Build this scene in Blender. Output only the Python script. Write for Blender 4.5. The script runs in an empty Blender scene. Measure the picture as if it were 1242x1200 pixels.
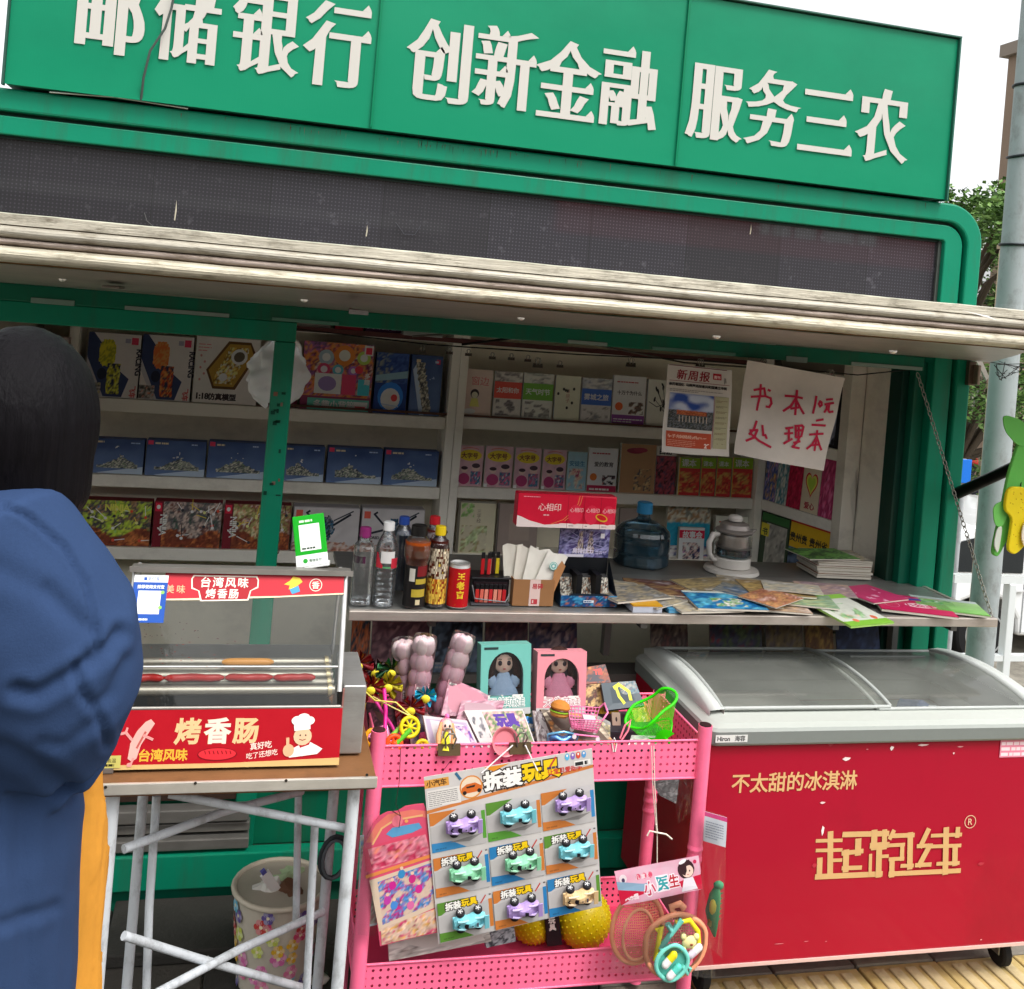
import bpy, math, random
from math import sin, cos, pi, radians
from mathutils import Vector, Matrix, noise, geometry
SC = bpy.context.scene
COLL = SC.collection
# ------------------------------------------------------------------ camera
CAM_H, YAW, ROLL, FPX = 1.7, radians(13.7), radians(4.87), 1244.0
_s, _c = sin(YAW), cos(YAW)
def make_camera():
    cd = bpy.data.cameras.new('camera'); o = bpy.data.objects.new('camera', cd); COLL.objects.link(o)
    r = Vector((_c, -_s, 0)); up = Vector((0, 0, 1)); fw = Vector((_s, _c, 0))
    X = r*cos(ROLL)+up*sin(ROLL); Y = -r*sin(ROLL)+up*cos(ROLL); Z = -fw
    m = Matrix((X, Y, Z)).transposed().to_4x4(); m.translation = (0, 0, CAM_H); o.matrix_world = m
    cd.sensor_fit = 'HORIZONTAL'; cd.sensor_width = 36; cd.lens = 36*FPX/1242
    cd.shift_y = -228/1242; cd.clip_start = 0.05; cd.clip_end = 500
    SC.camera = o
make_camera()
def W(x, y, X=None, Y=None, Z=None):
    """world point seen at photo pixel (x, y) on a plane of the place"""
    dx, dy = x-621, y-372
    u = (dx*cos(ROLL)+dy*sin(ROLL))/FPX; v = (-dx*sin(ROLL)+dy*cos(ROLL))/FPX
    D = Vector((_s+u*_c, _c-u*_s, -v))
    t = Y/D[1] if Y is not None else X/D[0] if X is not None else (Z-CAM_H)/D[2]
    return Vector((0, 0, CAM_H))+D*t
# ------------------------------------------------------------------ light
SUN_EL, SUN_AZ = radians(60), radians(150)     # high sun to the right of the kiosk front, veiled by thin cloud
w = bpy.data.worlds.new('World'); SC.world = w; w.use_nodes = True
nt = w.node_tree; bg = nt.nodes['Background']
sky = nt.nodes.new('ShaderNodeTexSky'); sky.sky_type = 'NISHITA'; sky.sun_disc = False
sky.sun_elevation = SUN_EL; sky.sun_rotation = SUN_AZ; sky.air_density = 1.0; sky.dust_density = 4.0
hs = nt.nodes.new('ShaderNodeHueSaturation'); hs.inputs['Saturation'].default_value = 0.10; hs.inputs['Value'].default_value = 1.0
nt.links.new(sky.outputs[0], hs.inputs['Color']); nt.links.new(hs.outputs[0], bg.inputs[0]); bg.inputs[1].default_value = 0.15
sd = bpy.data.lights.new('sun', 'SUN'); sd.energy = .5; sd.angle = radians(14); sd.color = (1, .96, .9)
so = bpy.data.objects.new('sun', sd); COLL.objects.link(so)
so.rotation_euler = Vector((sin(SUN_AZ)*cos(SUN_EL), cos(SUN_AZ)*cos(SUN_EL), sin(SUN_EL))).to_track_quat('Z', 'Y').to_euler()
SC.view_settings.view_transform = 'Standard'; SC.view_settings.look = 'None'; SC.view_settings.gamma = 1; SC.view_settings.use_curve_mapping = False
SC.view_settings.exposure = 1.16
SC.render.engine = 'CYCLES'
cy = SC.cycles; cy.use_denoising = True; cy.max_bounces = 8; cy.diffuse_bounces = 4; cy.transparent_max_bounces = 24; cy.glossy_bounces = 4
cy.transmission_bounces = 8; cy.caustics_reflective = False; cy.caustics_refractive = False; cy.use_adaptive_sampling = True
# ------------------------------------------------------------------ colour and materials
def C(h):
    if not isinstance(h, str): return tuple(h)[:3]
    h = h.lstrip('#'); h = h if len(h) == 6 else ''.join(q*2 for q in h); r = [int(h[i:i+2], 16)/255 for i in (0, 2, 4)]
    return tuple((v/12.92 if v <= .04045 else ((v+.055)/1.055)**2.4) for v in r)
def node(nt, t, **k):
    n = nt.nodes.new(t)
    for a, b in k.items():
        if a in n.inputs.keys(): n.inputs[a].default_value = b
        else: setattr(n, a, b)
    return n
def mathn(nt, op, a, b=None, clamp=False):
    n = nt.nodes.new('ShaderNodeMath'); n.operation = op; n.use_clamp = clamp
    for i, v in enumerate((a, b)):
        if v is None: continue
        if isinstance(v, (int, float)): n.inputs[i].default_value = v
        else: nt.links.new(v, n.inputs[i])
    return n.outputs[0]
def mixc(nt, f, a, b, mode='MIX'):
    n = nt.nodes.new('ShaderNodeMix'); n.data_type = 'RGBA'; n.blend_type = mode
    for s, v in ((n.inputs[0], f), (n.inputs[6], a), (n.inputs[7], b)):
        if hasattr(v, 'is_output'): nt.links.new(v, s)
        elif isinstance(v, (int, float)): s.default_value = v
        else: s.default_value = (*v, 1)
    return n.outputs[2]
def ramp(nt, x, a, b):
    n = nt.nodes.new('ShaderNodeMapRange'); nt.links.new(x, n.inputs[0]); n.inputs[1].default_value = a; n.inputs[2].default_value = b
    return n.outputs[0]
def noi(nt, scale, detail=4, stretch=(1, 1, 1), rough=.6):
    tc = nt.nodes.new('ShaderNodeTexCoord'); mp = nt.nodes.new('ShaderNodeMapping'); mp.inputs['Scale'].default_value = stretch
    nt.links.new(tc.outputs['Object'], mp.inputs[0]); n = nt.nodes.new('ShaderNodeTexNoise')
    n.inputs['Scale'].default_value = scale; n.inputs['Detail'].default_value = detail; n.inputs['Roughness'].default_value = rough
    nt.links.new(mp.outputs[0], n.inputs['Vector']); return n.outputs[0]
def mat(name, rough=.5, metal=0, grain=.12, gs=30, dirt=0, dcol='#4a4034', ds=4, dst=(1, 1, 1), bump=0, bs=200, coat=0, trans=0, ior=1.45, alpha=None,
        bst=(1, 1, 1), spec=.3, sheen=0, sub=0, rvar=.15, gst=(1, 1, 1)):
    """painted / printed / moulded surface: own colour from the mesh's Col attribute, broken up by grain and dirt"""
    m = bpy.data.materials.new(name); m.use_nodes = True; nt = m.node_tree; b = nt.nodes['Principled BSDF']
    at = nt.nodes.new('ShaderNodeAttribute'); at.attribute_name = 'Col'; col = at.outputs[0]
    if grain:
        n = noi(nt, gs, 5, gst); k = mathn(nt, 'ADD', mathn(nt, 'MULTIPLY', n, 2*grain), 1-grain)
        cm = nt.nodes.new('ShaderNodeCombineColor')
        for i in range(3): nt.links.new(k, cm.inputs[i])
        col = mixc(nt, 1.0, col, cm.outputs[0], 'MULTIPLY')
        nt.links.new(mathn(nt, 'ADD', mathn(nt, 'MULTIPLY', n, rvar), rough-rvar/2, True), b.inputs['Roughness'])
    else: b.inputs['Roughness'].default_value = rough
    if dirt:
        n2 = noi(nt, ds, 8, dst, .7); col = mixc(nt, mathn(nt, 'MULTIPLY', ramp(nt, n2, .5, .72), dirt), col, C(dcol))
    nt.links.new(col, b.inputs['Base Color']); b.inputs['Metallic'].default_value = metal
    b.inputs['Coat Weight'].default_value = coat; b.inputs['Coat Roughness'].default_value = .08
    b.inputs['Transmission Weight'].default_value = trans; b.inputs['IOR'].default_value = ior; b.inputs['Specular IOR Level'].default_value = spec
    b.inputs['Sheen Weight'].default_value = sheen
    if sub: b.inputs['Subsurface Weight'].default_value = sub; b.inputs['Subsurface Scale'].default_value = .02
    if alpha is not None: b.inputs['Alpha'].default_value = alpha
    if bump:
        bn = nt.nodes.new('ShaderNodeBump'); bn.inputs['Strength'].default_value = bump; bn.inputs['Distance'].default_value = .01
        nt.links.new(noi(nt, bs, 6, bst), bn.inputs['Height']); nt.links.new(bn.outputs[0], b.inputs['Normal'])
    return m
M = {}
M['print'] = mat('print', .45, grain=.10, gs=25, bump=.02, bs=30, coat=.05)
M['paper'] = mat('paper', .7, grain=.08, gs=40, bump=.05, bs=20, coat=0)
M['box'] = mat('card_box', .5, grain=.08, gs=30)
M['plastic'] = mat('plastic', .32, grain=.05, gs=60, bump=.02, bs=120)
M['matte'] = mat('matte', .75, grain=.12, gs=50)
M['green'] = mat('green_paint', .42, grain=.10, gs=6, dirt=.5, dcol='#3c4a38', ds=3.5, dst=(3, 3, .35), bump=.04, bs=60, coat=.1)
M['board'] = mat('shelf_laminate', .5, grain=.07, gs=9, dirt=.25, dcol='#6d6456', ds=5, dst=(1, 1, 1.5))
M['cream'] = mat('weathered_aluminium', .42, metal=.35, grain=.25, gs=12, dirt=.75, dcol='#54462f', ds=9, dst=(1.4, 3, 5), bump=.3, bs=40, bst=(.3, 2, 6))
M['steel'] = mat('brushed_steel', .38, metal=.6, grain=.22, gs=14, dirt=.35, dcol='#6e655a', ds=10, dst=(.5, 2, 2), bump=.08, bs=150, bst=(.04, 1, 6))
M['dull'] = mat('dull_metal', .45, metal=.8, grain=.15, gs=20)
M['pinkmetal'] = mat('pink_coating', .4, grain=.07, gs=15, dirt=.25, dcol='#9a4a58', ds=9, coat=.15)
M['wmetal'] = mat('white_enamel_chipped', .4, grain=.10, gs=10, dirt=.55, dcol='#5a564e', ds=26, dst=(1, 1, .6), coat=.1)
M['cloth'] = mat('jacket_cloth', .9, grain=.12, gs=260, spec=.12, sheen=0, bump=.12, bs=420)
M['knit'] = mat('rib_knit', .95, grain=.08, gs=100, spec=.1)
M['hair'] = mat('hair', .5, spec=.1, grain=.7, gs=230, gst=(1, 1, .03), bump=.35, bs=260, bst=(1, 1, .03))
M['skin'] = mat('skin', .5, grain=.06, sub=.1)
M['rubber'] = mat('rubber', .8, grain=.15)
M['foam'] = mat('foam', .75, grain=.05, gs=50, bump=.1, bs=60, sub=.1)
M['leaf'] = mat('leaf', .5, grain=.3, gs=3)
M['bark'] = mat('bark', .9, grain=.4, gs=14, bump=.6, bs=20)
M['stone'] = mat('paving', .8, grain=.25, gs=22, dirt=.7, dcol='#2b2722', ds=3, bump=.35, bs=60)
M['wood'] = mat('plywood', .6, grain=.35, gs=8, dirt=.4, dcol='#2c2018', ds=10, bump=.1, bst=(.2, 1, 3))
M['carpaint'] = mat('car_paint', .25, grain=.03, gs=5, coat=.8)
M['freezer'] = mat('freezer_red_film', .4, grain=.07, gs=2.2, dirt=.35, dcol='#5c0a16', ds=1.6, dst=(1, 1, .5), spec=.3, coat=.15, bump=.03, bs=5)
def simple_glass(name, tint=(1, 1, 1), refl=1.0, rough=.02, dens=0.0, dust=0.0, dcol='#c8c8c0'):
    """thin pane / film: what is behind shows through, plus a Fresnel reflection and a little grime"""
    m = bpy.data.materials.new(name); m.use_nodes = True; nt = m.node_tree; nt.nodes.clear()
    out = nt.nodes.new('ShaderNodeOutputMaterial'); tr = node(nt, 'ShaderNodeBsdfTransparent', Color=(*[t*(1-dens) for t in tint], 1))
    gl = node(nt, 'ShaderNodeBsdfGlossy', Roughness=rough); gl.inputs['Color'].default_value = (1, 1, 1, 1)
    fr = node(nt, 'ShaderNodeFresnel', IOR=1.5)
    k = mathn(nt, 'MULTIPLY', fr.outputs[0], refl, True)
    if dust or name.endswith('film'):
        bp = nt.nodes.new('ShaderNodeBump'); bp.inputs['Strength'].default_value = .35 if name.endswith('film') else .05; bp.inputs['Distance'].default_value = .01
        nt.links.new(noi(nt, 26, 3), bp.inputs['Height']); nt.links.new(bp.outputs[0], gl.inputs['Normal']); nt.links.new(bp.outputs[0], fr.inputs['Normal'])
    mx = nt.nodes.new('ShaderNodeMixShader'); nt.links.new(k, mx.inputs[0]); nt.links.new(tr.outputs[0], mx.inputs[1]); nt.links.new(gl.outputs[0], mx.inputs[2])
    last = mx
    if dust:
        df = node(nt, 'ShaderNodeBsdfDiffuse', Color=(*C(dcol), 1)); m2 = nt.nodes.new('ShaderNodeMixShader')
        nt.links.new(mathn(nt, 'MULTIPLY', ramp(nt, noi(nt, 9, 7), -.4 if 'lid' in name else .3, .8), dust), m2.inputs[0])
        nt.links.new(mx.outputs[0], m2.inputs[1]); nt.links.new(df.outputs[0], m2.inputs[2]); last = m2
    nt.links.new(last.outputs[0], out.inputs[0]); return m
M['glass'] = simple_glass('clear_glass', (.96, .98, .97), .6, .01, 0, .04)
M['lidglass'] = simple_glass('smoked_lid_glass', (.9, .92, .9), .7, .03, 0, .30, '#b4b6ae')
M['film'] = simple_glass('clear_film', (.97, .98, .98), .8, .12, 0, .03, '#e8e8e8')
M['pet'] = simple_glass('clear_bottle_film', (.9, .93, .94), 1.8, .08, 0, .08, '#ffffff')
M['jug'] = simple_glass('blue_jug_plastic', (.50, .66, .74), 1.3, .08, 0, .22, '#5a7f92')
def tint_mat(name, col, dens):
    m = simple_glass(name, tuple(col), 1.5, .08, 0, dens, '#ffffff'); return m
def perforated(name, pitch=.0165, r=.19):
    m = mat(name, .4, grain=.06, gs=15, dirt=.2, dcol='#9a4a58', ds=9, coat=.15); nt = m.node_tree; b = nt.nodes['Principled BSDF']
    tc = nt.nodes.new('ShaderNodeTexCoord'); sx = nt.nodes.new('ShaderNodeSeparateXYZ'); nt.links.new(tc.outputs['UV'], sx.inputs[0])
    fs = []
    for i in (0, 1):
        f = mathn(nt, 'FRACT', mathn(nt, 'DIVIDE', sx.outputs[i], pitch)); f = mathn(nt, 'SUBTRACT', f, .5); fs.append(mathn(nt, 'MULTIPLY', f, f))
    d = mathn(nt, 'SQRT', mathn(nt, 'ADD', fs[0], fs[1])); a = mathn(nt, 'GREATER_THAN', d, r); nt.links.new(a, b.inputs['Alpha']); return m
M['perf'] = perforated('pink_perforated_sheet')
M['net'] = perforated('green_net_mesh', .0045, .40)
def led_material():
    m = bpy.data.materials.new('led_screen'); m.use_nodes = True; nt = m.node_tree; b = nt.nodes['Principled BSDF']
    tc = nt.nodes.new('ShaderNodeTexCoord'); sx = nt.nodes.new('ShaderNodeSeparateXYZ'); nt.links.new(tc.outputs['Object'], sx.inputs[0]); fs = []
    for i in (0, 2):
        f = mathn(nt, 'FRACT', mathn(nt, 'DIVIDE', sx.outputs[i], .0105)); f = mathn(nt, 'SUBTRACT', f, .5); fs.append(mathn(nt, 'MULTIPLY', f, f))
    d = mathn(nt, 'SQRT', mathn(nt, 'ADD', fs[0], fs[1])); dot = mathn(nt, 'LESS_THAN', d, .2)
    n = noi(nt, 2.5, 5, (1, 1, 2)); base = mixc(nt, n, C('#17161d'), C('#28262f')); base = mixc(nt, ramp(nt, noi(nt, 30, 6), .62, .8), base, C('#55535a'))
    md = mathn(nt, 'FLOOR', mathn(nt, 'DIVIDE', sx.outputs[0], .32)); wn = nt.nodes.new('ShaderNodeTexWhiteNoise'); wn.noise_dimensions = '1D'; nt.links.new(md, wn.inputs['W'])
    gap = mathn(nt, 'LESS_THAN', mathn(nt, 'FRACT', mathn(nt, 'DIVIDE', sx.outputs[0], .32)), .008); k = mathn(nt, 'ADD', mathn(nt, 'MULTIPLY', wn.outputs[0], .45), .6); cm = nt.nodes.new('ShaderNodeCombineColor')
    for i in range(3): nt.links.new(k, cm.inputs[i])
    c_ = mixc(nt, 1.0, mixc(nt, mathn(nt, 'MULTIPLY', dot, .6), base, C('#565360')), cm.outputs[0], 'MULTIPLY')
    nt.links.new(mixc(nt, gap, c_, C('#0c0c10')), b.inputs['Base Color']); b.inputs['Roughness'].default_value = .55
    b.inputs['Coat Weight'].default_value = 1; b.inputs['Coat Roughness'].default_value = .035; b.inputs['Coat IOR'].default_value = 1.65
    return m
M['led'] = led_material()
def sign_material():
    m = mat('sign_fabric', .38, grain=.06, gs=3, dirt=.2, dcol='#0a4a38', ds=1.3, dst=(1, 1, 1.2), coat=.04, spec=.2)
    nt = m.node_tree; b = nt.nodes['Principled BSDF']; bp = nt.nodes.new('ShaderNodeBump'); bp.inputs['Strength'].default_value = .12; bp.inputs['Distance'].default_value = .012
    wv = mathn(nt, 'ADD', noi(nt, 3, 3, (1, 1, 1.6)), mathn(nt, 'MULTIPLY', noi(nt, 420, 1, (1, 0, .02)), .10)); nt.links.new(wv, bp.inputs['Height']); nt.links.new(bp.outputs[0], b.inputs['Normal']); return m
M['sign'] = sign_material(); M['letter'] = mat('letter_film', .5, grain=.03, gs=10)
# ------------------------------------------------------------------ mesh collector
GAIN = [1]
class G:
    def __init__(s): s.v = []; s.f = []; s.c = []; s.m = []; s.s = []; s.uv = []
    def add(s, vs, fs, col='#cccccc', m=0, smooth=False, T=None, uv=None):
        o = len(s.v); c = [C(q) for q in col] if isinstance(col, list) else [C(col)]
        if GAIN[0] != 1: c = [tuple(min(.82, v*GAIN[0]) for v in q) for q in c]
        if not isinstance(col, list): c = c[0]
        for p in vs: s.v.append(tuple(T @ Vector(p)) if T is not None else tuple(p))
        for i, f in enumerate(fs):
            s.f.append([o+j for j in f]); s.c.append(c); s.m.append(m); s.s.append(smooth); s.uv.append(uv[i] if uv else None)
        return s
    def box(s, a, b, col='#cccccc', m=0, T=None):
        x0, y0, z0 = [min(p, q) for p, q in zip(a, b)]; x1, y1, z1 = [max(p, q) for p, q in zip(a, b)]
        vs = [(x0, y0, z0), (x1, y0, z0), (x1, y1, z0), (x0, y1, z0), (x0, y0, z1), (x1, y0, z1), (x1, y1, z1), (x0, y1, z1)]
        return s.add(vs, [(0, 3, 2, 1), (4, 5, 6, 7), (0, 1, 5, 4), (1, 2, 6, 5), (2, 3, 7, 6), (3, 0, 4, 7)], col, m, False, T)
    def tube(s, pts, r, col='#cccccc', n=8, m=0, T=None, cap=True, closed=False):
        pts = [Vector(p) for p in pts]; N = len(pts); rr = r if isinstance(r, (list, tuple)) else [r]*N; vs = []; fs = []
        prev = None
        for i, p in enumerate(pts):
            t = (pts[(i+1) % N]-pts[i-1]) if (closed or 0 < i < N-1) else (pts[1]-pts[0] if i == 0 else pts[-1]-pts[-2])
            if t.length < 1e-9: t = Vector((0, 0, 1))
            t.normalize()
            a = (prev-t*prev.dot(t)) if prev is not None else t.orthogonal()
            if a.length < 1e-6: a = t.orthogonal()
            a.normalize(); prev = a; b = t.cross(a)
            for k in range(n): vs.append(p+(a*cos(2*pi*k/n)+b*sin(2*pi*k/n))*rr[i])
        for i in range(N if closed else N-1):
            j = (i+1) % N
            for k in range(n): fs.append((i*n+k, i*n+(k+1) % n, j*n+(k+1) % n, j*n+k))
        s.add(vs, fs, col, m, True, T)
        if cap and not closed:
            s.add(vs[:n], [tuple(range(n))[::-1]], col, m, False, T); s.add(vs[-n:], [tuple(range(n))], col, m, False, T)
        return s
    def lathe(s, prof, c=(0, 0, 0), n=20, col='#cccccc', m=0, T=None, sq=0, smooth=True, cols=None):
        """prof: (radius, height) from the bottom up; sq>0 squares the section"""
        vs = []; 
        for r, z in prof:
            for k in range(n):
                a = 2*pi*(k+.5)/n; q = 1.0
                if sq: q = 1/((abs(cos(a))**sq+abs(sin(a))**sq)**(1/sq))
                vs.append((c[0]+r*q*cos(a), c[1]+r*q*sin(a), c[2]+z))
        for i in range(len(prof)-1):
            fs = [(i*n+k, i*n+(k+1) % n, (i+1)*n+(k+1) % n, (i+1)*n+k) for k in range(n)]
            o = len(s.v)
            s.add([vs[j] for j in range(i*n, (i+2)*n)], [tuple(j-i*n for j in f) for f in fs], cols[i] if cols else col, m, smooth, T)
        if prof[0][0] > 1e-5: s.add(vs[:n], [tuple(range(n))[::-1]], cols[0] if cols else col, m, False, T)
        if prof[-1][0] > 1e-5: s.add(vs[-n:], [tuple(range(n))], cols[-1] if cols else col, m, False, T)
        return s
    def ball(s, c, r, col='#cccccc', n=12, m=0, T=None):
        r = r if isinstance(r, (tuple, list)) else (r, r, r); h = max(4, n//2); vs = []; fs = []
        for i in range(h+1):
            a = pi*i/h
            for k in range(n): vs.append((c[0]+r[0]*sin(a)*cos(2*pi*k/n), c[1]+r[1]*sin(a)*sin(2*pi*k/n), c[2]-r[2]*cos(a)))
        for i in range(h):
            for k in range(n): fs.append((i*n+k, i*n+(k+1) % n, (i+1)*n+(k+1) % n, (i+1)*n+k))
        return s.add(vs, fs, col, m, True, T)
    def prism(s, poly, d, col='#cccccc', m=0, T=None, z0=0, smooth=False):
        """outline in x,y given thickness d along z"""
        n = len(poly); vs = [(x, y, z0) for x, y in poly]+[(x, y, z0+d) for x, y in poly]
        if sum(poly[i][0]*poly[(i+1) % n][1]-poly[(i+1) % n][0]*poly[i][1] for i in range(n)) < 0: vs = [(x, y, z0) for x, y in poly[::-1]]+[(x, y, z0+d) for x, y in poly[::-1]]
        return s.add(vs, [tuple(range(n))[::-1], tuple(range(n, 2*n))]+[(i, (i+1) % n, n+(i+1) % n, n+i) for i in range(n)], col, m, smooth, T)
    def sheet(s, fn, nu, nv, col='#cccccc', m=0, T=None, smooth=True, uvs=None):
        vs = [fn(i/nu, j/nv) for j in range(nv+1) for i in range(nu+1)]; fs = []; uv = []
        for j in range(nv):
            for i in range(nu):
                a = j*(nu+1)+i; fs.append((a, a+1, a+nu+2, a+nu+1))
                if uvs: uv.append([uvs(i/nu, j/nv), uvs((i+1)/nu, j/nv), uvs((i+1)/nu, (j+1)/nv), uvs(i/nu, (j+1)/nv)])
        return s.add(vs, fs, col, m, smooth, T, uv if uvs else None)
    def build(s, name, mats, parent=None, loc=None, rot=None, bevel=0, seg=2, **tags):
        me = bpy.data.meshes.new(name); me.from_pydata(s.v, [], s.f); mats = mats if isinstance(mats, (list, tuple)) else [mats]
        for k in mats: me.materials.append(M[k] if isinstance(k, str) else k)
        me.polygons.foreach_set('material_index', s.m); me.polygons.foreach_set('use_smooth', s.s)
        ca = me.color_attributes.new('Col', 'FLOAT_COLOR', 'CORNER'); buf = []
        for f, c in zip(s.f, s.c): buf += [w_ for q in c for w_ in (*q, 1.0)] if isinstance(c, list) else [*c, 1.0]*len(f)
        ca.data.foreach_set('color', buf)
        if any(u is not None for u in s.uv):
            ul = me.uv_layers.new(name='UVMap'); b2 = []
            for f, u in zip(s.f, s.uv):
                for k in range(len(f)): b2 += list(u[k]) if u else [0, 0]
            ul.data.foreach_set('uv', b2)
        me.update(); o = bpy.data.objects.new(name, me); COLL.objects.link(o)
        if parent is not None: o.parent = parent
        if loc is not None: o.location = loc
        if rot is not None: o.rotation_euler = rot
        if bevel:
            b = o.modifiers.new('bevel', 'BEVEL'); b.width = bevel; b.segments = seg; b.limit_method = 'ANGLE'; b.angle_limit = radians(40)
        for k, v in tags.items(): o[k] = v
        return o
def tag(o, label=None, cat=None, group=None, kind=None):
    if label: o['label'] = label
    if cat: o['category'] = cat
    if group: o['group'] = group
    if kind: o['kind'] = kind
    return o
def thing(name, label, cat, loc=(0, 0, 0), rz=0, group=None, rot=None):
    o = bpy.data.objects.new(name, None); o.empty_display_size = .05; COLL.objects.link(o); o.location = loc; o.rotation_euler = rot if rot else (0, 0, rz)
    return tag(o, label, cat, group)
def copy_tree(o, parent=None):
    kids = [k for k in COLL.objects if k.parent == o]; c = o.copy(); COLL.objects.link(c)
    if parent is not None: c.parent = parent
    for k in kids: copy_tree(k, c)
    return c
# ------------------------------------------------------------------ lettering
_gl = {}
def glyph(ch):
    if ch in _gl: return _gl[ch]
    c = bpy.data.curves.new('t', 'FONT'); c.body = ch+'.'; o = bpy.data.objects.new('t', c); COLL.objects.link(o)
    cu = o.evaluated_get(bpy.context.evaluated_depsgraph_get()).to_curve(bpy.context.evaluated_depsgraph_get()); P = []
    dot = None
    for s in cu.splines:
        pts = []; bp = s.bezier_points; n = len(bp)
        for i in range(n):
            a, b = bp[i], bp[(i+1) % n]; d = b.co-a.co
            if d.length < 1e-6: continue
            h1, h2 = a.handle_right-a.co, b.handle_left-a.co
            cr = (abs(d.x*h1.y-d.y*h1.x)+abs(d.x*h2.y-d.y*h2.x))/d.length
            pts += [a.co.copy()] if cr < .004 else list(geometry.interpolate_bezier(a.co, a.handle_right, b.handle_left, b.co, 4))[:-1]
        P.append([(p.x, p.y) for p in pts])
    dot = P.pop(max(range(len(P)), key=lambda i: min(q[0] for q in P[i])))
    dl = min(q[0] for q in dot)
    _gl[ch] = (P, max(.2, dl-.07)); bpy.data.objects.remove(o); bpy.data.curves.remove(c)
    return _gl[ch]
def thicken(P, dx, dy):
    out = []
    for p in P:
        n = len(p); q = []
        for i in range(n):
            a, b, c = Vector(p[i-1]), Vector(p[i]), Vector(p[(i+1) % n]); e1 = (b-a); e2 = (c-b)
            if e1.length < 1e-6 or e2.length < 1e-6: q.append(tuple(b)); continue
            e1.normalize(); e2.normalize(); n1 = Vector((e1.y, -e1.x)); n2 = Vector((e2.y, -e2.x)); nn = n1+n2
            if nn.length < 1e-3: nn = n1
            nn.normalize(); k = 1/max(.5, nn.dot(n1)); q.append((b.x+nn.x*k*dx, b.y+nn.y*k*dy))
        out.append(q)
    return out
_tri = {}
def glyph_tris(ch, dx, dy, serif):
    key = (ch, dx, dy, serif)
    if key in _tri: return _tri[key]
    P, adv = glyph(ch)
    Q = thicken(P, dx, dy) if (dx or dy) else P
    Q = [p for p in Q if len(p) > 2]; co = []; ed = []
    for p in Q:
        o = len(co); n = len(p); co += [Vector(q) for q in p]; ed += [(o+i, o+(i+1) % n) for i in range(n)]
    vs = []; ft = []
    if co:
        r = geometry.delaunay_2d_cdt(co, ed, [], 0, 1e-6); vs = [(v.x, v.y, 0) for v in r[0]]
        for t in r[2]:
            cx = sum(vs[i][0] for i in t)/3; cy_ = sum(vs[i][1] for i in t)/3; wn = 0
            for p in Q:
                for i in range(len(p)):
                    (x1, y1), (x2, y2) = p[i-1], p[i]
                    if (y1 <= cy_) != (y2 <= cy_):
                        sd_ = (x2-x1)*(cy_-y1)-(cx-x1)*(y2-y1)
                        if y2 > y1 and sd_ > 0: wn += 1
                        elif y2 < y1 and sd_ < 0: wn -= 1
            if wn > 0: ft.append(tuple(t))
    if serif:
        for p in Q:
            n = len(p)
            for i in range(n):
                a, b, z, c = p[i], p[(i+1) % n], p[i-1], p[(i+2) % n]
                if abs(a[0]-b[0]) < .012 and .02 < b[1]-a[1] < .085 and c[0] < b[0]-.14 and abs(c[1]-b[1]) < .02:
                    o = len(vs); vs += [(b[0], b[1]+.0, 0), (b[0]-.015, b[1]+.03, 0), (b[0]-.055, b[1]+.072, 0), (b[0]-.14, b[1]+.001, 0)]; ft += [(o, o+1, o+2), (o, o+2, o+3)]
    _tri[key] = (vs, ft, adv); return _tri[key]
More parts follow.
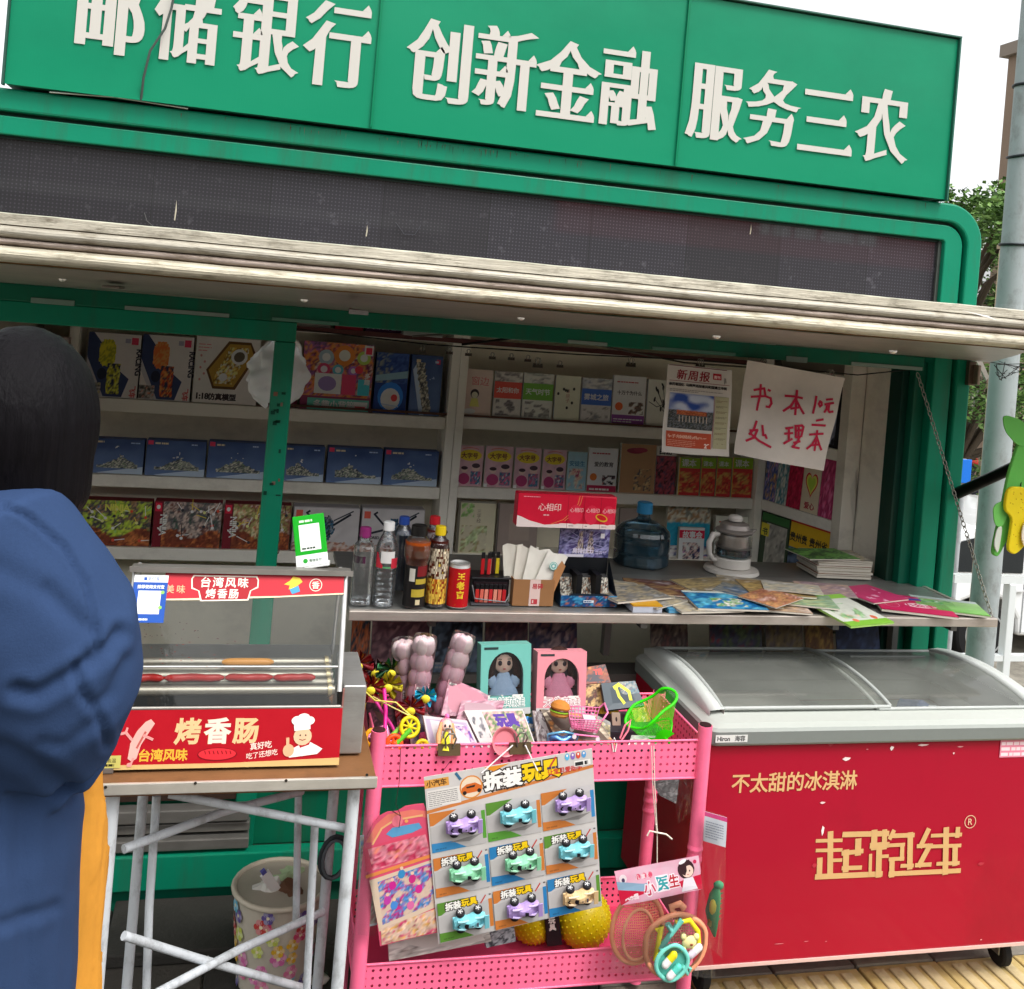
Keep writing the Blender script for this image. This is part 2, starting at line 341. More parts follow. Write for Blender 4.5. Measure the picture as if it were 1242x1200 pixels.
class Art:
    """flat print on a surface: canvas x right, y up (metres)"""
    def __init__(s, w, h, dz=.00005, z=.0005): s.w = w; s.h = h; s.g = G(); s.z = z; s.dz = dz
    def _n(s): s.z += s.dz; return s.z
    def rect(s, x, y, w, h, col, rot=0):
        z = s._n(); cx, cy = x+w/2, y+h/2; P = [(-w/2, -h/2), (w/2, -h/2), (w/2, h/2), (-w/2, h/2)]
        s.g.add([(cx+a*cos(rot)-b*sin(rot), cy+a*sin(rot)+b*cos(rot), z) for a, b in P], [(0, 1, 2, 3)], col); return s
    def poly(s, P, col):
        z = s._n(); v = [Vector((x, y, 0)) for x, y in P]; t = geometry.tessellate_polygon([v])
        ft = []
        for a, b, c in t:
            ar = (v[b].x-v[a].x)*(v[c].y-v[a].y)-(v[c].x-v[a].x)*(v[b].y-v[a].y); ft.append((a, b, c) if ar > 0 else (a, c, b))
        s.g.add([(p[0], p[1], z) for p in P], ft, col); return s
    def ell(s, cx, cy, rx, ry, col, n=16, rot=0):
        z = s._n(); s.g.add([(cx+rx*cos(2*pi*k/n)*cos(rot)-ry*sin(2*pi*k/n)*sin(rot), cy+rx*cos(2*pi*k/n)*sin(rot)+ry*sin(2*pi*k/n)*cos(rot), z) for k in range(n)], [tuple(range(n))], col); return s
    def line(s, pts, wd, col, closed=False):
        pts = [Vector(p) for p in pts]; L = list(zip(pts, pts[1:]+([pts[0]] if closed else [])))
        if not closed: L = L[:len(pts)-1]
        z = s._n(); k = 0
        for a, b in L:
            d = b-a
            if d.length < 1e-7: continue
            d.normalize(); n = Vector((-d.y, d.x))*wd/2; e = d*wd*.35; zz = z+k*.00001; k += 1
            s.g.add([(a.x-n.x-e.x, a.y-n.y-e.y, zz), (b.x-n.x+e.x, b.y-n.y+e.y, zz), (b.x+n.x+e.x, b.y+n.y+e.y, zz), (a.x+n.x-e.x, a.y+n.y-e.y, zz)], [(0, 1, 2, 3)], col)
        s.z = z+k*.00001; return s
    def text(s, t, x, y, size, col, bold=.0, dy=None, serif=False, sx=1.0, rot=0, gap=0, vert=False, slant=0):
        z = s._n(); px = 0; py = 0
        for ch in t:
            if ch == ' ': px += .5*size*sx; continue
            vs, ft, adv = glyph_tris(ch, bold, bold if dy is None else dy, serif)
            if ft:
                pv = []
                for a, b, _ in vs:
                    lx = (a+slant*b)*size*sx+px; ly = b*size+py; pv.append((x+lx*cos(rot)-ly*sin(rot), y+lx*sin(rot)+ly*cos(rot), z))
                s.g.add(pv, ft, col)
            if vert: py -= (1.0*size+gap)
            else: px += (adv*size*sx+gap)
        return s
    def outl(s, t, x, y, size, col, ocol, bold=.02, ob=.06, **k):
        s.text(t, x, y, size, ocol, bold=ob, **k); return s.text(t, x, y, size, col, bold=bold, **k)
    def pic(s, x, y, w, h, fn, nx=16, ny=16, jit=.35, seed=1):
        nx = int(nx*1.5); ny = int(ny*1.5); z = s._n(); R = random.Random(seed); vs = []
        for j in range(ny+1):
            for i in range(nx+1):
                jx = R.uniform(-jit, jit)/nx*w if 0 < i < nx else 0; jy = R.uniform(-jit, jit)/ny*h if 0 < j < ny else 0
                vs.append((x+w*i/nx+jx, y+h*j/ny+jy, z))
        K = [fn(i/nx, j/ny, R) for j in range(ny+1) for i in range(nx+1)]; K = [None if c is None else C(c) for c in K]
        for j in range(ny):
            for i in range(nx):
                a = j*(nx+1)+i; q = (a, a+1, a+nx+2, a+nx+1); cs = [K[t] for t in q]; ok = [c for c in cs if c is not None]
                if len(ok) >= 3: s.g.add([vs[t] for t in q], [(0, 1, 2, 3)], [c or ok[0] for c in cs])
        return s
    def bars(s, x, y, w, h, rows, col, fill=.55, seed=0):
        R = random.Random(seed); z = s._n(); rh = h/rows
        for r in range(rows):
            cx = x
            end = x+w*(1 if r < rows-1 else R.uniform(.4, .9))
            while cx < end:
                l = rh*R.uniform(.6, 2.5); l = min(l, end-cx); yy = y+h-(r+1)*rh
                s.g.add([(cx, yy, z), (cx+l*.85, yy, z), (cx+l*.85, yy+rh*fill, z), (cx, yy+rh*fill, z)], [(0, 1, 2, 3)], col); cx += l
        return s
    def subdiv(s, L):
        o = s.g; n = G(); old = GAIN[0]; GAIN[0] = 1
        for f, c in zip(o.f, o.c):
            if len(f) != 4: n.add([o.v[i] for i in f], [tuple(range(len(f)))], c); continue
            a, b, d, e = [Vector(o.v[i]) for i in f]; nu = max(1, int(max((b-a).length, (d-e).length)/L)); nv = max(1, int(max((e-a).length, (d-b).length)/L))
            n.sheet(lambda u, v: a.lerp(b, u).lerp(e.lerp(d, u), v), nu, nv, c, smooth=False)
        s.g = n; GAIN[0] = old; return s
    def build(s, name, parent, T=None, m='print', **k):
        if T is not None: s.g.v = [tuple(T @ Vector(p)) for p in s.g.v]
        return s.g.build(name, m, parent, **k)
def mixcol(a, b, t):
    a, b = C(a), C(b); return tuple(a[i]*(1-t)+b[i]*t for i in range(3))
def FRONT(x0=0, y=0, z0=0):      # canvas onto a face that looks towards -Y
    return Matrix(((1, 0, 0, x0), (0, 0, -1, y), (0, 1, 0, z0), (0, 0, 0, 1)))
def blotch(cols, sc=3, seed=0, back=None, th=.45):
    cols = [C(c) for c in cols]
    def fn(u, v, R):
        n = noise.noise(Vector((u*sc+seed*7.3, v*sc, seed)))*.5+.5; n2 = noise.noise(Vector((u*sc*2.7+seed, v*sc*2.7, seed+5)))*.5+.5
        if back is not None and n < th: return mixcol(back, (0, 0, 0), R.uniform(0, .12))
        k = (n*1.3+n2*.9+R.uniform(-.22, .22))*len(cols)/1.9; f = min(1, max(0, (k % 1-.5)*2.2+.5)); c = mixcol(cols[int(k) % len(cols)], cols[int(k+1) % len(cols)], f); q = R.uniform(.7, 1.2)+.5*noise.noise(Vector((u*sc*5, v*sc*5, seed+2)))
        return tuple(min(1, max(.004, a*q)) for a in c)
    return fn
# ================================================================== ground and surroundings
GZ = -.04
g = G()
def gh(x, y): return GZ-.03 if y < 4.6 else GZ-.03-1.55*min(1, max(0, (y-4.6)/3.2))**1 * 1.0
ys = [-40, -12, -3, 0, 1.5, 3, 4.6, 5.4, 6.2, 7, 7.8, 9, 13, 20, 40, 90, 200]; xs = [-120, -40, -12, -4, -1, 1, 3, 6, 12, 25, 60, 160]
vs = [(x, y, gh(x, y)) for y in ys for x in xs]; n = len(xs)
g.add(vs, [(j*n+i, j*n+i+1, (j+1)*n+i+1, (j+1)*n+i) for j in range(len(ys)-1) for i in range(n-1)], '#8a857a')
g.build('ground', 'stone', kind='structure')
pv = thing('pavement', None, None); pv['kind'] = 'structure'
R = random.Random(5)
def slab_mesh(w, d, col, name, ribs=False):
    g = G(); g.box((0, 0, -.03), (w-.006, d-.006, 0), col)
    if ribs:
        for k in range(4): g.box((.025+k*(w-.05)/4+.006, .02, 0), (.025+(k+1)*(w-.05)/4-.01, d-.026, .005), mixcol(col, '#ffffff', .1))
    return g.build(name, 'stone', pv, bevel=.003, seg=1)
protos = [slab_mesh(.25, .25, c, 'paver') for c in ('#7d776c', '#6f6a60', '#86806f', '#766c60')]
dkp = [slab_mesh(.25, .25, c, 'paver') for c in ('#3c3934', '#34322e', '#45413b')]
yel = [slab_mesh(.25, .25, c, 'tactile_paver', True) for c in ('#b39a62', '#a8925c', '#bda56c')]
first = {}
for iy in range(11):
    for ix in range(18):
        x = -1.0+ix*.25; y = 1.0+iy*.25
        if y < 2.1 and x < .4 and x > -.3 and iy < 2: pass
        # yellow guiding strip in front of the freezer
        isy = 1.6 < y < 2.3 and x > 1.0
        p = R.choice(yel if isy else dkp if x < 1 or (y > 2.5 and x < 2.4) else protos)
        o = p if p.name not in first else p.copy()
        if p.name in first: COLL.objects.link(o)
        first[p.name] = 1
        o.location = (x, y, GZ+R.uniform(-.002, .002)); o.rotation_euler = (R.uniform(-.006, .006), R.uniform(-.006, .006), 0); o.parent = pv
g = G(); g.box((-60, -14, GZ-.09), (60, -3.2, GZ-.028), '#2e2d2c'); g.build('road', 'stone', kind='structure')
g = G(); g.add([(-60, 8.4, -1.655), (90, 8.4, -1.655), (90, 16, -1.655), (-60, 16, -1.655)], [(0, 1, 2, 3)], '#3b3a38'); g.build('lower_road', 'stone', kind='structure')
# ================================================================== kiosk
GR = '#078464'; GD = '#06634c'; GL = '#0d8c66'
K = thing('kiosk', 'green news kiosk with white-lettered sign board, open flap and stocked shelves', 'kiosk')
def arch(xl, xr, zb, zt, r, n=10):
    P = [(xl, zb)]
    for cx, a0 in ((xl+r, pi), (xr-r, pi/2)):
        for k in range(n+1):
            a = a0-k*pi/2/n; P.append((cx+r*cos(a), zt-r+r*sin(a)))
    return P+[(xr, zb)]
def arch_ring(o, i, y0, y1, col, zb=-.04):
    A = arch(*o[:2], zb, *o[2:]); B = arch(*i[:2], zb, *i[2:]); n = len(A); g = G()
    v = [(x, y0, z) for x, z in A]+[(x, y0, z) for x, z in B]+[(x, y1, z) for x, z in A]+[(x, y1, z) for x, z in B]; f = []
    for k in range(n-1):
        f += [(k, k+1, n+k+1, n+k)[::-1], (2*n+k, 2*n+k+1, 3*n+k+1, 3*n+k), (k, k+1, 2*n+k+1, 2*n+k), (n+k, n+k+1, 3*n+k+1, 3*n+k)[::-1]]
    g.add(v, f, col); return g
KL, KR = -.87, 2.325
arch_ring((KL, KR, 2.165, .13), (KL+.055, KR-.055, 2.105, .08), 2.975, 4.05, GR).build('outer_frame', 'green', K, bevel=.006)
arch_ring((KL+.055, KR-.055, 2.105, .08), (KL+.067, KR-.067, 2.093, .07), 3.0, 3.05, '#03382a').build('frame_groove', 'green', K)
arch_ring((KL+.067, KR-.067, 2.093, .07), (KL+.135, KR-.135, 2.043, .012), 2.985, 3.06, GR).build('inner_frame', 'green', K, bevel=.004)
# side recess strips beside the opening
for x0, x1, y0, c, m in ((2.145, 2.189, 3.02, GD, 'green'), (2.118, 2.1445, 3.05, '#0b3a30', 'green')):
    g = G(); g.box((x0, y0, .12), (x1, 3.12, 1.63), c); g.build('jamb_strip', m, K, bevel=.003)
# LED display
g = G(); g.box((KL+.136, 3.012, 1.72), (2.186, 3.05, 2.041), '#222'); g.build('led_display', 'led', K)
g = G(); g.box((2.178, 3.002, 1.72), (2.1895, 3.011, 2.041), '#6a6f6c'); g.box((KL+.137, 3.002, 2.035), (2.1775, 3.011, 2.0425), '#2c3a36'); g.build('display_bezel', 'dull', K)
g = G()
for px, py, h in ((213, 255, 24), (445, 280, 14), (911, 278, 14)):
    p = W(px, py, Y=3.008); g.add([(p.x-.0022, 3.0105, p.z-h*.0012), (p.x+.001, 3.0105, p.z-h*.0012), (p.x+.0028, 3.0105, p.z), (p.x, 3.0105, p.z+h*.0012), (p.x-.0012, 3.0105, p.z)], [(0, 1, 2, 3, 4)], '#b9b2a0')
g.tube([W(175, 258, Y=3.005), W(178, 268, Y=3.005), W(186, 275, Y=3.005)], .0012, '#5a5a5a', 5)
g.tube([W(480, 270, Y=3.005), W(490, 284, Y=3.005), W(503, 285, Y=3.005), W(510, 274, Y=3.005)], .001, '#4b4b52', 5)
g.build('paint_fleck', 'matte', K, kind='stuff')
# roof, walls
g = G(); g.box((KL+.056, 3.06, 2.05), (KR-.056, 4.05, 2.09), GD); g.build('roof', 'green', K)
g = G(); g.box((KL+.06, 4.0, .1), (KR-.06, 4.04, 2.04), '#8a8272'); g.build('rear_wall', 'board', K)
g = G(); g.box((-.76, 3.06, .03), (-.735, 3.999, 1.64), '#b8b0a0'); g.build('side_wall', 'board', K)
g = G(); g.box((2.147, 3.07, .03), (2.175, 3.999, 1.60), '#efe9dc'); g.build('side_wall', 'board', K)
g = G(); g.box((2.1445, 3.068, .9), (2.1465, 3.295, 1.6), '#f0eadc'); g.build('side_panel', 'board', K)
g = G(); g.box((-.75, 3.062, 1.655), (2.16, 3.998, 1.70), '#ece8de'); g.build('ceiling', 'board', K)
g = G(); g.box((KL+.136, 3.0, .10), (2.1175, 3.06, .60), '#0b7454'); g.build('front_lower_wall', 'green', K, bevel=.004)
g = G(); g.box((-.76, 3.061, -.02), (2.146, 3.997, .02), '#8a857a'); g.build('inner_floor', 'board', K)
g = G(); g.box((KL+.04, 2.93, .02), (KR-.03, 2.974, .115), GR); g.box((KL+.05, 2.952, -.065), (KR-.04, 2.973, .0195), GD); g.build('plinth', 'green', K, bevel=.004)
# opening top rail with taped, peeling edge and the left sash frame
g = G(); g.box((-.75, 2.985, 1.602), (2.15, 3.05, 1.648), '#0a6a4e'); g.build('opening_rail', 'green', K, bevel=.003)
g = G(); R = random.Random(3)
x = -.6
while x < 2.05:
    l = R.uniform(.05, .3)
    if R.random() < .62: g.box((x, 2.981, 1.600+R.uniform(-.002, .004)), (x+l, 2.9845, 1.611+R.uniform(0, .006)), R.choice(['#7f9a8c', '#5f8a78', '#3f7a64', '#8a9a90']))
    x += l+R.uniform(.02, .2)
g.build('peeling_tape', 'matte', K, kind='stuff')
for nm, a, b in (('sash_rail', (-.75, 2.99, 1.545), (.104, 3.03, 1.6015)), ('sash_post', (.046, 2.988, .05), (.104, 3.032, 1.5445))):
    g = G(); g.box(a, b, GR); g.build(nm, 'green', K, bevel=.003)
g = G(); R = random.Random(9)
for k in range(16):
    z = R.choice([R.uniform(1.30, 1.42), R.uniform(1.10, 1.24), R.uniform(1.1, 1.15)]); xx = R.uniform(.05, .09)
    g.box((xx, 2.9855, z), (xx+R.uniform(.004, .014), 2.9875, z+R.uniform(.003, .012)), R.choice(['#04402e', '#7e5a48', '#7b6a5a', '#053f30']))
g.build('scuff_marks', 'matte', K, kind='stuff')
g = G(); g.box((-.75, 2.995, .62), (.0455, 3.01, 1.5445), '#ffffff')
# ---- sign board
SB = thing('sign_board', None, None); SB.parent = K
SL, SR, SZ0, SZ1 = -.703, 2.15, 2.172, 2.70
def signf(u, v):
    x = SL+(SR-SL)*u; z = SZ0+(SZ1-SZ0)*v
    e = min(u*12, (1-u)*12, v*4, (1-v)*4, 1)
    return (x, 2.952-.0022*e*(noise.noise(Vector((x*1.6, z*5, 3)))+.6*noise.noise(Vector((x*5, z*2, 9)))), z)
g = G(); g.sheet(signf, 90, 16, '#128762'); g.build('fabric_face', 'sign', SB)
g = G(); g.box((SL, 2.962, SZ0), (SR, 3.30, SZ1), '#0a5a44'); g.build('sign_box', 'green', SB, bevel=.004)
for px in (455, 828):
    p = W(px, 100, Y=2.95); g = G(); g.box((p.x-.004, 2.9435, SZ0+.004), (p.x+.003, 2.948, SZ1-.004), '#067a54'); g.build('seam', 'sign', SB)
g = G(); g.box((SL-.006, 2.941, SZ0-.004), (SL-.0005, 2.962, SZ1+.004), '#35554c'); g.box((SR+.0005, 2.941, SZ0-.004), (SR+.006, 3.30, SZ1+.004), '#2b6152'); g.box((SL-.006, 2.94, SZ1+.0045), (SR+.006, 3.3, SZ1+.009), '#3b6658')
g.build('sign_trim', 'green', SB)
# lettering: each character traced to its place in the photo (left, baseline, right pixels)
chars = [('邮', 90, 67, 172), ('储', 184, 77, 262), ('银', 278, 92, 358), ('行', 366, 107, 444), ('创', 491, 125, 566), ('新', 573, 133, 645), ('金', 648, 146, 722),
         ('融', 726, 156, 794), ('服', 832, 171, 897), ('务', 903, 179, 965), ('三', 968, 187, 1032), ('农', 1037, 199, 1098)]
for ch, x0, yb, x1 in chars:
    a = W(x0, yb, Y=2.945); b = W(x1, yb, Y=2.945); w_ = b.x-a.x; size = .262 if ch != '邮' else .268
    A = Art(.3, .3, z=0); P, adv = glyph(ch); mnx = min(p[0] for q in P for p in q)-.02; mxx = max(p[0] for q in P for p in q)+.02
    sx = w_/((mxx-mnx)*size); zb = SZ0+.122+((a.z+b.z)/2-W(600, 137, Y=2.945).z)*0
    mny = min(p[1] for q in P for p in q)-.01
    A.text(ch, -mnx*size*sx, -mny*size, size, '#c9c6be', bold=.040, dy=-.004, serif=True, sx=sx)
    o = A.build('letter', SB, FRONT(a.x, 2.9478, W((x0+x1)/2, yb, Y=2.945).z), m='letter')
g = G(); g.tube([W(214, -20, Y=2.93), W(208, 10, Y=2.93), W(200, 35, Y=2.93), W(182, 62, Y=2.93), W(174, 95, Y=2.935), W(171, 122, Y=2.955)], .0035, '#4a5550', 6)
g.tube([W(60, 112, Y=2.96), W(140, 118, Y=2.965), W(228, 132, Y=2.963)], .002, '#c4c9c0', 5); g.build('cable', 'rubber', K)
# ---- interior fittings: back shelves
WH = '#f7f2e6'
S1, S2, S3 = 1.268, 1.005, .755
BX0, BX1 = -.59, 1.975
g = G(); g.box((BX0-.15, 3.90, .03), (BX1, 3.925, 1.64), '#f0e8d2'); g.build('back_panel', 'board', K)
for z, t in ((S1, .045), (S2, .042), (S3, .042)):
    for xa, xb in ((BX0+.0, .70), (.765, BX1)):
        zz = z+(.008 if xa > 0 else 0)
        g = G(); g.box((xa+.001, 3.752, zz-t), (xb-.001, 3.898, zz), WH); g.build('shelf_board', 'board', K, bevel=.002)
for a, b in (((.7005, 3.738, .03), (.7315, 3.90, 1.64)), ((.733, 3.738, .03), (.764, 3.90, 1.64)), ((1.976, 3.738, .03), (2.01, 3.90, 1.64)), ((-.622, 3.738, .03), (-.591, 3.90, 1.64))):
    g = G(); g.box(a, b, WH); g.build('shelf_post', 'board', K, bevel=.002)
for xa, xb in ((.04, .7), (.765, 1.97)):
    g = G(); g.box((xa, 3.742, S1+.009), (xb, 3.7515, S1+.017), '#5e4034'); g.build('shelf_edge_strip', 'wood', K)
g = G(); g.box((-.58, 3.75, 1.545), (1.97, 3.898, 1.562), WH); g.build('shelf_board', 'board', K, bevel=.002)
g = G(); g.box((.1, 3.735, 1.548), (1.97, 3.7495, 1.566), '#5a3230'); g.build('shelf_edge_strip', 'wood', K)
# slanted corner unit at the right: from the back shelf to the white post
CP0, CP1 = Vector((2.012, 3.742, 0)), Vector((2.10, 3.36, 0))
cd_ = (CP1-CP0).normalized(); cn_ = Vector((-cd_.y, cd_.x, 0)); CL = (CP1-CP0).length
CT = Matrix(((cd_.x, cn_.x, 0, CP0.x), (cd_.y, cn_.y, 0, CP0.y), (0, 0, 1, 0), (0, 0, 0, 1)))
for z in (S1+.01, S2+.012, S3+.01, 1.55):
    g = G(); g.box((.001, -.01, z-.042), (CL, .035, z), WH, T=CT); g.build('corner_shelf', 'board', K, bevel=.002)
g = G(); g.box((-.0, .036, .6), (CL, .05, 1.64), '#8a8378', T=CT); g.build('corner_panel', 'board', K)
g = G(); g.box((2.085, 3.298, .88), (2.143, 3.355, 1.62), '#ece6d8'); g.build('white_post', 'board', K, bevel=.002)
# counter
g = G(); g.box((.285, 2.66, .868), (2.213, 3.062, .884), '#9a9a96'); g.box((.285, 3.0625, .868), (2.14, 3.26, .884), '#8a8a86'); CO = g.build('counter', 'steel', K)
g = G(); g.box((.283, 2.64, .860), (2.23, 2.6595, .887), '#c2b8ae'); g.build('counter_edge', 'steel', K, bevel=.003)
g = G(); g.box((2.2135, 2.66, .860), (2.23, 3.05, .887), '#c2b8ae'); g.build('counter_end', 'steel', K, bevel=.003)
for x in (.5, 1.1, 1.7, 2.1):
    g = G(); g.add([], []); g.box((x, 2.68, .835), (x+.02, 2.99, .8595), '#7a7a78'); g.box((x, 2.96, .66), (x+.02, 2.99, .8345), '#7a7a78'); g.build('bracket', 'dull', K)
# ---- lifted flap (awning)
g = G(); AX0, AX1 = -1.05, 2.62
def extr(prof, x0, x1, col, nm, m, **k):
    g = G(); N = 60; n = len(prof); vs = []
    for i in range(N+1):
        x = x0+(x1-x0)*i/N
        for y, z in prof:
            dz = .0016*noise.noise(Vector((x*4, z*30, y)))+.0009*noise.noise(Vector((x*17, z*40, y))); vs.append((x, y+dz*.6, z+dz))
    fs = [(i*n+k, (i+1)*n+k, (i+1)*n+(k+1) % n, i*n+(k+1) % n) for i in range(N) for k in range(n)]
    g.add(vs, fs, col); g.add(vs[:n], [tuple(range(n))], col); g.add(vs[-n:], [tuple(range(n))[::-1]], col); return g.build(nm, m, AW, **k)
AW = thing('awning', None, None); AW.parent = K
extr([(2.305, 1.803), (2.307, 1.781), (2.325, 1.779), (2.325, 1.806)], AX0, AX1, '#e0d9c6', 'top_edge', 'cream')
def halfround(yc, zc, r, ry=None, n=8): return [(yc-(ry or r)*sin(pi*k/n), zc+r*cos(pi*k/n)) for k in range(n+1)][::-1]
extr(halfround(2.312, 1.7665, .0125, .014), AX0, AX1, '#a8a294', 'rounded_trim', 'cream')
extr(halfround(2.312, 1.7455, .0075, .008), AX0, AX1, '#9a8c82', 'rounded_trim', 'cream')
extr(halfround(2.308, 1.7195, .0165, .019), AX0, AX1, '#bdb6a2', 'rounded_trim', 'cream')
extr([(2.3125, 1.781), (2.3125, 1.70), (2.35, 1.70), (2.35, 1.775)], AX0, AX1, '#8a6a44', 'edge_core', 'cream')
g = G()
def under(u, v):
    xr = 1.985+(2.40-1.985)*v; x = AX0+(xr-AX0)*u; y = 2.322+(2.985-2.322)*v; z = 1.699+(1.650-1.699)*v
    return (x, y, z+.004*noise.noise(Vector((x*2, y*3, 1))))
g.sheet(lambda u, v: under(1-u, v), 60, 6, '#b9aea4'); g.build('steel_underside', 'steel', AW)
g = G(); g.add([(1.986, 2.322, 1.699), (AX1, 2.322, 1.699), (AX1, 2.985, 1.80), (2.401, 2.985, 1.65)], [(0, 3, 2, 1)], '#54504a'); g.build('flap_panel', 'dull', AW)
g = G(); g.add([(AX0, 2.326, 1.805), (AX1, 2.326, 1.805), (AX1, 2.985, 1.74), (AX0, 2.985, 1.74)], [(0, 1, 2, 3)], '#b9b09c'); g.build('flap_top', 'cream', AW)
for px, py in ((76, 339), (369, 364), (632, 386), (869, 408), (1083, 426)):
    # round-headed screws on the underside
    v_ = .42
    p = W(px, py, Y=2.322+.663*v_); z = 1.699-.049*v_
    g = G(); g.lathe([(.0, -.0065), (.004, -.006), (.0075, -.003), (.0082, 0)], (W(px, py, Z=z-.002).x, W(px, py, Z=z-.002).y, z-.001), 12, '#d8d4cc'); g.build('screw', 'dull', AW)
g = G(); p = W(138, 345, Z=1.672); g.box((p.x-.02, p.y-.05, 1.662), (p.x+.02, p.y+.05, 1.668), '#8b857c'); g.build('hinge_plate', 'dull', AW, bevel=.002)
g = G(); p = W(430, 372, Z=1.668); g.prism([(p.x-.022, p.y-.12), (p.x+.022, p.y-.12), (p.x, p.y+.16)], .01, '#6e6862', z0=1.652); g.build('stay_bracket', 'dull', AW)
g = G(); p = W(1178, 455, Y=2.96); g.box((p.x-.012, 2.955, p.z-.035), (p.x+.014, 2.974, p.z+.045), '#7a6a5c'); g.box((p.x+.002, 2.93, p.z-.03), (p.x+.013, 2.954, p.z+.035), '#9c8b7b'); g.build('hinge_bracket', 'dull', K, bevel=.002)
g = G(); a, b = W(905, 385, Y=2.31), W(1010, 395, Y=2.31)
p = W(1185, 384, Y=2.318); g.add([(p.x-.06, 2.304, p.z+.012), (p.x+.05, 2.300, p.z-.006), (p.x+.02, 2.302, p.z+.004)], [(0, 1, 2)], '#e6e2dc'); g.build('peeled_strip', 'paper', AW)
# rust runs and grime on the ledge under the sign
g = G(); R = random.Random(21)
for k in range(70):
    x = R.choice([R.uniform(.05, 1.0), R.uniform(-.6, 2.1), R.uniform(.3, .75)]); l = R.uniform(.006, .03); w_ = R.uniform(.0008, .003); z = 2.163-R.uniform(0, .015)
    g.add([(x, 2.9744, z), (x+w_, 2.9744, z), (x+w_*.6, 2.9744, z-l)], [(0, 2, 1)], R.choice(['#4a4436', '#5a4a38', '#2c4a3c', '#6a6a58']))
g.build('rust_streaks', 'matte', K, kind='stuff')
# stay chains
def chain(a, b, nm, L=.021, r=.0016, col='#9a988f'):
    a, b = Vector(a), Vector(b); n = int((b-a).length/(L*.78)); t = (b-a).normalized(); q = t.to_track_quat('X', 'Z').to_matrix().to_4x4()
    gg = G(); ring = [(L/2*cos(2*pi*k/10)*1.0, .0058*sin(2*pi*k/10), 0) for k in range(10)]; gg.tube(ring, r, col, 5, closed=True); ro = gg.build('link', 'dull', None); me = ro.data; bpy.data.objects.remove(ro)
    root = thing(nm, None, None); root.parent = K
    for i in range(n+1):
        o = bpy.data.objects.new('link', me); COLL.objects.link(o); o.parent = root
        T = Matrix.Translation(a+(b-a)*i/n) @ q @ Matrix.Rotation(pi/2*(i % 2)+.35, 4, 'X'); o.matrix_basis = T
p0 = W(1108, 455, Y=3.0); p1 = W(1207, 752, Y=2.655); chain((p0.x, 2.975, p0.z), (2.222, 2.66, .889), 'stay_chain')
p0 = W(352, 395, Y=3.04); p1 = W(336, 668, Y=3.04); chain(p0, p1, 'stay_chain', .020, .0016, '#6a5a4c')
# lower wall: brown board, aluminium ledges (seen under the table)
g = G(); g.box((-.6, 2.978, .245), (.045, 2.998, .60), '#3a2a22'); g.build('brown_board', 'wood', K)
for z0, z1, y0 in ((.20, .235, 2.94), (.165, .19, 2.955), (.125, .155, 2.935)):
    g = G(); g.box((-.6, y0, z0), (.09 if z0 < .2 else .085, 2.984, z1), '#8d8a84'); g.build('ledge', 'steel', K, bevel=.003)
g = G(); g.box((.16, 2.97, .28), (.33, 2.999, .50), '#a8a8a4'); g.build('access_panel', 'board', K, bevel=.003)
# sloping magazine rail under the counter
g = G(); g.box((.30, 2.90, .60), (2.10, 2.999, .625), '#5c5a56'); g.build('under_shelf', 'board', K)
# clip wire under the rail
g = G(); g.tube([W(350, 398, Y=3.0), W(520, 418, Y=2.99), W(700, 430, Y=2.97), W(850, 437, Y=2.96), W(1040, 455, Y=2.97), W(1108, 448, Y=3.0)], .0022, '#26241f', 5)
g.tube([W(500, 408, Y=3.02), W(600, 402, Y=3.02), W(690, 412, Y=3.0), W(830, 440, Y=3.0), W(1000, 452, Y=3.0)], .003, '#5a564e', 5)
g.tube([W(560, 418, Y=3.06), W(640, 408, Y=3.05), W(760, 420, Y=3.04)], .004, '#22201e', 5)
g.build('hanging_wire', 'dull', K)
for px, py, w_, c in ((515, 404, .12, '#8c8d88'), (620, 408, .10, '#9aa09c'), (700, 412, .14, '#2a2f44'), (778, 416, .09, '#6f7672'), (560, 399, .16, '#b9b6ae')):
    p = W(px, py, Y=3.03); g = G(); g.box((p.x-w_/2, 3.055, p.z-.012), (p.x+w_/2, 3.09, p.z+.012), c); g.build('latch_fitting', 'dull', K, bevel=.002)
# ================================================================== freezer
F = thing('chest_freezer', 'red chest freezer with sliding curved glass lid and gold Chinese lettering', 'freezer', (0, 0, 0))
FX0, FX1, FY0, FY1, FZ0 = 1.19, 2.235, 2.38, 2.90, .07
g = G(); g.box((FX0, FY0, FZ0), (FX1, FY0+.04, .640), '#a8052a'); g.build('cabinet_front', 'freezer', F, bevel=.008, seg=3)
g = G(); g.box((FX0, FY0+.0405, FZ0), (FX0+.04, FY1, .640), '#a8052a'); g.box((FX1-.04, FY0+.0405, FZ0), (FX1, FY1, .640), '#a8052a'); g.box((FX0+.0405, FY1-.03, FZ0), (FX1-.0405, FY1, .64), '#a8052a'); g.box((FX0+.0405, FY0+.0405, FZ0), (FX1-.0405, FY1-.0305, .12), '#a8052a'); g.build('cabinet', 'freezer', F)
g = G(); g.box((FX0+.01, FY0-.003, FZ0-.004), (FX1, FY0+.02, FZ0+.004), '#d8b8b0'); g.build('bottom_trim', 'plastic', F)
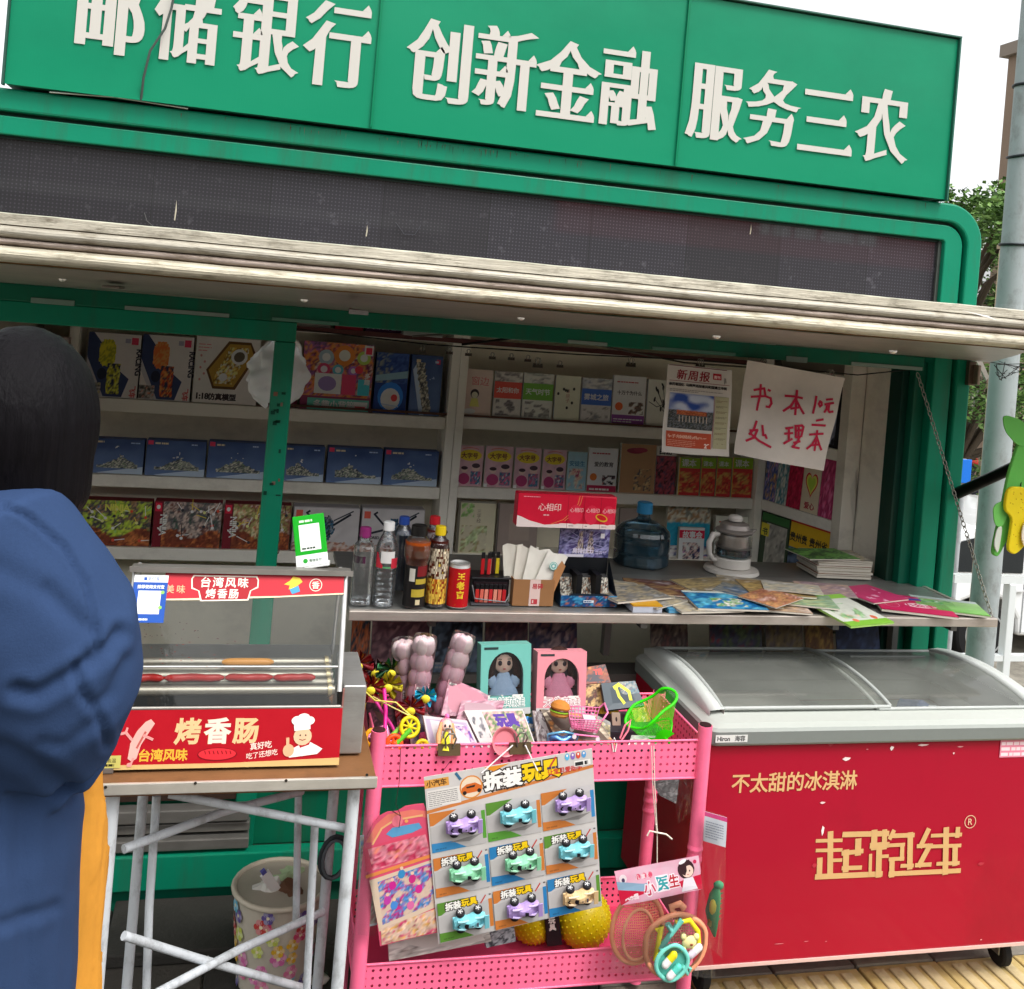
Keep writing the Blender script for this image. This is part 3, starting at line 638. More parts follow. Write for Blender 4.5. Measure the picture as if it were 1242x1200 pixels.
# moulded grey rim: swept section
def rr(x0, x1, y0, y1, r, n=6):
    P = []
    for cx, cy, a0 in ((x1-r, y0+r, -pi/2), (x1-r, y1-r, 0), (x0+r, y1-r, pi/2), (x0+r, y0+r, pi)):
        for k in range(n+1): a = a0+k*pi/2/n; P.append((cx+r*cos(a), cy+r*sin(a)))
    return P
def loft(sections, col, cols=None, smooth=True):
    g = G(); n = len(sections[0])
    for i in range(len(sections)-1):
        a, b = sections[i], sections[i+1]; g.add(a+b, [(k, (k+1) % n, n+(k+1) % n, n+k) for k in range(n)], cols[i] if cols else col, 0, smooth)
    return g
def zc(P, z, rise=0): return [(x, y, z+rise*((y-FY0)/(FY1-FY0))) for x, y in P]
secs = [zc(rr(FX0-.012, FX1+.012, FY0-.014, FY1+.01, .03), .6405), zc(rr(FX0-.014, FX1+.014, FY0-.017, FY1+.01, .032), .646), zc(rr(FX0-.014, FX1+.014, FY0-.017, FY1+.01, .032), .676),
        zc(rr(FX0-.010, FX1+.010, FY0-.013, FY1+.01, .035), .684), zc(rr(FX0+.005, FX1-.005, FY0+.003, FY1+.0, .04), .692), zc(rr(FX0+.03, FX1-.03, FY0+.045, FY1-.02, .045), .700),
        zc(rr(FX0+.06, FX1-.06, FY0+.065, FY1-.04, .03), .699), zc(rr(FX0+.062, FX1-.062, FY0+.067, FY1-.042, .03), .62)]
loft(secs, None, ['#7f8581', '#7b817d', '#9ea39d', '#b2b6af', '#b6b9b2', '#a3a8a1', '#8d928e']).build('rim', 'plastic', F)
g = G(); g.box((FX0+.05, FY0+.06, .545), (FX1-.05, FY1-.035, .555), '#a9aba6')
for a, b in (((FX0+.05, FY0+.055, .556), (FX1-.05, FY0+.06, .63)), ((FX0+.05, FY1-.035, .556), (FX1-.05, FY1-.03, .63)), ((FX0+.045, FY0+.055, .556), (FX0+.05, FY1-.03, .63)), ((FX1-.05, FY0+.055, .556), (FX1-.045, FY1-.03, .63))): g.box(a, b, '#b9bcb6')
g.build('inner_tub', 'plastic', F)
# cut-through look: the tub sits below the open rim
lidz = lambda u: .704+.030*sin(pi*min(1, max(0, u)))**.8
def lid(xa, xb, dz, nm):
    g = G(); ya, yb = FY0+.05, FY1-.02
    g.sheet(lambda u, v: (xa+(xb-xa)*u, ya+(yb-ya)*v, lidz(v)+dz), 6, 14, '#ffffff'); o = g.build(nm, 'lidglass', F)
    g = G()
    for x in (xa, xb):
        g.tube([(x, ya+(yb-ya)*k/14, lidz(k/14)+dz) for k in range(15)], .006, '#b4b8b4', 6)
    g.tube([(xa, ya, lidz(0)+dz), (xb, ya, lidz(0)+dz)], .005, '#b4b8b4', 6); g.tube([(xa, yb, lidz(1)+dz), (xb, yb, lidz(1)+dz)], .006, '#a4a8a4', 6)
    g.build('lid_frame', 'plastic', o)
lid(FX0+.05, 1.735, .006, 'sliding_lid'); lid(1.70, FX1-.045, 0, 'sliding_lid')
for x in (FX0+.035, FX1-.032):
    g = G(); pts = []
    ya, yb = FY0+.04, FY1-.01
    pr = [(ya+(yb-ya)*k/14, lidz(k/14)+.004) for k in range(15)]
    g.add([(x-.022, y, z) for y, z in pr]+[(x+.018, y, z+.004) for y, z in pr]+[(x-.022, y, .69) for y, z in pr]+[(x+.018, y, .69) for y, z in pr],
          [f for k in range(14) for f in ((k, 15+k, 16+k, k+1), (k+1, 31+k, 30+k, k), (15+k, 45+k, 46+k, 16+k))], '#c9cdc8', 0, True)
    g.build('lid_rail', 'plastic', F)
for px, py in ((905, 800), (1040, 800)):
    g = G(); p = W(px, 806, Z=.72); p2 = W(px+105, 806, Z=.72); g.tube([(p.x, 2.76, .729), (p.x+.26, 2.76, .729)], .0035, '#6c706d', 6); g.build('lid_handle', 'plastic', F)
# casters
for x, y in ((FX0+.07, FY0+.08), (FX1-.06, FY0+.08), (FX0+.07, FY1-.08), (FX1-.06, FY1-.08)):
    c = thing('caster', None, None, (x, y, GZ)); c.parent = F
    T = Matrix.Translation((0, 0, .041)) @ Matrix.Rotation(pi/2, 4, 'Y')
    g = G(); g.lathe([(.010, -.014), (.034, -.014), (.040, -.009), (.040, .009), (.034, .014), (.010, .014)], (0, 0, 0), 20, '#1d1d1e', T=T); g.build('wheel', 'rubber', c)
    g = G(); g.box((-.021, -.022, .04), (-.017, .022, .092), '#8c8e8c'); g.box((.017, -.022, .04), (.021, .022, .092), '#8c8e8c'); g.box((-.026, -.028, .092), (.026, .028, .109), '#9a9c9a'); g.build('fork', 'dull', c, bevel=.002)
# prints on the freezer front
A = Art(1.1, .6, z=.0012); AL = Art(1.1, .6, z=.0012)
def fp(px, py): p = W(px, py, Y=2.378); return p.x-FX0, p.z-FZ0
def gold(t, px0, px1, pyb, col='#dcb27a', **k):
    a = fp(px0, pyb[0]); b = fp(px1, pyb[1]); n = len(t); w_ = (b[0]-a[0])/n; A.text(t, a[0], a[1]+.006, w_*1.0, col, **k)
gold('不太甜的冰淇淋', 886, 1042, (963, 958), bold=.018)
L = [([(62, 566), (230, 562)], 26), ([(62, 632), (230, 628)], 26), ([(155, 515), (152, 800)], 46), ([(150, 700), (228, 697)], 26), ([(82, 695), (78, 800)], 44), ([(60, 812), (500, 792)], 40), ([(95, 640), (60, 640)], 2),
     ([(248, 522), (545, 515)], 40), ([(345, 565), (342, 650)], 50), ([(370, 635), (240, 650)], 34), ([(262, 640), (258, 765)], 48), ([(240, 752), (360, 748)], 32), ([(455, 505), (452, 612)], 50), ([(525, 500), (522, 610)], 42), ([(435, 598), (545, 592)], 42),
     ([(488, 590), (482, 800)], 48), ([(428, 662), (424, 800)], 26), ([(490, 672), (545, 669)], 26),
     ([(585, 500), (562, 545)], 34), ([(575, 530), (720, 525)], 34), ([(700, 520), (696, 745)], 46), ([(560, 595), (655, 590)], 28), ([(645, 590), (642, 690)], 34), ([(560, 690), (650, 685)], 28), ([(575, 690), (572, 800)], 44), ([(560, 790), (1035, 768)], 36), ([(640, 735), (715, 733)], 28),
     ([(822, 490), (770, 600)], 40), ([(752, 600), (845, 595)], 30), ([(830, 600), (760, 730)], 42), ([(740, 730), (835, 725)], 32), ([(848, 528), (1045, 520)], 28), ([(848, 602), (1040, 595)], 28), ([(945, 485), (938, 780)], 48), ([(1025, 480), (1020, 530)], 38), ([(1005, 620), (1003, 720)], 46), ([(885, 720), (1028, 714)], 28)]
for pts, wd in L:
    P = [fp(980+x*.1771, 920+y*.1771) for x, y in pts]; AL.line(P, wd*.1771/478*.97, '#d3ab74')
q = fp(1177, 997); A.line([(q[0]+.017*cos(2*pi*k/20), q[1]+.017*sin(2*pi*k/20)) for k in range(20)], .0022, '#e0b896', True); A.text('R', q[0]-.0085, q[1]-.0085, .025, '#e0b896', bold=.01)
A.build('slogan', F, FRONT(FX0, FY0-.0002, FZ0), kind='stuff'); AL.build('logo', F, FRONT(FX0, FY0-.0002, FZ0), kind='stuff'); A = Art(1.1, .6, z=.0012)
for px, py, w_, h_, c in ((1027, 921, 12, 5, '#f2dedd'), (1082, 908, 6, 6, '#f6e6e4'), (1120, 904, 17, 3, '#eed6d4'), (1165, 906, 10, 2, '#d89a9a'), (1157, 914, 3, 3, '#e8cccc'), (998, 974, 8, 3, '#eccfcd'), (998, 1008, 4, 13, '#f4e4e2'), (1008, 902, 10, 8, '#b23a4a'),
                      (945, 1145, 14, 1, '#d08088'), (978, 1142, 7, 1, '#d08088'), (1002, 1142, 3, 1, '#d08088'), (1190, 1048, 10, 5, '#b83444'), (988, 1050, 8, 6, '#b83040'), (1052, 909, 4, 1, '#d89898'), (1190, 1140, 3, 2, '#e6a0a0')):
    a = fp(px, py); s_ = 1/478; A.poly([(a[0]-w_/2*s_, a[1]), (a[0]-w_*.2*s_, a[1]+h_/2*s_), (a[0]+w_/2*s_, a[1]+h_*.3*s_), (a[0]+w_*.3*s_, a[1]-h_*.2*s_), (a[0]-.1*w_*s_, a[1]-h_/2*s_)], c)
a = fp(1212, 919); A.rect(a[0], a[1], .14, .052, '#e58aa0'); A.bars(a[0]+.004, a[1]+.004, .13, .044, 3, '#f6dbe0', .6, 3)
A.build('scuffs', F, FRONT(FX0, FY0-.0002, FZ0), kind='stuff')
A = Art(.1, .02, z=.001); A.rect(0, 0, .088, .019, '#d8dad6'); A.text('Hiron', .004, .004, .0155, '#26262a', bold=.03); A.text('海容', .052, .004, .015, '#26262a', bold=.02)
p = W(868, 896, Y=2.362); A.build('badge', F, FRONT(p.x, FY0-.0172, .651))
# stock lying in the freezer
def pack(nm, label, cat, loc, fn, rz=0, group=None, rot=None):
    t = thing(nm, label, cat, loc, rz, group, rot); fn(t); return t
def slush(t):
    g = G(); g.lathe([(.02, 0), (.033, .01), (.034, .075), (.022, .095), (.018, .1)], (0, 0, 0), 12, '#3f557f'); g.build('body', 'plastic', t)
    g = G(); g.lathe([(.021, .1), (.021, .115), (.019, .118)], (0, 0, 0), 12, '#d8dce0'); g.build('cap', 'plastic', t)
pack('bottle', 'blue bottle with pale cap lying inside the freezer under the right lid', 'bottle', (1.96, 2.70, .59), slush, rot=(1.3, .2, .4))
for i, (x, y, c, lb) in enumerate(((1.62, 2.56, '#b08a86', 'dusty pink ice cream packet inside the freezer nearest the middle lid bar'), (1.52, 2.60, '#a3a093', 'beige ice cream packet lying left of the pink one in the freezer'), (2.03, 2.60, '#8e3542', 'dark red frozen pack at the right end inside the freezer'))):
    g = G(); g.sheet(lambda u, v: (-.06+.12*u, -.035+.07*v, .02*sin(pi*u)*sin(pi*v)+.004*noise.noise(Vector((u*6, v*6, i)))), 10, 8, c); g.sheet(lambda u, v: (.06-.12*u, -.035+.07*v, -.005*sin(pi*u)*sin(pi*v)), 4, 4, c)
    tag(g.build('ice_cream_packet', 'print', None, (x, y, .565), (.1, .1, i*.8)), lb, 'packet')
g = G(); g.box((-.2, -.12, 0), (.2, .12, .05), '#8f8f88'); tag(g.build('carton', 'box', None, (1.45, 2.70, .5555)), 'grey carton filling the left half of the freezer under the lid', 'carton')
# ================================================================== folding table
TB = thing('folding_table', 'brown topped folding table with chipped white tube legs carrying the sausage warmer', 'table')
g = G(); g.box((-.235, 2.034, .716), (.300, 2.50, .742), '#7d5636'); g.build('table_top', 'wood', TB, bevel=.002)
g = G(); g.box((-.237, 2.026, .7225), (.302, 2.0335, .744), '#d2cdc2'); g.build('edge_strip', 'steel', TB, bevel=.0015)
for px, py in ((128, 955), (237, 950), (347, 947), (445, 940)):
    p = W(px, py, Y=2.025); g = G(); g.lathe([(.0, 0), (.0028, .0008), (.003, .002)], (0, 0, 0), 10, '#4a4640', T=Matrix.Translation((p.x, 2.0262, p.z)) @ Matrix.Rotation(pi/2, 4, 'X')); g.build('screw', 'dull', TB)
def tb(pts, r=.010, nm='brace', Y=2.2, col='#c9ced2', n=10, m='wmetal'):
    g = G(); g.tube([W(x, y, Y=Y) if len(q) == 2 else W(q[0], q[1], Y=q[2]) for q in pts for x, y in [q[:2]]], r, col, n); return g.build(nm, m, TB)
for x0, y0, r in ((-.197, 2.065, .0135), (.262, 2.065, .0125), (-.165, 2.40, .0115), (.262, 2.44, .0125)):
    g = G(); g.tube([(x0, y0, GZ+.012), (x0, y0, .7155)], r, '#d0d5d8', 12); o = g.build('leg', 'wmetal', TB)
    g = G(); g.lathe([(.0165, 0), (.0165, .03), (.014, .034)], (x0, y0, GZ), 12, '#202020'); g.build('rubber_foot', 'rubber', o)
tb([(190, 965, 2.20), (181, 1100, 2.20), (176, 1250, 2.20)], .0085); tb([(382, 1000, 2.20), (376, 1120, 2.2), (369, 1260, 2.20)], .0085); tb([(362, 965, 2.42), (359, 1118, 2.42)], .0085)
tb([(205, 963, 2.09), (420, 1005, 2.09)], .0085, Y=2.09); tb([(150, 1030, 2.11), (270, 985, 2.25), (366, 960, 2.40)], .009); tb([(150, 1135, 2.12), (240, 1163, 2.2), (372, 1200, 2.32)], .009); tb([(190, 1205, 2.12), (290, 1152, 2.25), (392, 1106, 2.42)], .009)
g = G(); p = W(405, 1040, Y=2.42); g.tube([p+Vector((.03*cos(a)-.01*sin(a), 0, .045*sin(a)+.02*cos(a))) for a in [2*pi*k/16 for k in range(16)]], .006, '#3a3f42', 6, closed=True); g.tube([p+Vector((.024*cos(a)-.01*sin(a), -.01, .04*sin(a)+.02*cos(a))) for a in [2*pi*k/16 for k in range(16)]], .004, '#5a6064', 6, closed=True)
tag(g.build('cable_loop', 'rubber'), 'dark looped strap hanging behind the right legs of the folding table', 'strap')
# ================================================================== trash bin
def binfn():
    p = W(331, 1180, Y=2.62); cx, cy = p.x, 2.62; B = thing('waste_bin', 'white waste bin printed with bright flowers under the folding table', 'bin', (cx, cy, GZ))
    r0, r1, h = .083, .112, .24
    g = G(); g.lathe([(r0, 0), (r0+.004, .005), (r1, h)], n=28, col='#cfc6b4', smooth=True); g.f = [f for f in g.f]
    # open top: drop the cap
    g.f.pop(); g.c.pop(); g.m.pop(); g.s.pop(); g.uv.pop(); g.build('bin_body', 'plastic', B)
    g = G(); g.lathe([(r0, .02), (r1-.004, h)][::-1], n=28, col='#a39a8a'); g.build('bin_liner', 'plastic', B)
    g = G(); g.tube([((r1+.002)*cos(2*pi*k/28), (r1+.002)*sin(2*pi*k/28), h) for k in range(28)], .007, '#c8beaa', 8, closed=True); g.build('bin_rim', 'plastic', B)
    cols = ['#d84d72', '#e0b030', '#6cb6d0', '#c9453f', '#d96fa6', '#6a5a9a', '#c6cf5a', '#e07a9c']; R = random.Random(2); g = G()
    for k in range(46):
        a = -pi/2+R.uniform(-1.7, 1.7); z = .015+.21*((k*.618) % 1); rad = r0+(r1-r0)*z/h+.0046; g = G(); c = cols[k % 8]; s = R.uniform(.012, .02)
        for j in range(6):
            b = j*pi/3+R.random()*.2; u = s*.62*cos(b); v = s*.62*sin(b); pts = []
            for t in range(8):
                uu = u+s*.42*cos(2*pi*t/8); vv = v+s*.42*sin(2*pi*t/8); aa = a+uu/rad; pts.append((rad*cos(aa), rad*sin(aa), z+vv))
            g.add(pts, [tuple(range(8))], c if j % 2 else mixcol(c, '#ffffff', .25))
        rad += .0005; g.add([(rad*cos(a+s*.25*cos(t)/rad), rad*sin(a+s*.25*cos(t)/rad), z+s*.25*sin(t)) for t in [2*pi*q/8 for q in range(8)]], [tuple(range(8))], '#f1e7c0'); g.build('flower', 'print', B)
    for k, (x, y, c, nm, lb) in enumerate(((-.03, .0, '#d9d6cc', 'crumpled_paper', 'crumpled pale paper heaped in the flowered bin'), (.03, -.02, '#6a4a36', 'food_wrapper', 'brown food wrapper at the front of the flowered bin'), (.02, .04, '#9fb38a', 'crumpled_wrapper', 'greenish crumpled wrapper at the back of the flowered bin'))):
        g = G(); g.ball((0, 0, 0), .045, c, 14); g.v = [tuple(Vector(v)*(1+.55*noise.noise(Vector(v)*38+Vector((k*9, 0, 0))))) for v in g.v]; g.s = [False]*len(g.s)
        tag(g.build(nm, 'paper', None, (cx+x, cy+y, GZ+.21)), lb, 'litter', 'rubbish in the flowered bin')
    g = G(); g.box((-.012, -.004, 0), (.012, .004, .09), '#e5e3de'); g.box((-.006, -.005, .09), (.006, .005, .1), '#5a5aa0'); tag(g.build('empty_tube', 'plastic', None, (cx+.005, cy-.02, GZ+.215), (0, -.6, .3)), 'white squeezed tube sticking out of the flowered bin', 'tube')
binfn()
for px, py, s, lb in ((170, 1134, .02, 'scrap of white paper beside the left table leg'), (257, 1157, .022, 'crumpled pale tissue on the ground between the table legs'), (388, 1192, .02, 'white scrap at the foot of the rear right table leg')):
    p = W(px, py, Z=GZ+.01); g = G(); g.ball((0, 0, s*.4), (s*1.4, s, s*.5), '#d8d4c8', 10); g.v = [tuple(Vector(v)*(1+.5*noise.noise(Vector(v)*60))) for v in g.v]; tag(g.build('paper_scrap', 'paper', None, p), lb, 'litter')
g = G(); p = W(235, 1160, Y=2.72); g.box((-.22, -.10, 0), (.17, .14, .035), '#3a3834'); tag(g.build('concrete_block', 'stone', None, (p.x+.0, 2.80, GZ), bevel=.005), 'flat grey concrete block on the ground against the kiosk base', 'block')
# ================================================================== sausage warmer
WM = thing('sausage_warmer', 'glass fronted roller sausage warmer with red printed panels on the folding table', 'food warmer', (0, 0, 0))
X0, X1, ZB = -.207, .228, .745; YF, YT, YBk = 2.075, 2.215, 2.33
RED = '#b31224'
g = G(); g.box((X0+.002, YF+.012, ZB+.002), (X1-.001, YBk, ZB+.035), '#8f8c86'); g.build('base', 'steel', WM, bevel=.003)
g = G(); g.prism([(YF, ZB+.004), (YF+.02, ZB+.112), (YF+.028, ZB+.112), (YF+.011, ZB+.004)], X1-X0, '#a9a49c', T=Matrix(((0, 0, 1, X0), (1, 0, 0, 0), (0, 1, 0, 0), (0, 0, 0, 1)))); g.build('front_panel', 'steel', WM)
tl = math.atan2(.02, .108); PT = Matrix.Translation((X0, YF-.0006, ZB+.004)) @ Matrix.Rotation(-tl, 4, 'X') @ FRONT()
pw, ph = X1-X0, .109
A = Art(pw, ph, z=.0006)
A.rect(0, .008, pw, ph-.008, '#b01020'); A.rect(0, 0, pw, .0078, '#d9b779'); A.poly([(0, .0075), (pw, .0075), (pw, .014), (pw*.5, .0085), (0, .0085)], '#e0b478')
A.text('烤香肠', .112, .05, .05, '#e3c08c', bold=.035, gap=.0065); A.text('香', .1685, .05, .05, '#ecdccb', bold=.035)
A.text('台湾风味', .048, .0165, .0235, '#e6b23c', bold=.03)
A.text('真好吃', .258, .032, .0145, '#f0ded0', bold=.015, rot=.12); A.text('吃了还想吃', .252, .015, .0125, '#f0ded0', bold=.01, rot=.13)
A.ell(.196, .025, .038, .0125, '#7e0c18', 20); A.ell(.196, .0255, .036, .0108, '#e0303a', 20)
for k in range(7): A.line([(.172+k*.008, .031), (.174+k*.008, .026)], .0018, '#8a1018')
A.poly([(.03, .02), (.038, .015), (.046, .02), (.052, .045), (.067, .072), (.074, .084), (.066, .092), (.056, .087), (.042, .07), (.032, .048)], '#eeb0a6'); A.line([(.045, .04), (.058, .068)], .004, '#c06058')
A.line([(.034, .055), (.022, .068), (.014, .066)], .005, '#e89a94'); A.line([(.022, .068), (.024, .076)], .004, '#e89a94'); A.line([(.056, .062), (.072, .055)], .005, '#e89a94'); A.line([(.04, .02), (.036, .008)], .004, '#e89a94'); A.ell(.034, .009, .005, .004, '#e89a94')
cx = .345; k = .95
A.poly([(cx-.01, .016), (cx+.045, .022), (cx+.055, .032), (cx+.03, .045), (cx+.005, .038), (cx-.014, .028)], '#f2efe8'); A.poly([(cx+.008, .040), (cx+.03, .047), (cx+.028, .04), (cx+.01, .034)], '#b01020')
A.ell(cx+.014, .056, .018, .017, '#efc09a'); A.ell(cx+.009, .058, .0015, .002, '#2a1a14', 8); A.ell(cx+.02, .058, .0015, .002, '#2a1a14', 8); A.line([(cx+.008, .0505), (cx+.014, .0485), (cx+.020, .0505)], .0015, '#7a2a1a')
A.rect(cx-.004, .068, .032, .012, '#f4f1ec', .1); A.ell(cx+.002, .086, .012, .009, '#f4f1ec'); A.ell(cx+.014, .090, .013, .01, '#f6f4f0'); A.ell(cx+.026, .086, .010, .008, '#f4f1ec')
A.ell(cx-.012, .03, .011, .012, '#e8b088'); A.line([(cx-.014, .038), (cx-.015, .052)], .006, '#e8b088')
A.poly([(0, ph), (.016, ph), (.004, ph-.014)], '#f0ece6')
A.build('front_print', WM, PT)
# right steel column and its corner
g = G(); g.box((X1+.001, 2.125, ZB+.002), (X1+.05, YBk, ZB+.145), '#a8a7a4'); g.build('side_housing', 'steel', WM, bevel=.004, seg=3)
g = G(); g.box((X1+.0005, 2.118, ZB+.01), (X1+.0042, 2.1245, ZB+.14), '#c98c86'); g.build('housing_trim', 'steel', WM)
g = G(); g.box((X0-.03, YF-.004, ZB-.001), (X0+.006, YF+.03, ZB+.008), '#8f8c88'); g.build('tray_corner', 'steel', WM)
A = Art(.06, .03); A.rect(0, 0, .052, .024, '#d8cf72'); A.bars(.003, .003, .046, .006, 1, '#3a3620', .8); A.line([(.01, .012), (.016, .02), (.022, .012)], .0016, '#3a3620'); A.text('高温', .026, .011, .009, '#3a3620')
A.build('warning_label', WM, FRONT(X0-.034, YF-.0016, ZB+.0085))
# frame
ZT = 1.098; YTB = YT+.045
def wf(a, b, r=.004, col='#b9b9b6', nm='frame_bar'): g = G(); g.tube([a, b], r, col, 6); return g.build(nm, 'steel', WM)
fl0, fl1 = (X0+.004, YF+.024, ZB+.118), (X0+.0, YT, ZT-.006); fr0, fr1 = (X1-.012, YF+.024, ZB+.118), (X1-.012, YT, ZT-.006)
wf(fl0, fl1, .0035); wf((X1-.008, YF+.03, ZB+.14), (X1-.004, YT, ZT-.006), .0055, '#cfcfcc'); wf((X0+.006, YBk, ZB+.14), (X0+.006, YTB, ZT), .004); wf((X1-.008, YBk, ZB+.14), (X1-.012, YTB, ZT), .004)
mid = lambda a, b, t: tuple(a[i]+(b[i]-a[i])*t for i in range(3))
wf(mid(fl0, fl1, .28), mid(fr0, fr1, .28), .0028, '#c9c9c4'); wf((X0, YF+.022, ZB+.113), (X1-.004, YF+.022, ZB+.113), .004, '#9a968f')
g = G(); g.box((X0-.006, YT-.012, ZT), (X1+.008, YTB-.02, ZT+.006), '#8f8c86'); g.build('top_plate', 'steel', WM, bevel=.003)
g = G(); g.box((X0-.008, YT-.016, ZT-.002), (X1+.010, YT-.0125, ZT+.009), '#a29e98'); g.build('top_lip', 'steel', WM)
g = G()
def pane(a, b, c, d, nm): g = G(); g.add([a, b, c, d], [(0, 1, 2, 3)], '#ffffff'); g.build(nm, 'glass', WM)
pane((X0+.004, YF+.022, ZB+.118), (X1-.012, YF+.022, ZB+.118), (X1-.010, YT-.002, ZT-.002), (X0+.002, YT-.002, ZT-.002), 'front_pane')
pane((X1-.008, YF+.03, ZB+.118), (X1-.008, YBk-.004, ZB+.118), (X1-.010, YTB-.004, ZT-.002), (X1-.008, YT+.004, ZT-.002), 'side_pane'); pane((X0+.005, YBk-.004, ZB+.118), (X0+.005, YF+.03, ZB+.118), (X0+.003, YT+.004, ZT-.002), (X0+.003, YTB-.004, ZT-.002), 'side_pane')
# header print behind/on the glass
sl = math.atan2(YT-YF-.024, ZT-ZB-.118); HT = Matrix.Translation((X0+.002, YT-.0065, ZT-.004)) @ Matrix.Rotation(-sl, 4, 'X') @ FRONT()
A = Art(.43, .06, z=.0008)
hw = X1-X0-.010
A.poly([(.06, -.054), (.12, -.052), (.2, -.048), (.29, -.045), (hw, -.036), (hw, 0), (.06, 0)], '#c02634'); A.poly([(.06, -.056), (.12, -.055), (.2, -.051), (.29, -.047), (hw, -.0385), (hw, -.0355), (.29, -.044), (.2, -.047), (.12, -.051), (.06, -.053)], '#ecd6b4')
def plaque(o, c): A.poly([(.118-o, -.006+o), (.242+o, -.006+o), (.246+o, -.012), (.246+o, -.026-o), (.232+o, -.034), (.228+o, -.052-o), (.136-o, -.055-o), (.130-o, -.036), (.116-o, -.030-o), (.114-o, -.012)], c)
plaque(.002, '#f0e4d4'); plaque(-.0006, '#a81a26')
A.text('台湾风味', .130, -.0265, .0225, '#f2e6d8', bold=.02, gap=.003); A.text('烤香肠', .143, -.0485, .0205, '#f2e6d8', bold=.02, gap=.003)
A.text('美味', .063, -.040, .018, '#d9b48a', bold=.01, gap=.004); A.ell(.366, -.02, .0135, .0135, '#f0dcc8'); A.ell(.366, -.02, .0118, .0118, '#c02634'); A.text('香', .3575, -.0265, .0165, '#f0dcc8', bold=.02)
A.poly([(.300, -.02), (.312, -.012), (.318, -.003), (.332, -.006), (.338, -.014), (.328, -.022), (.318, -.028), (.310, -.030), (.312, -.022)], '#e9c840'); A.poly([(.312, -.03), (.33, -.022), (.334, -.034), (.318, -.04)], '#4a9ac8')
A.build('header_print', WM, HT)
# blue payment notice: code itself left blank
A = Art(.075, .1, z=.002); A.rect(0, 0, .066, .094, '#1c50a8'); A.rect(0, .080, .066, .0145, '#f0f2f4'); A.rect(.011, .017, .044, .046, '#f2f2f0'); A.rect(.016, .0235, .034, .035, '#dfe0e2')
A.text('支付宝', .026, .084, .008, '#2a5ab0', bold=.01); A.rect(.019, .0835, .006, .0065, '#2a5ab0'); A.text('推荐使用支付宝', .008, .068, .0076, '#f0f2f4', bold=.03); A.bars(.013, .0045, .042, .0055, 1, '#dfe4f0', .7, 4)
for x, y in ((.058, .06), (.003, .045), (.056, .03)): A.ell(x, y, .0036, .0036, '#8cc860', 12)
A.build('payment_notice', WM, Matrix.Translation((0, -.0022, -.002)) @ HT @ Matrix.Translation((.001, -.098, 0)), m='print')
g = G(); R = random.Random(14)
for k in range(60):
    u = R.random(); v = R.uniform(.30, .62) if u < .6 else R.uniform(.25, .5); a = Vector(mid(fl0, fr0, .03+.5*u)); b = Vector(mid(fl1, fr1, .03+.5*u)); q = a.lerp(b, v)+Vector((0, -.0035, 0)); w_ = R.uniform(.001, .004)
    g.add([q, q+Vector((w_, 0, 0)), q+Vector((w_, .0002, .0008)), q+Vector((0, .0002, .0008))], [(0, 1, 2, 3)], R.choice(['#8a2420', '#b0544a', '#6a3a30']))
g.build('grease_flecks', 'print', WM, kind='stuff')
# lit lamp strip + inner back / rollers / tray
g = G(); g.box((X0+.01, YBk-.003, ZB+.04), (X1-.01, YBk, ZB+.16), '#8d8f8c'); g.build('rear_sill', 'steel', WM)
g = G(); g.box((X0+.01, YF+.03, ZB+.05), (X1-.012, YBk-.01, ZB+.062), '#242626'); g.build('drip_tray', 'dull', WM)
g = G(); g.tube([(X0+.01, YF+.034, ZB+.068), (X1-.03, YF+.034, ZB+.071)], .0035, '#c9ccc8', 8); g.build('tray_rim', 'steel', WM)
for k in range(5):
    y = YF+.050+k*.034; z = ZB+.137+k*.002
    g = G(); g.tube([(X0+.012, y, z), (X1-.016, y, z)], .0095, '#a8a296', 14); g.tube([(X1-.030, y, z), (X1-.022, y, z)], .0135, '#c9b994', 14); g.build('roller', 'dull', WM)
saus = [(0, -.197, -.127, 'first sausage from the left on the front roller, cut by the frame'), (0, -.1265, -.010, 'second sausage from the left on the front roller of the warmer'), (0, -.0085, .086, 'third sausage from the left on the front roller of the warmer'), (0, .0875, .172, 'rightmost red sausage on the front roller of the warmer')]
for k, a, b, lb in saus:
    y = YF+.067; z = ZB+.157; N = 12
    g = G(); g.tube([(a+(b-a)*i/N, y+.004*noise.noise(Vector((a*9+i*.3, 0, 0))), z-.001) for i in range(N+1)], [.0078*(1+.12*noise.noise(Vector((a*20+i*.5, 3, 0))))*min(1, .35+math.sqrt(max(0, 1-(abs(i-N/2)/(N/2))**6))*.65) for i in range(N+1)], '#a81a16', 12)
    tag(g.build('sausage', 'plastic'), lb, 'sausage', 'sausages on the warmer rollers')
g = G(); a, b = -.018, .088; N = 12; g.tube([(a+(b-a)*i/N, YF+.135, ZB+.163) for i in range(N+1)], [.0085*min(1, .35+math.sqrt(max(0, 1-(abs(i-6)/6)**6))*.65) for i in range(N+1)], '#c98a3c', 12)
tag(g.build('corn_sausage', 'plastic'), 'yellow brown sausage on a rear roller of the warmer', 'sausage', 'sausages on the warmer rollers')
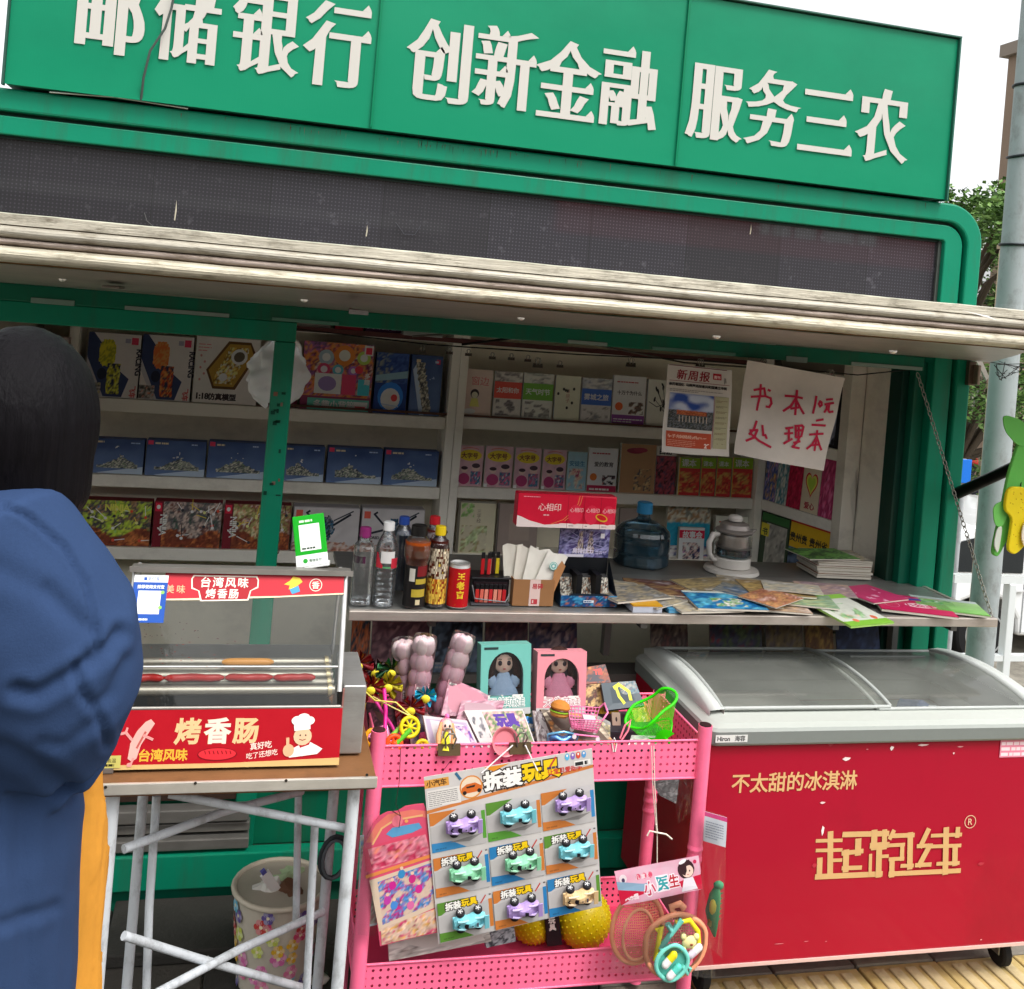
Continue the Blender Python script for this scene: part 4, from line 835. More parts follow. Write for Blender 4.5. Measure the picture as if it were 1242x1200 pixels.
# green payment stand on top of the warmer
def stand(t):
    g = G(); g.box((-.034, 0, 0), (.034, .004, .108), '#12a01e'); g.box((-.034, 0, 0), (.034, .0045, .0), '#fff'); o = g.build('face_plate', 'plastic', t, (0, 0, .004), (-.30, 0, .0), bevel=.002)
    A = Art(.068, .108); A.rect(-.034, 0, .068, .024, '#e8ece8'); A.rect(-.022, .032, .044, .056, '#f2f4f0'); A.rect(-.017, .044, .034, .036, '#dde0dc'); A.bars(-.019, .035, .036, .005, 1, '#3a4a3a', .8); A.bars(-.02, .093, .04, .006, 1, '#d5f0d0', .8, 5)
    A.ell(-.014, .011, .005, .005, '#28a030'); A.text('微信支付', -.006, .008, .0068, '#6a7a6a', bold=.02); A.build('print', o, FRONT(0, 0, 0))
    g = G(); g.box((-.036, -.005, 0), (.036, .028, .003), '#e6e8e4'); g.build('foot', 'plastic', t)
p = W(372, 684, Y=2.26); pack('payment_stand', 'bright green tilted payment card stand on top of the sausage warmer', 'card stand', (p.x+.012, 2.235, ZT+.0065), stand, rot=(0, -.2, -.1))
# ================================================================== pink rack
RK = thing('pink_rack', 'pink perforated metal trolley rack full of small toys in front of the counter', 'rack')
RX0, RX1, RY0, RY1 = .322, 1.085, 2.20, 2.48
PK = '#ff7399'
for x, y in ((RX0, RY0), (RX1, RY0), (RX0, RY1), (RX1, RY1)):
    g = G(); g.tube([(x, y, GZ+.02), (x, y, .765 if y < 2.3 else .735)], .0165, PK, 14); g.lathe([(.0145, .0), (.0142, .002)], (x, y, .765 if y < 2.3 else .735), 14, '#2a1a1c'); g.build('post', 'pinkmetal', RK)
    g = G(); 
    for k in range(3): g.lathe([(.0168, 0), (.0185, .008), (.0168, .016)], (x, y, .42+k*.025 if x > 1 else .1+k*.025), 14, PK)
    g.build('post_ring', 'pinkmetal', RK)
def band(a, b, z0, z1, nm='side_panel'):
    a, b = Vector(a), Vector(b); L = (b-a).length; n_ = Vector(((b-a).y, -(b-a).x)).normalized(); g = G()
    P0 = [(a.x, a.y, z0), (b.x, b.y, z0), (b.x, b.y, z1), (a.x, a.y, z1)]
    g.add(P0, [(0, 1, 2, 3)], PK, 0, False, None, [[(0.008, 0.008), (L+.008, 0.008), (L+.008, z1-z0+.008), (.008, z1-z0+.008)]])
    g.build(nm, 'perf', RK)
    g = G(); g.tube([(a.x, a.y, z0), (b.x, b.y, z0)], .003, PK, 6); g.tube([(a.x, a.y, z1), (b.x, b.y, z1)], .003, PK, 6); g.build('panel_hem', 'pinkmetal', RK)
for z0, z1 in ((.642, .730), (.175, .255)):
    e = .015; band((RX0+e, RY0), (RX1-e, RY0), z0, z1); band((RX1-e, RY1), (RX0+e, RY1), z0, z1); band((RX0, RY1-e), (RX0, RY0+e), z0, z1); band((RX1, RY0+e), (RX1, RY1-e), z0, z1)
    g = G(); g.box((RX0+.002, RY0+.002, z0), (RX1-.002, RY1-.002, z0+.004), '#d9466e'); g.build('tray', 'pinkmetal', RK)
# ================================================================== goods on the back shelves
GAIN[0] = 2.0
def standing(nm, label, cat, group, px0, pyt, px1, pyb, zb, art, col='#d8d0c4', depth=.02, Y=3.765, tilt=0, rz=0, m='box', T=None):
    """upright item: its left, top, right, bottom edges in the photo, its shelf and its front plane give place and size"""
    a = W(px0, pyb, Y=Y); b = W(px1, pyb, Y=Y); t = W(px0, pyt, Y=Y); w_ = abs(b.x-a.x)-.002; h = max(.03, t.z-zb-.0005)
    g = G(); g.box((0, 0, 0), (w_, depth, h), col)
    o = g.build(nm, m, None, (a.x+.001, Y, zb+.0008) if T is None else T, (-tilt, 0, rz), bevel=.0008, seg=1)
    tag(o, label, cat, group); A = Art(w_, h); art(A, w_, h); A.build('cover', o, FRONT(0, 0, 0)); return o
def a_race(c1, c2, c3):
    def f(A, w, h):
        A.rect(0, 0, w, h, '#a8a3a0'); A.poly([(0, h), (w*.1, h), (w*.35, h*.75), (w*.5, h*.5), (w*.82, h*.3), (w*.7, 0), (w*.3, 0), (0, h*.6)], '#26304e'); A.poly([(0, h*.62), (0, h*.45), (w*.28, 0), (w*.36, 0)], '#8f8c90')
        A.pic(w*.2, h*.45, w*.36, h*.48, lambda u, v, R: (c1 if R.random() < .6 else c2) if (u-.5)**2+(v-.5)**2 < .24 else None, 9, 10, .3, 1)
        A.pic(w*.34, h*.05, w*.36, h*.48, lambda u, v, R: R.choice([c1, c2, c3, '#23283a', '#1c2132']) if abs(u-.5) < .42 else None, 9, 10, .3, 2); A.ell(w*.3, h*.36, w*.09, h*.09, '#14192c')
        A.pic(0, 0, w*.3, h*.22, blotch(['#5a504c', c1, '#8a8580', '#3a3634'], 4, 3), 7, 6); A.rect(w*.82, h*.84, w*.13, h*.11, '#a8324a'); A.rect(w*.7, h*.86, w*.1, h*.07, '#7c7886')
        A.text('RACING', w*.93, h*.78, w*.15, '#26242e', bold=.04, rot=-pi/2); A.text('飞车', w*.86, h*.2, w*.13, '#a04a4a', bold=.04, rot=-pi/2)
        A.rect(0, 0, w, h*.012, '#c0bab2')
    return f
def a_gold(A, w, h):
    A.rect(0, 0, w, h, '#b5a8a4'); A.poly([(w*.18, h*.5), (w*.5, h*.95), (w*.85, h*.95), (w*.95, h*.75), (w*.65, h*.22), (w*.3, h*.22)], '#4a3418'); A.poly([(w*.22, h*.5), (w*.52, h*.91), (w*.84, h*.91), (w*.91, h*.74), (w*.62, h*.26), (w*.32, h*.26)], '#8a6c2c')
    A.pic(w*.3, h*.3, w*.52, h*.56, lambda u, v, R: R.choice(['#a88838', '#c0a868', '#7a5c20', '#d4c49a', '#5c4418']) if abs(u-.25-.5*v) < .3 else None, 14, 14, .35, 3)
    A.ell(w*.68, h*.72, w*.13, h*.12, '#c9c2ac', 14, .7); A.ell(w*.68, h*.72, w*.09, h*.075, '#4a4236', 14, .7); A.ell(w*.45, h*.4, w*.07, h*.06, '#d8d2bc', 12, .8)
    A.text('1:18', w*.04, h*.06, h*.12, '#2a2426', bold=.05); A.text('仿真模型', w*.24, h*.06, h*.105, '#2a2426', bold=.05); A.bars(w*.04, h*.78, w*.2, h*.14, 3, '#a86a68', .3, 2)
    for k in range(5): A.ell(w*(.09+.06*(k % 2)), h*(.35+.09*k), w*.018, h*.02, '#a0706c', 8)
def a_kit(A, w, h):
    A.rect(0, 0, w, h, '#6a2f48'); A.pic(0, h*.2, w, h*.8, blotch(['#8c3a5c', '#b0506e', '#c7a89a', '#5a2a44', '#d0703a', '#7a4a78', '#4a3a50'], 4, 2), 22, 18); 
    for cx, cy, r, c in ((.32, .78, .11, '#7a8a94'), (.58, .82, .15, '#d0682e'), (.86, .8, .1, '#8aa04a'), (.3, .6, .09, '#a03a58'), (.5, .6, .08, '#4a8a98'), (.72, .6, .07, '#8a5a98')): A.ell(w*cx, h*cy, w*r, w*r, c); A.ell(w*cx, h*cy, w*r*.55, w*r*.55, mixcol(c, '#ffffff', .35))
    A.rect(w*.18, h*.24, w*.38, h*.3, '#c9bcb4'); A.ell(w*.36, h*.39, w*.13, h*.11, '#75648e'); A.rect(w*.57, h*.24, w*.2, h*.3, '#b83a58'); A.rect(w*.8, h*.24, w*.17, h*.24, '#3c98a4'); A.ell(w*.8, h*.62, w*.06, h*.06, '#c8323e')
    A.rect(w*.1, 0, w*.88, h*.17, '#4f8f84'); A.text('多趣小背篓', w*.18, h*.035, h*.125, '#b9cfc4', bold=.03); A.rect(w*.76, h*.03, w*.2, h*.11, '#c9c4c0'); A.rect(w*.78, h*.045, w*.15, h*.03, '#b04a54')
    A.rect(w*.86, h*.84, w*.13, h*.15, '#c9bcb8'); A.rect(w*.88, h*.86, w*.09, h*.10, '#b02a3c'); A.text('多趣', w*.885, h*.5, h*.09, '#e0d4d0', bold=.03, vert=True)
def a_ship(seed, tall=False):
    def f(A, w, h):
        A.pic(0, 0, w, h, lambda u, v, R: mixcol('#1e2e52', '#5a6f94', max(0, min(1, .15+.5*(1-v)+.2*noise.noise(Vector((u*3+seed, v*3, seed)))))), 10, 8, .3, seed)
        A.poly([(w*.15, h*.02), (w*.2, 0), (w, 0), (w, h*.22)] if not tall else [(w*.2, h*.9), (w*.05, h*.75), (w*.35, 0), (w*.5, 0)], '#8f9cae')
        if tall:
            A.pic(w*.15, h*.03, w*.6, h*.85, lambda u, v, R: R.choice(['#4a4c4e', '#6d6a5e', '#8a877a', '#2c3038', '#a5a294']) if abs(u-(.75-.55*v)) < .26 else None, 10, 22, .35, seed)
            A.ell(w*.6, h*.3, w*.02, w*.02, '#c9d0d8', 6); A.pic(w*.6, h*.5, w*.35, h*.4, lambda u, v, R: '#7d8aa4' if R.random() < .2 else None, 6, 14, .3, seed+2)
        else:
            A.pic(w*.15, h*.16, w*.75, h*.42, lambda u, v, R: R.choice(['#6d6f6a', '#8a8a7d', '#4a4e52', '#a8a698', '#35393f', '#5c6a58']) if v < .25+.75*max(0, 1-abs(u-.45-.15*sin(seed))*2.4)*R.uniform(.6, 1) else None, 22, 10, .35, seed)
            A.pic(w*.35, h*.5, w*.3, h*.3, lambda u, v, R: '#b4b4a6' if R.random() < .25 and abs(u-.5) < .5-.4*v else None, 10, 8, .35, seed+5)
        A.rect(w*.02, h*.86, w*.09, h*.12, '#b0304a') if not tall else A.rect(w*.8, h*.86, w*.12, h*.08, '#b0304a'); A.bars(w*.14, h*.88, w*.26, h*.07, 1, '#a89a7c', .7, seed)
        A.bars(w*.75, h*.88, w*.2, h*.05, 1, '#8a98b0', .7, seed+1)
    return f
def a_ninja(seed, pal, title=False):
    def f(A, w, h):
        x0 = 0 if title else w*.13
        A.pic(x0, 0, w-x0, h, lambda u, v, R: (blotch(['#7c3f26', '#9a5a30', '#5e2c1e'], 3, seed)(u, v, R) if v < .3+.1*sin(u*9) else blotch(pal, 4.2, seed)(u, v, R)), 26, 18, .4, seed)
        R = random.Random(seed)
        for k in range(14):
            x = x0+(w-x0)*R.uniform(.05, .95); y = h*R.uniform(.1, .85); a = R.uniform(0, pi); l = h*R.uniform(.1, .3); A.line([(x, y), (x+l*cos(a), y+l*sin(a))], h*.018, R.choice(['#c0b8a8', '#201c1c', '#c9983c', '#d0cabc']))
            A.ell(x, y, h*.035, h*.035, R.choice(['#d8b070', '#c8402c', '#2a2a30', '#e0d8cc']), 8)
        if not title:
            A.rect(0, 0, w*.125, h, '#5e1620'); A.rect(w*.015, h*.78, w*.095, h*.19, '#b81c34'); A.ell(w*.062, h*.875, w*.03, h*.05, '#d8b8a8', 8); A.text('NINJA', w*.10, h*.72, w*.135, '#d8c8a8', bold=.03, rot=-pi/2, sx=.9)
            A.rect(w*.128, 0, w*.006, h, '#1c1414')
        else: A.text('NINJA', w*.34, h*.78, h*.2, '#c9b04a', bold=.04)
    return f
def a_robot(seed):
    def f(A, w, h):
        A.pic(0, 0, w, h, lambda u, v, R: mixcol('#8f8b8c', '#a8a4a4', R.random()*.5+v*.3), 6, 5, .2, seed)
        A.pic(0, 0, w, h*.42, lambda u, v, R: R.choice(['#7a4a3a', '#8f6a58', '#a8938a', '#5e3a34', '#9c9490']) if v < .5+.4*noise.noise(Vector((u*5, seed, 0))) else None, 18, 7, .4, seed)
        A.pic(w*.3, h*.18, w*.42, h*.66, lambda u, v, R: R.choice(['#1e232e', '#2a4a5e', '#3a3f4a', '#6a7078', '#14171e', '#28506a']) if (u-.5)**2*2.4+(v-.5)**2 < .2+R.uniform(-.07, .05) else None, 14, 14, .4, seed+1)
        A.line([(w*.36, h*.62), (w*.2, h*.86), (w*.24, h*.9)], h*.045, '#1c1f28'); A.line([(w*.62, h*.6), (w*.86, h*.84)], h*.05, '#1a1d26'); A.line([(w*.62, h*.7), (w*.9, h*.92)], h*.03, '#2c3038'); A.line([(w*.34, h*.5), (w*.14, h*.42)], h*.05, '#23262e')
        A.rect(w*.04, h*.76, w*.1, h*.16, '#b04a3e'); A.text('ARMORED', w*.03, h*.3, h*.085, '#26242a', bold=.04)
        A.rect(0, 0, w*.008, h, '#5c585a'); A.rect(0, h*.985, w, h*.015, '#7a7678')
    return f
def a_blue_pic(A, w, h):        # plain generic print in place of the figure
    A.rect(0, 0, w, h, '#1e3468'); A.pic(0, h*.5, w, h*.5, lambda u, v, R: R.choice(['#1c2f60', '#22386e', '#2c4474', '#55606c', '#70746c']) if u < .5 else mixcol('#1c2f60', '#3a5288', R.random()), 10, 10, .35, 3)
    A.poly([(0, h*.62), (w, h*.72), (w, h*.6), (0, h*.52)], '#6d8a96'); A.ell(w*.5, h*.28, w*.4, h*.24, '#2c66b0'); A.ell(w*.5, h*.24, w*.3, h*.18, '#b8c0c8'); A.ell(w*.62, h*.26, w*.1, h*.06, '#b03a3c'); A.line([(w*.25, h*.15), (w*.75, h*.12)], h*.02, '#8a96a8')
shipl = 'blue battleship model box on the middle left shelf, '
B1 = [('toy_box', 'yellow and dark racing toy box at the left end of the top shelf', 'toy box', 101, 402, 166, 481, a_race('#a8a028', '#7c7a22', '#c0b84a'), '#3a3a46'),
      ('toy_box', 'orange racing toy box beside the yellow one on the top shelf', 'toy box', 167, 405, 230, 484, a_race('#c0582a', '#d87a40', '#9a3a1c'), '#3a3a46'),
      ('toy_box', 'pinkish toy box showing a gold scale model car on the top shelf', 'toy box', 232, 407, 311, 487, a_gold, '#8a4a54'),
      ('toy_box', 'crimson toy kit box with round windows and teal base strip on the top shelf', 'toy box', 363, 413, 449, 493, a_kit, '#6a2f48'),
      ('toy_box', 'dark blue box with a round blue print on the top shelf', 'toy box', 452, 427, 492, 496, a_blue_pic, '#22346a'),
      ('toy_box', 'tall dark blue ship model box next to the post on the top shelf', 'toy box', 495, 430, 533, 498, a_ship(9, True), '#22346a')]
for nm, lb, cat, x0, yt, x1, yb, art, col in B1: standing(nm, lb, cat, 'toy boxes on the top shelf', x0, yt, x1, yb, S1+.001, art, col, .06, tilt=.03)
g = G(); a = W(316, 480, Y=3.77); g.box((0, 0, 0), (.13, .07, .2), '#5e2036'); tag(g.build('toy_box', 'box', None, (a.x, 3.79, S1+.001)), 'dark crimson box half hidden behind the white bag and green post', 'toy box', 'toy boxes on the top shelf')
for i, (x0, yt, x1, yb, pos) in enumerate(((106, 531, 173, 571, 'leftmost, beside the dark haired head'), (175, 533, 248, 573, 'second from the left, with a spread of planes'), (250, 535, 322, 575, 'cut off by the green post on its right'),
                                           (338, 540, 392, 580, 'just right of the green post'), (395, 542, 462, 583, 'between two alike boxes right of the post'), (464, 545, 530, 585, 'against the white shelf post'))):
    standing('model_box', 'blue battleship box on the middle shelf, '+pos, 'model box', 'blue battleship boxes on the middle shelf', x0, yt, x1, yb, S2+.001, a_ship(i+1), '#26365e', .06, tilt=.02)
NJ = [(93, 606, 181, 658, a_ninja(1, ['#2a5a8a', '#3a78a0', '#7a9a2c', '#98a83a', '#3a3a3c', '#8a6a4a'], True), 'colourful box with blue and green dragons, leftmost on the lower shelf'), (183, 608, 266, 662, a_ninja(2, ['#6a6468', '#8a7e7a', '#3a4a42', '#4a4448', '#9a8a80', '#5c3a34']), 'box with dark red NINJA spine and grey battle scene on the lower shelf'),
      (268, 611, 350, 664, a_ninja(3, ['#9a4a34', '#c07a5a', '#a89a90', '#6a3a30', '#7c7a4a', '#d0a080']), 'box with NINJA spine and red battle scene behind the green post')]
for x0, yt, x1, yb, art, lb in NJ: standing('model_box', lb, 'model box', 'boxes on the lower left shelf', x0, yt, x1, yb, S3+.001, art, '#5e1620', .07, tilt=.02)
for i, (x0, yt, x1, yb, lb) in enumerate(((352, 614, 433, 667, 'pale robot model box partly behind the green payment stand'), (435, 616, 512, 668, 'pale robot model box behind the bottles, left of the shelf post'))): standing('model_box', lb, 'model box', 'boxes on the lower left shelf', x0, yt, x1, yb, S3+.001, a_robot(i+4), '#8a8688', .07, tilt=.02)
# books
def kids(A, w, h, seed=0, cols=('#7d5f6c', '#8a4a78', '#4a7a8a')):
    R = random.Random(seed)
    for k, (cx, c) in enumerate(((.28, cols[1]), (.72, cols[2]))): A.ell(w*cx, h*.17, w*.17, h*.15, c, 12); A.ell(w*cx, h*.36, w*.11, h*.075, '#c9a090', 12); A.ell(w*cx, h*.41, w*.12, h*.06, '#2c2228', 12); A.rect(w*(cx-.16), h*.01, w*.3, h*.06, R.choice(['#5a3a5a', '#2a4a6a']))
def a_pink(i):
    def f(A, w, h):
        A.pic(0, 0, w, h, lambda u, v, R: mixcol('#a98a90', '#8a7078', R.random()*.6), 4, 5, .2, i); A.ell(w*.5, h*.76, w*.44, h*.14, '#c79a2e', 18); A.text('大字号', w*.15, h*.7, w*.22, '#5a2c2a', bold=.03, sx=1); A.line([(w*(.2+.06*k), h*(.92+.03*sin(pi*k/10))) for k in range(11)], h*.015, '#a04a3a')
        A.ell(w*.3, h*.18, w*.22, h*.14, '#8a3458'); A.ell(w*.3, h*.4, w*.12, h*.07, '#c2968c'); A.ell(w*.3, h*.445, w*.13, h*.045, '#35262c'); A.ell(w*.74, h*.45, w*.15, h*.09, '#c2968c'); A.ell(w*.74, h*.51, w*.16, h*.06, '#3a2c34'); A.pic(w*.55, h*.05, w*.38, h*.32, blotch(['#5a98a0', '#c0c0b8', '#2c5a74', '#a04a64'], 3, i), 6, 6); A.rect(0, 0, w*.12, h*.08, '#cfc6ba')
    return f
def a_band(bg, bandc, y0, y1, title, tc, art2=None, top=None):
    def f(A, w, h):
        A.pic(0, 0, w, h, lambda u, v, R: mixcol(bg, '#7a756e', R.random()*.25), 5, 6, .2, 3)
        if top: A.pic(0, h*y1, w, h*(1-y1), blotch(top, 4, len(title)+w*90, bg, .5), 9, 5)
        if art2: A.pic(w*.08, h*.05, w*.84, h*(y0-.08) if y0 > .2 else h*.35, blotch(art2, 4, w*70, bg, .52), 10, 9)
        if bandc: A.rect(0, h*y0, w, h*(y1-y0), bandc)
        if title: n = len(title); s = min(w*.84/n, h*.2); A.text(title, (w-s*n)/2, h*(y0+y1)/2-s*.38, s, tc, bold=.02)
    return f
def a_girl(A, w, h):
    A.rect(0, 0, w, h, '#c09a90'); A.text('窗边', w*.3, h*.68, w*.3, '#a04848', bold=0); A.ell(w*.45, h*.48, w*.14, h*.10, '#2a2224'); A.ell(w*.45, h*.45, w*.1, h*.07, '#cfa894'); A.poly([(w*.35, h*.38), (w*.55, h*.38), (w*.62, h*.2), (w*.3, h*.2)], '#b8a860'); A.ell(w*.3, h*.1, w*.2, h*.06, '#a8c0b0')
def a_plants(A, w, h):
    A.rect(0, 0, w, h, '#b5aea2'); R = random.Random(2)
    for k in range(16):
        x = w*R.uniform(.2, .9); y = h*R.uniform(.3, .9); A.ell(x, y, w*.03, h*.06, '#1e2222', 8, R.uniform(-.6, .6)); A.line([(x, y), (w*.6, h*.3)], w*.015, '#3a3c38')
    A.line([(w*.05, h*.52), (w*.3, h*.42), (w*.5, h*.48)], w*.02, '#2a2c2a')
def a_whys(A, w, h):
    A.rect(0, 0, w, h, '#c4bcb2'); A.rect(0, 0, w, h*.2, '#6a3a74'); A.bars(w*.1, h*.86, w*.8, h*.04, 1, '#8a3a3c', .6); A.text('十万个为什么', w*.12, h*.62, w*.13, '#2a2426', bold=.02); A.ell(w*.2, h*.37, w*.12, w*.12, '#b8502a'); A.pic(w*.5, h*.22, w*.45, h*.25, blotch(['#3a3438', '#8a6a58', '#5a4a44'], 3, 5, '#c4bcb2', .5), 8, 6); A.bars(w*.05, h*.05, w*.9, h*.1, 2, '#c9b8c8', .4)
def a_love(A, w, h):
    A.rect(0, 0, w, h, '#c2b8ac'); A.rect(0, 0, w, h*.14, '#8c2440'); A.bars(w*.08, h*.03, w*.84, h*.07, 1, '#d0b0a8', .6); A.bars(w*.12, h*.86, w*.76, h*.05, 1, '#8c3a44', .6); A.text('爱的教育', w*.2, h*.58, w*.17, '#2c2628', bold=.02); A.ell(w*.2, h*.33, w*.12, w*.12, '#c0602c'); A.pic(w*.5, h*.16, w*.45, h*.22, blotch(['#3a4a5c', '#a04a44', '#2c2c30'], 3, 6, '#c2b8ac', .5), 8, 6)
def a_brown(A, w, h):
    A.rect(0, 0, w, h, '#8c6c4e'); A.ell(w*.4, h*.86, w*.25, h*.06, '#6a2434'); A.ell(w*.55, h*.88, w*.2, h*.05, '#7a2c3a'); A.pic(w*.4, h*.05, w*.5, h*.45, blotch(['#4a4030', '#6a7048', '#3a3c44', '#a88a60'], 3, 4, '#8c6c4e', .48), 9, 10)
def a_cream(A, w, h):
    A.rect(0, 0, w, h, '#b4ab98'); R = random.Random(6); A.text('草房子', w*.42, h*.62, w*.18, '#8a5a4a', vert=True)
    for k in range(7): A.ell(w*R.uniform(.12, .9), h*R.uniform(.1, .85), w*.05, h*.035, '#2a2a26', 8)
def a_dark(A, w, h): A.rect(0, h*.8, w, h*.2, '#b0a8a0'); A.text('西游', w*.1, h*.84, w*.35, '#2a2a30', bold=.03); A.pic(0, 0, w, h*.8, blotch(['#2c2230', '#6a2034', '#1c1a24', '#8a3a44', '#3a3446'], 3, 8), 10, 14)
def a_green(A, w, h): A.rect(0, 0, w, h, '#9c2a2c'); A.rect(0, h*.72, w, h*.28, '#6a8a24'); A.text('课本', w*.1, h*.78, w*.36, '#c4ccb0', bold=.02); A.pic(0, h*.08, w, h*.55, blotch(['#a8302c', '#c05a3c', '#9c2426', '#b8884a'], 3, w*50), 6, 8); A.rect(0, 0, w*.04, h, '#b88a3a')
R1 = [(557, 447, 595, 500, a_girl, 'pink book with a girl on the cover, first on the upper book shelf'), (597, 450, 631, 502, a_band('#aaa6a0', '#b0463c', .42, .78, '太阳和你', '#d8b8a8', ['#4a4a4c', '#8a8884', '#6a6666'], ['#5a5654', '#8a8480']), 'grey book with a broad red band on the upper shelf'),
      (632, 452, 669, 504, a_band('#b0aea6', '#5c8a3a', .42, .78, '天气时节', '#c9d4b0', ['#8c8a84', '#6a6864'], ['#6f7470', '#94958f']), 'grey book with a broad green band on the upper shelf'), (671, 455, 702, 507, a_cream, 'cream book scattered with black spots on the upper shelf'),
      (703, 458, 740, 510, a_band('#a9a8a6', '#38579a', .4, .76, '雾城之旅', '#c4cce0', ['#6a6c70', '#94928e'], ['#6f7a88', '#8a8c90']), 'grey book with a broad blue band on the upper shelf'), (741, 455, 781, 512, a_whys, 'off white book with purple foot and orange disc on the upper shelf'), (783, 460, 822, 515, a_plants, 'white book with black sprigs half hidden by the hanging newspaper')]
for x0, yt, x1, yb, art, lb in R1: standing('book', lb, 'book', 'books on the upper right shelf', x0, yt, x1, yb, S1+.010, art, '#c8c0b2', .018, tilt=.04)
R2 = [(552, 540, 584, 588, a_pink(1), 'pink children book with yellow oval, nearest the shelf post'), (586, 541, 620, 590, a_pink(2), 'pink children book with yellow oval, second from the shelf post'), (622, 543, 654, 591, a_pink(3), 'pink children book with yellow oval, third from the shelf post'), (656, 545, 685, 592, a_pink(4), 'pink children book with yellow oval, beside the pale blue book'),
      (686, 548, 710, 593, a_band('#7a9aa4', None, .6, .8, '安徒生', '#2c5a78', ['#8a3a54', '#3a4a6a', '#c0a090']), 'narrow pale blue book on the middle book shelf'), (711, 543, 747, 594, a_love, 'off white book with red foot and orange disc on the middle shelf'), (750, 538, 793, 597, a_brown, 'brown paper book with dark red seal on the middle shelf'), (793, 541, 818, 599, a_dark, 'dark book with white head strip between brown and red green books')]
for x0, yt, x1, yb, art, lb in R2: standing('book', lb, 'book', 'books on the middle right shelf', x0, yt, x1, yb, S2+.009, art, '#b8b0a2', .018, tilt=.04)
for x0, x1, lb in ((821, 847, 'widest red and green textbook, left of its row of four'), (848, 866, 'second red and green textbook from the left'), (867, 885, 'third red and green textbook from the left'), (886, 911, 'red and green textbook nearest the corner post')): standing('book', lb, 'book', 'red and green textbooks', x0, 555, x1, 604, S2+.009, a_green, '#a8a090', .018, tilt=.04)
def a_floral(A, w, h): A.rect(0, 0, w, h, '#a29c86'); A.rect(0, 0, w*.06, h, '#5c584e'); A.rect(w*.06, h*.97, w*.94, h*.03, '#6a665a'); A.pic(w*.1, h*.05, w*.7, h*.5, blotch(['#6a7a4a', '#8a9a68', '#7a6a4a', '#98a47c'], 3, 3, '#a29c86', .5), 9, 9); A.text('三字经', w*.5, h*.78, w*.12, '#5a4a40', vert=True); A.pic(w*.08, h*.7, w*.35, h*.26, blotch(['#5a7a4a', '#7a9a5a'], 3, 5, '#a29c86', .5), 6, 6)
def a_plain(A, w, h): A.rect(0, 0, w, h, '#7c6f68'); A.rect(0, 0, w*.04, h, '#4a4440'); A.rect(w*.3, h*.3, w*.5, h*.5, '#85776e')
def a_bluemag(A, w, h):
    A.pic(0, 0, w, h, lambda u, v, R: mixcol('#1c5a80', '#2a98a8', min(1, R.random()*.4+v*.5)) if v < .7 else R.choice(['#a09a8a', '#6a6a60', '#8a6a4a', '#b0a898']), 12, 14, .35, 4); A.pic(0, 0, w, h*.25, blotch(['#8a2434', '#2c3a6a', '#b8b0a8'], 4, 6), 9, 5)
def a_whitemag(A, w, h): A.rect(0, 0, w, h, '#b8b0ac'); A.rect(0, h*.68, w, h*.24, '#a01c34'); A.text('故事会', w*.12, h*.7, w*.27, '#dcd0cc', bold=.03); A.pic(w*.15, 0, w*.7, h*.55, blotch(['#3a3a6a', '#8a5a8a', '#c0a098', '#2a2a40'], 3, 2, '#b8b0ac', .45), 9, 9)
def a_whitebook(A, w, h): A.rect(0, 0, w, h, '#b4aca0'); A.bars(w*.1, h*.85, w*.8, h*.05, 1, '#a03a34', .6); A.text('论语', w*.5, h*.6, w*.2, '#3a3634', bold=.02); A.pic(w*.05, h*.05, w*.4, h*.4, blotch(['#a04a3a', '#c08a5a', '#5a4a4a'], 3, 4, '#b4aca0', .45), 6, 7)
for x0, yt, x1, yb, art, lb, Yp in ((552, 608, 598, 669, a_floral, 'greenish classic book with tree drawing beside the shelf post above the lighters', 3.765), (600, 611, 650, 672, a_plain, 'dull brown book half hidden behind the paper bags', 3.765), (747, 617, 788, 672, a_plain, 'brown folder standing behind the water jug', 3.78),
                                    (806, 614, 859, 676, a_bluemag, 'blue magazine in a clear sleeve between water jug and kettle', 3.79), (822, 640, 853, 677, a_whitemag, 'small white booklet with dark red title in front of the blue magazine', 3.76), (865, 626, 905, 678, a_whitebook, 'off white book standing behind the kettle', 3.77)): standing('book', lb, 'book', 'books on the lower right shelf', x0, yt, x1, yb, S3+.001, art, '#8a8478', .018, Y=Yp, tilt=.05)
# corner unit goods (set along the slanted shelf)
def corner(nm, lb, cat, t0, t1, h, z, art, col='#8a8478', grp='books in the corner unit'):
    L = CL; p = CP0+cd_*(t0*L)-cn_*.008; w_ = (t1-t0)*L; g = G(); g.box((0, 0, 0), (w_-.002, .018, h), col); rz = math.atan2(cd_.y, cd_.x)
    o = g.build(nm, 'box', None, (p.x, p.y, z+.001), (-.04, 0, rz)); tag(o, lb, cat, grp); A = Art(w_-.002, h); art(A, w_-.002, h); A.build('cover', o, FRONT(0, 0, 0))
def a_black(A, w, h): A.rect(0, 0, w, h, '#15151a'); A.pic(w*.1, h*.05, w*.8, h*.85, blotch(['#2c2f3a', '#3c4252', '#6a7080', '#1a1a22'], 2.5, 3), 9, 10)
def a_col(pal, sd):
    def f(A, w, h): A.pic(0, 0, w, h, blotch(pal, 3.5, sd), 10, 12)
    return f
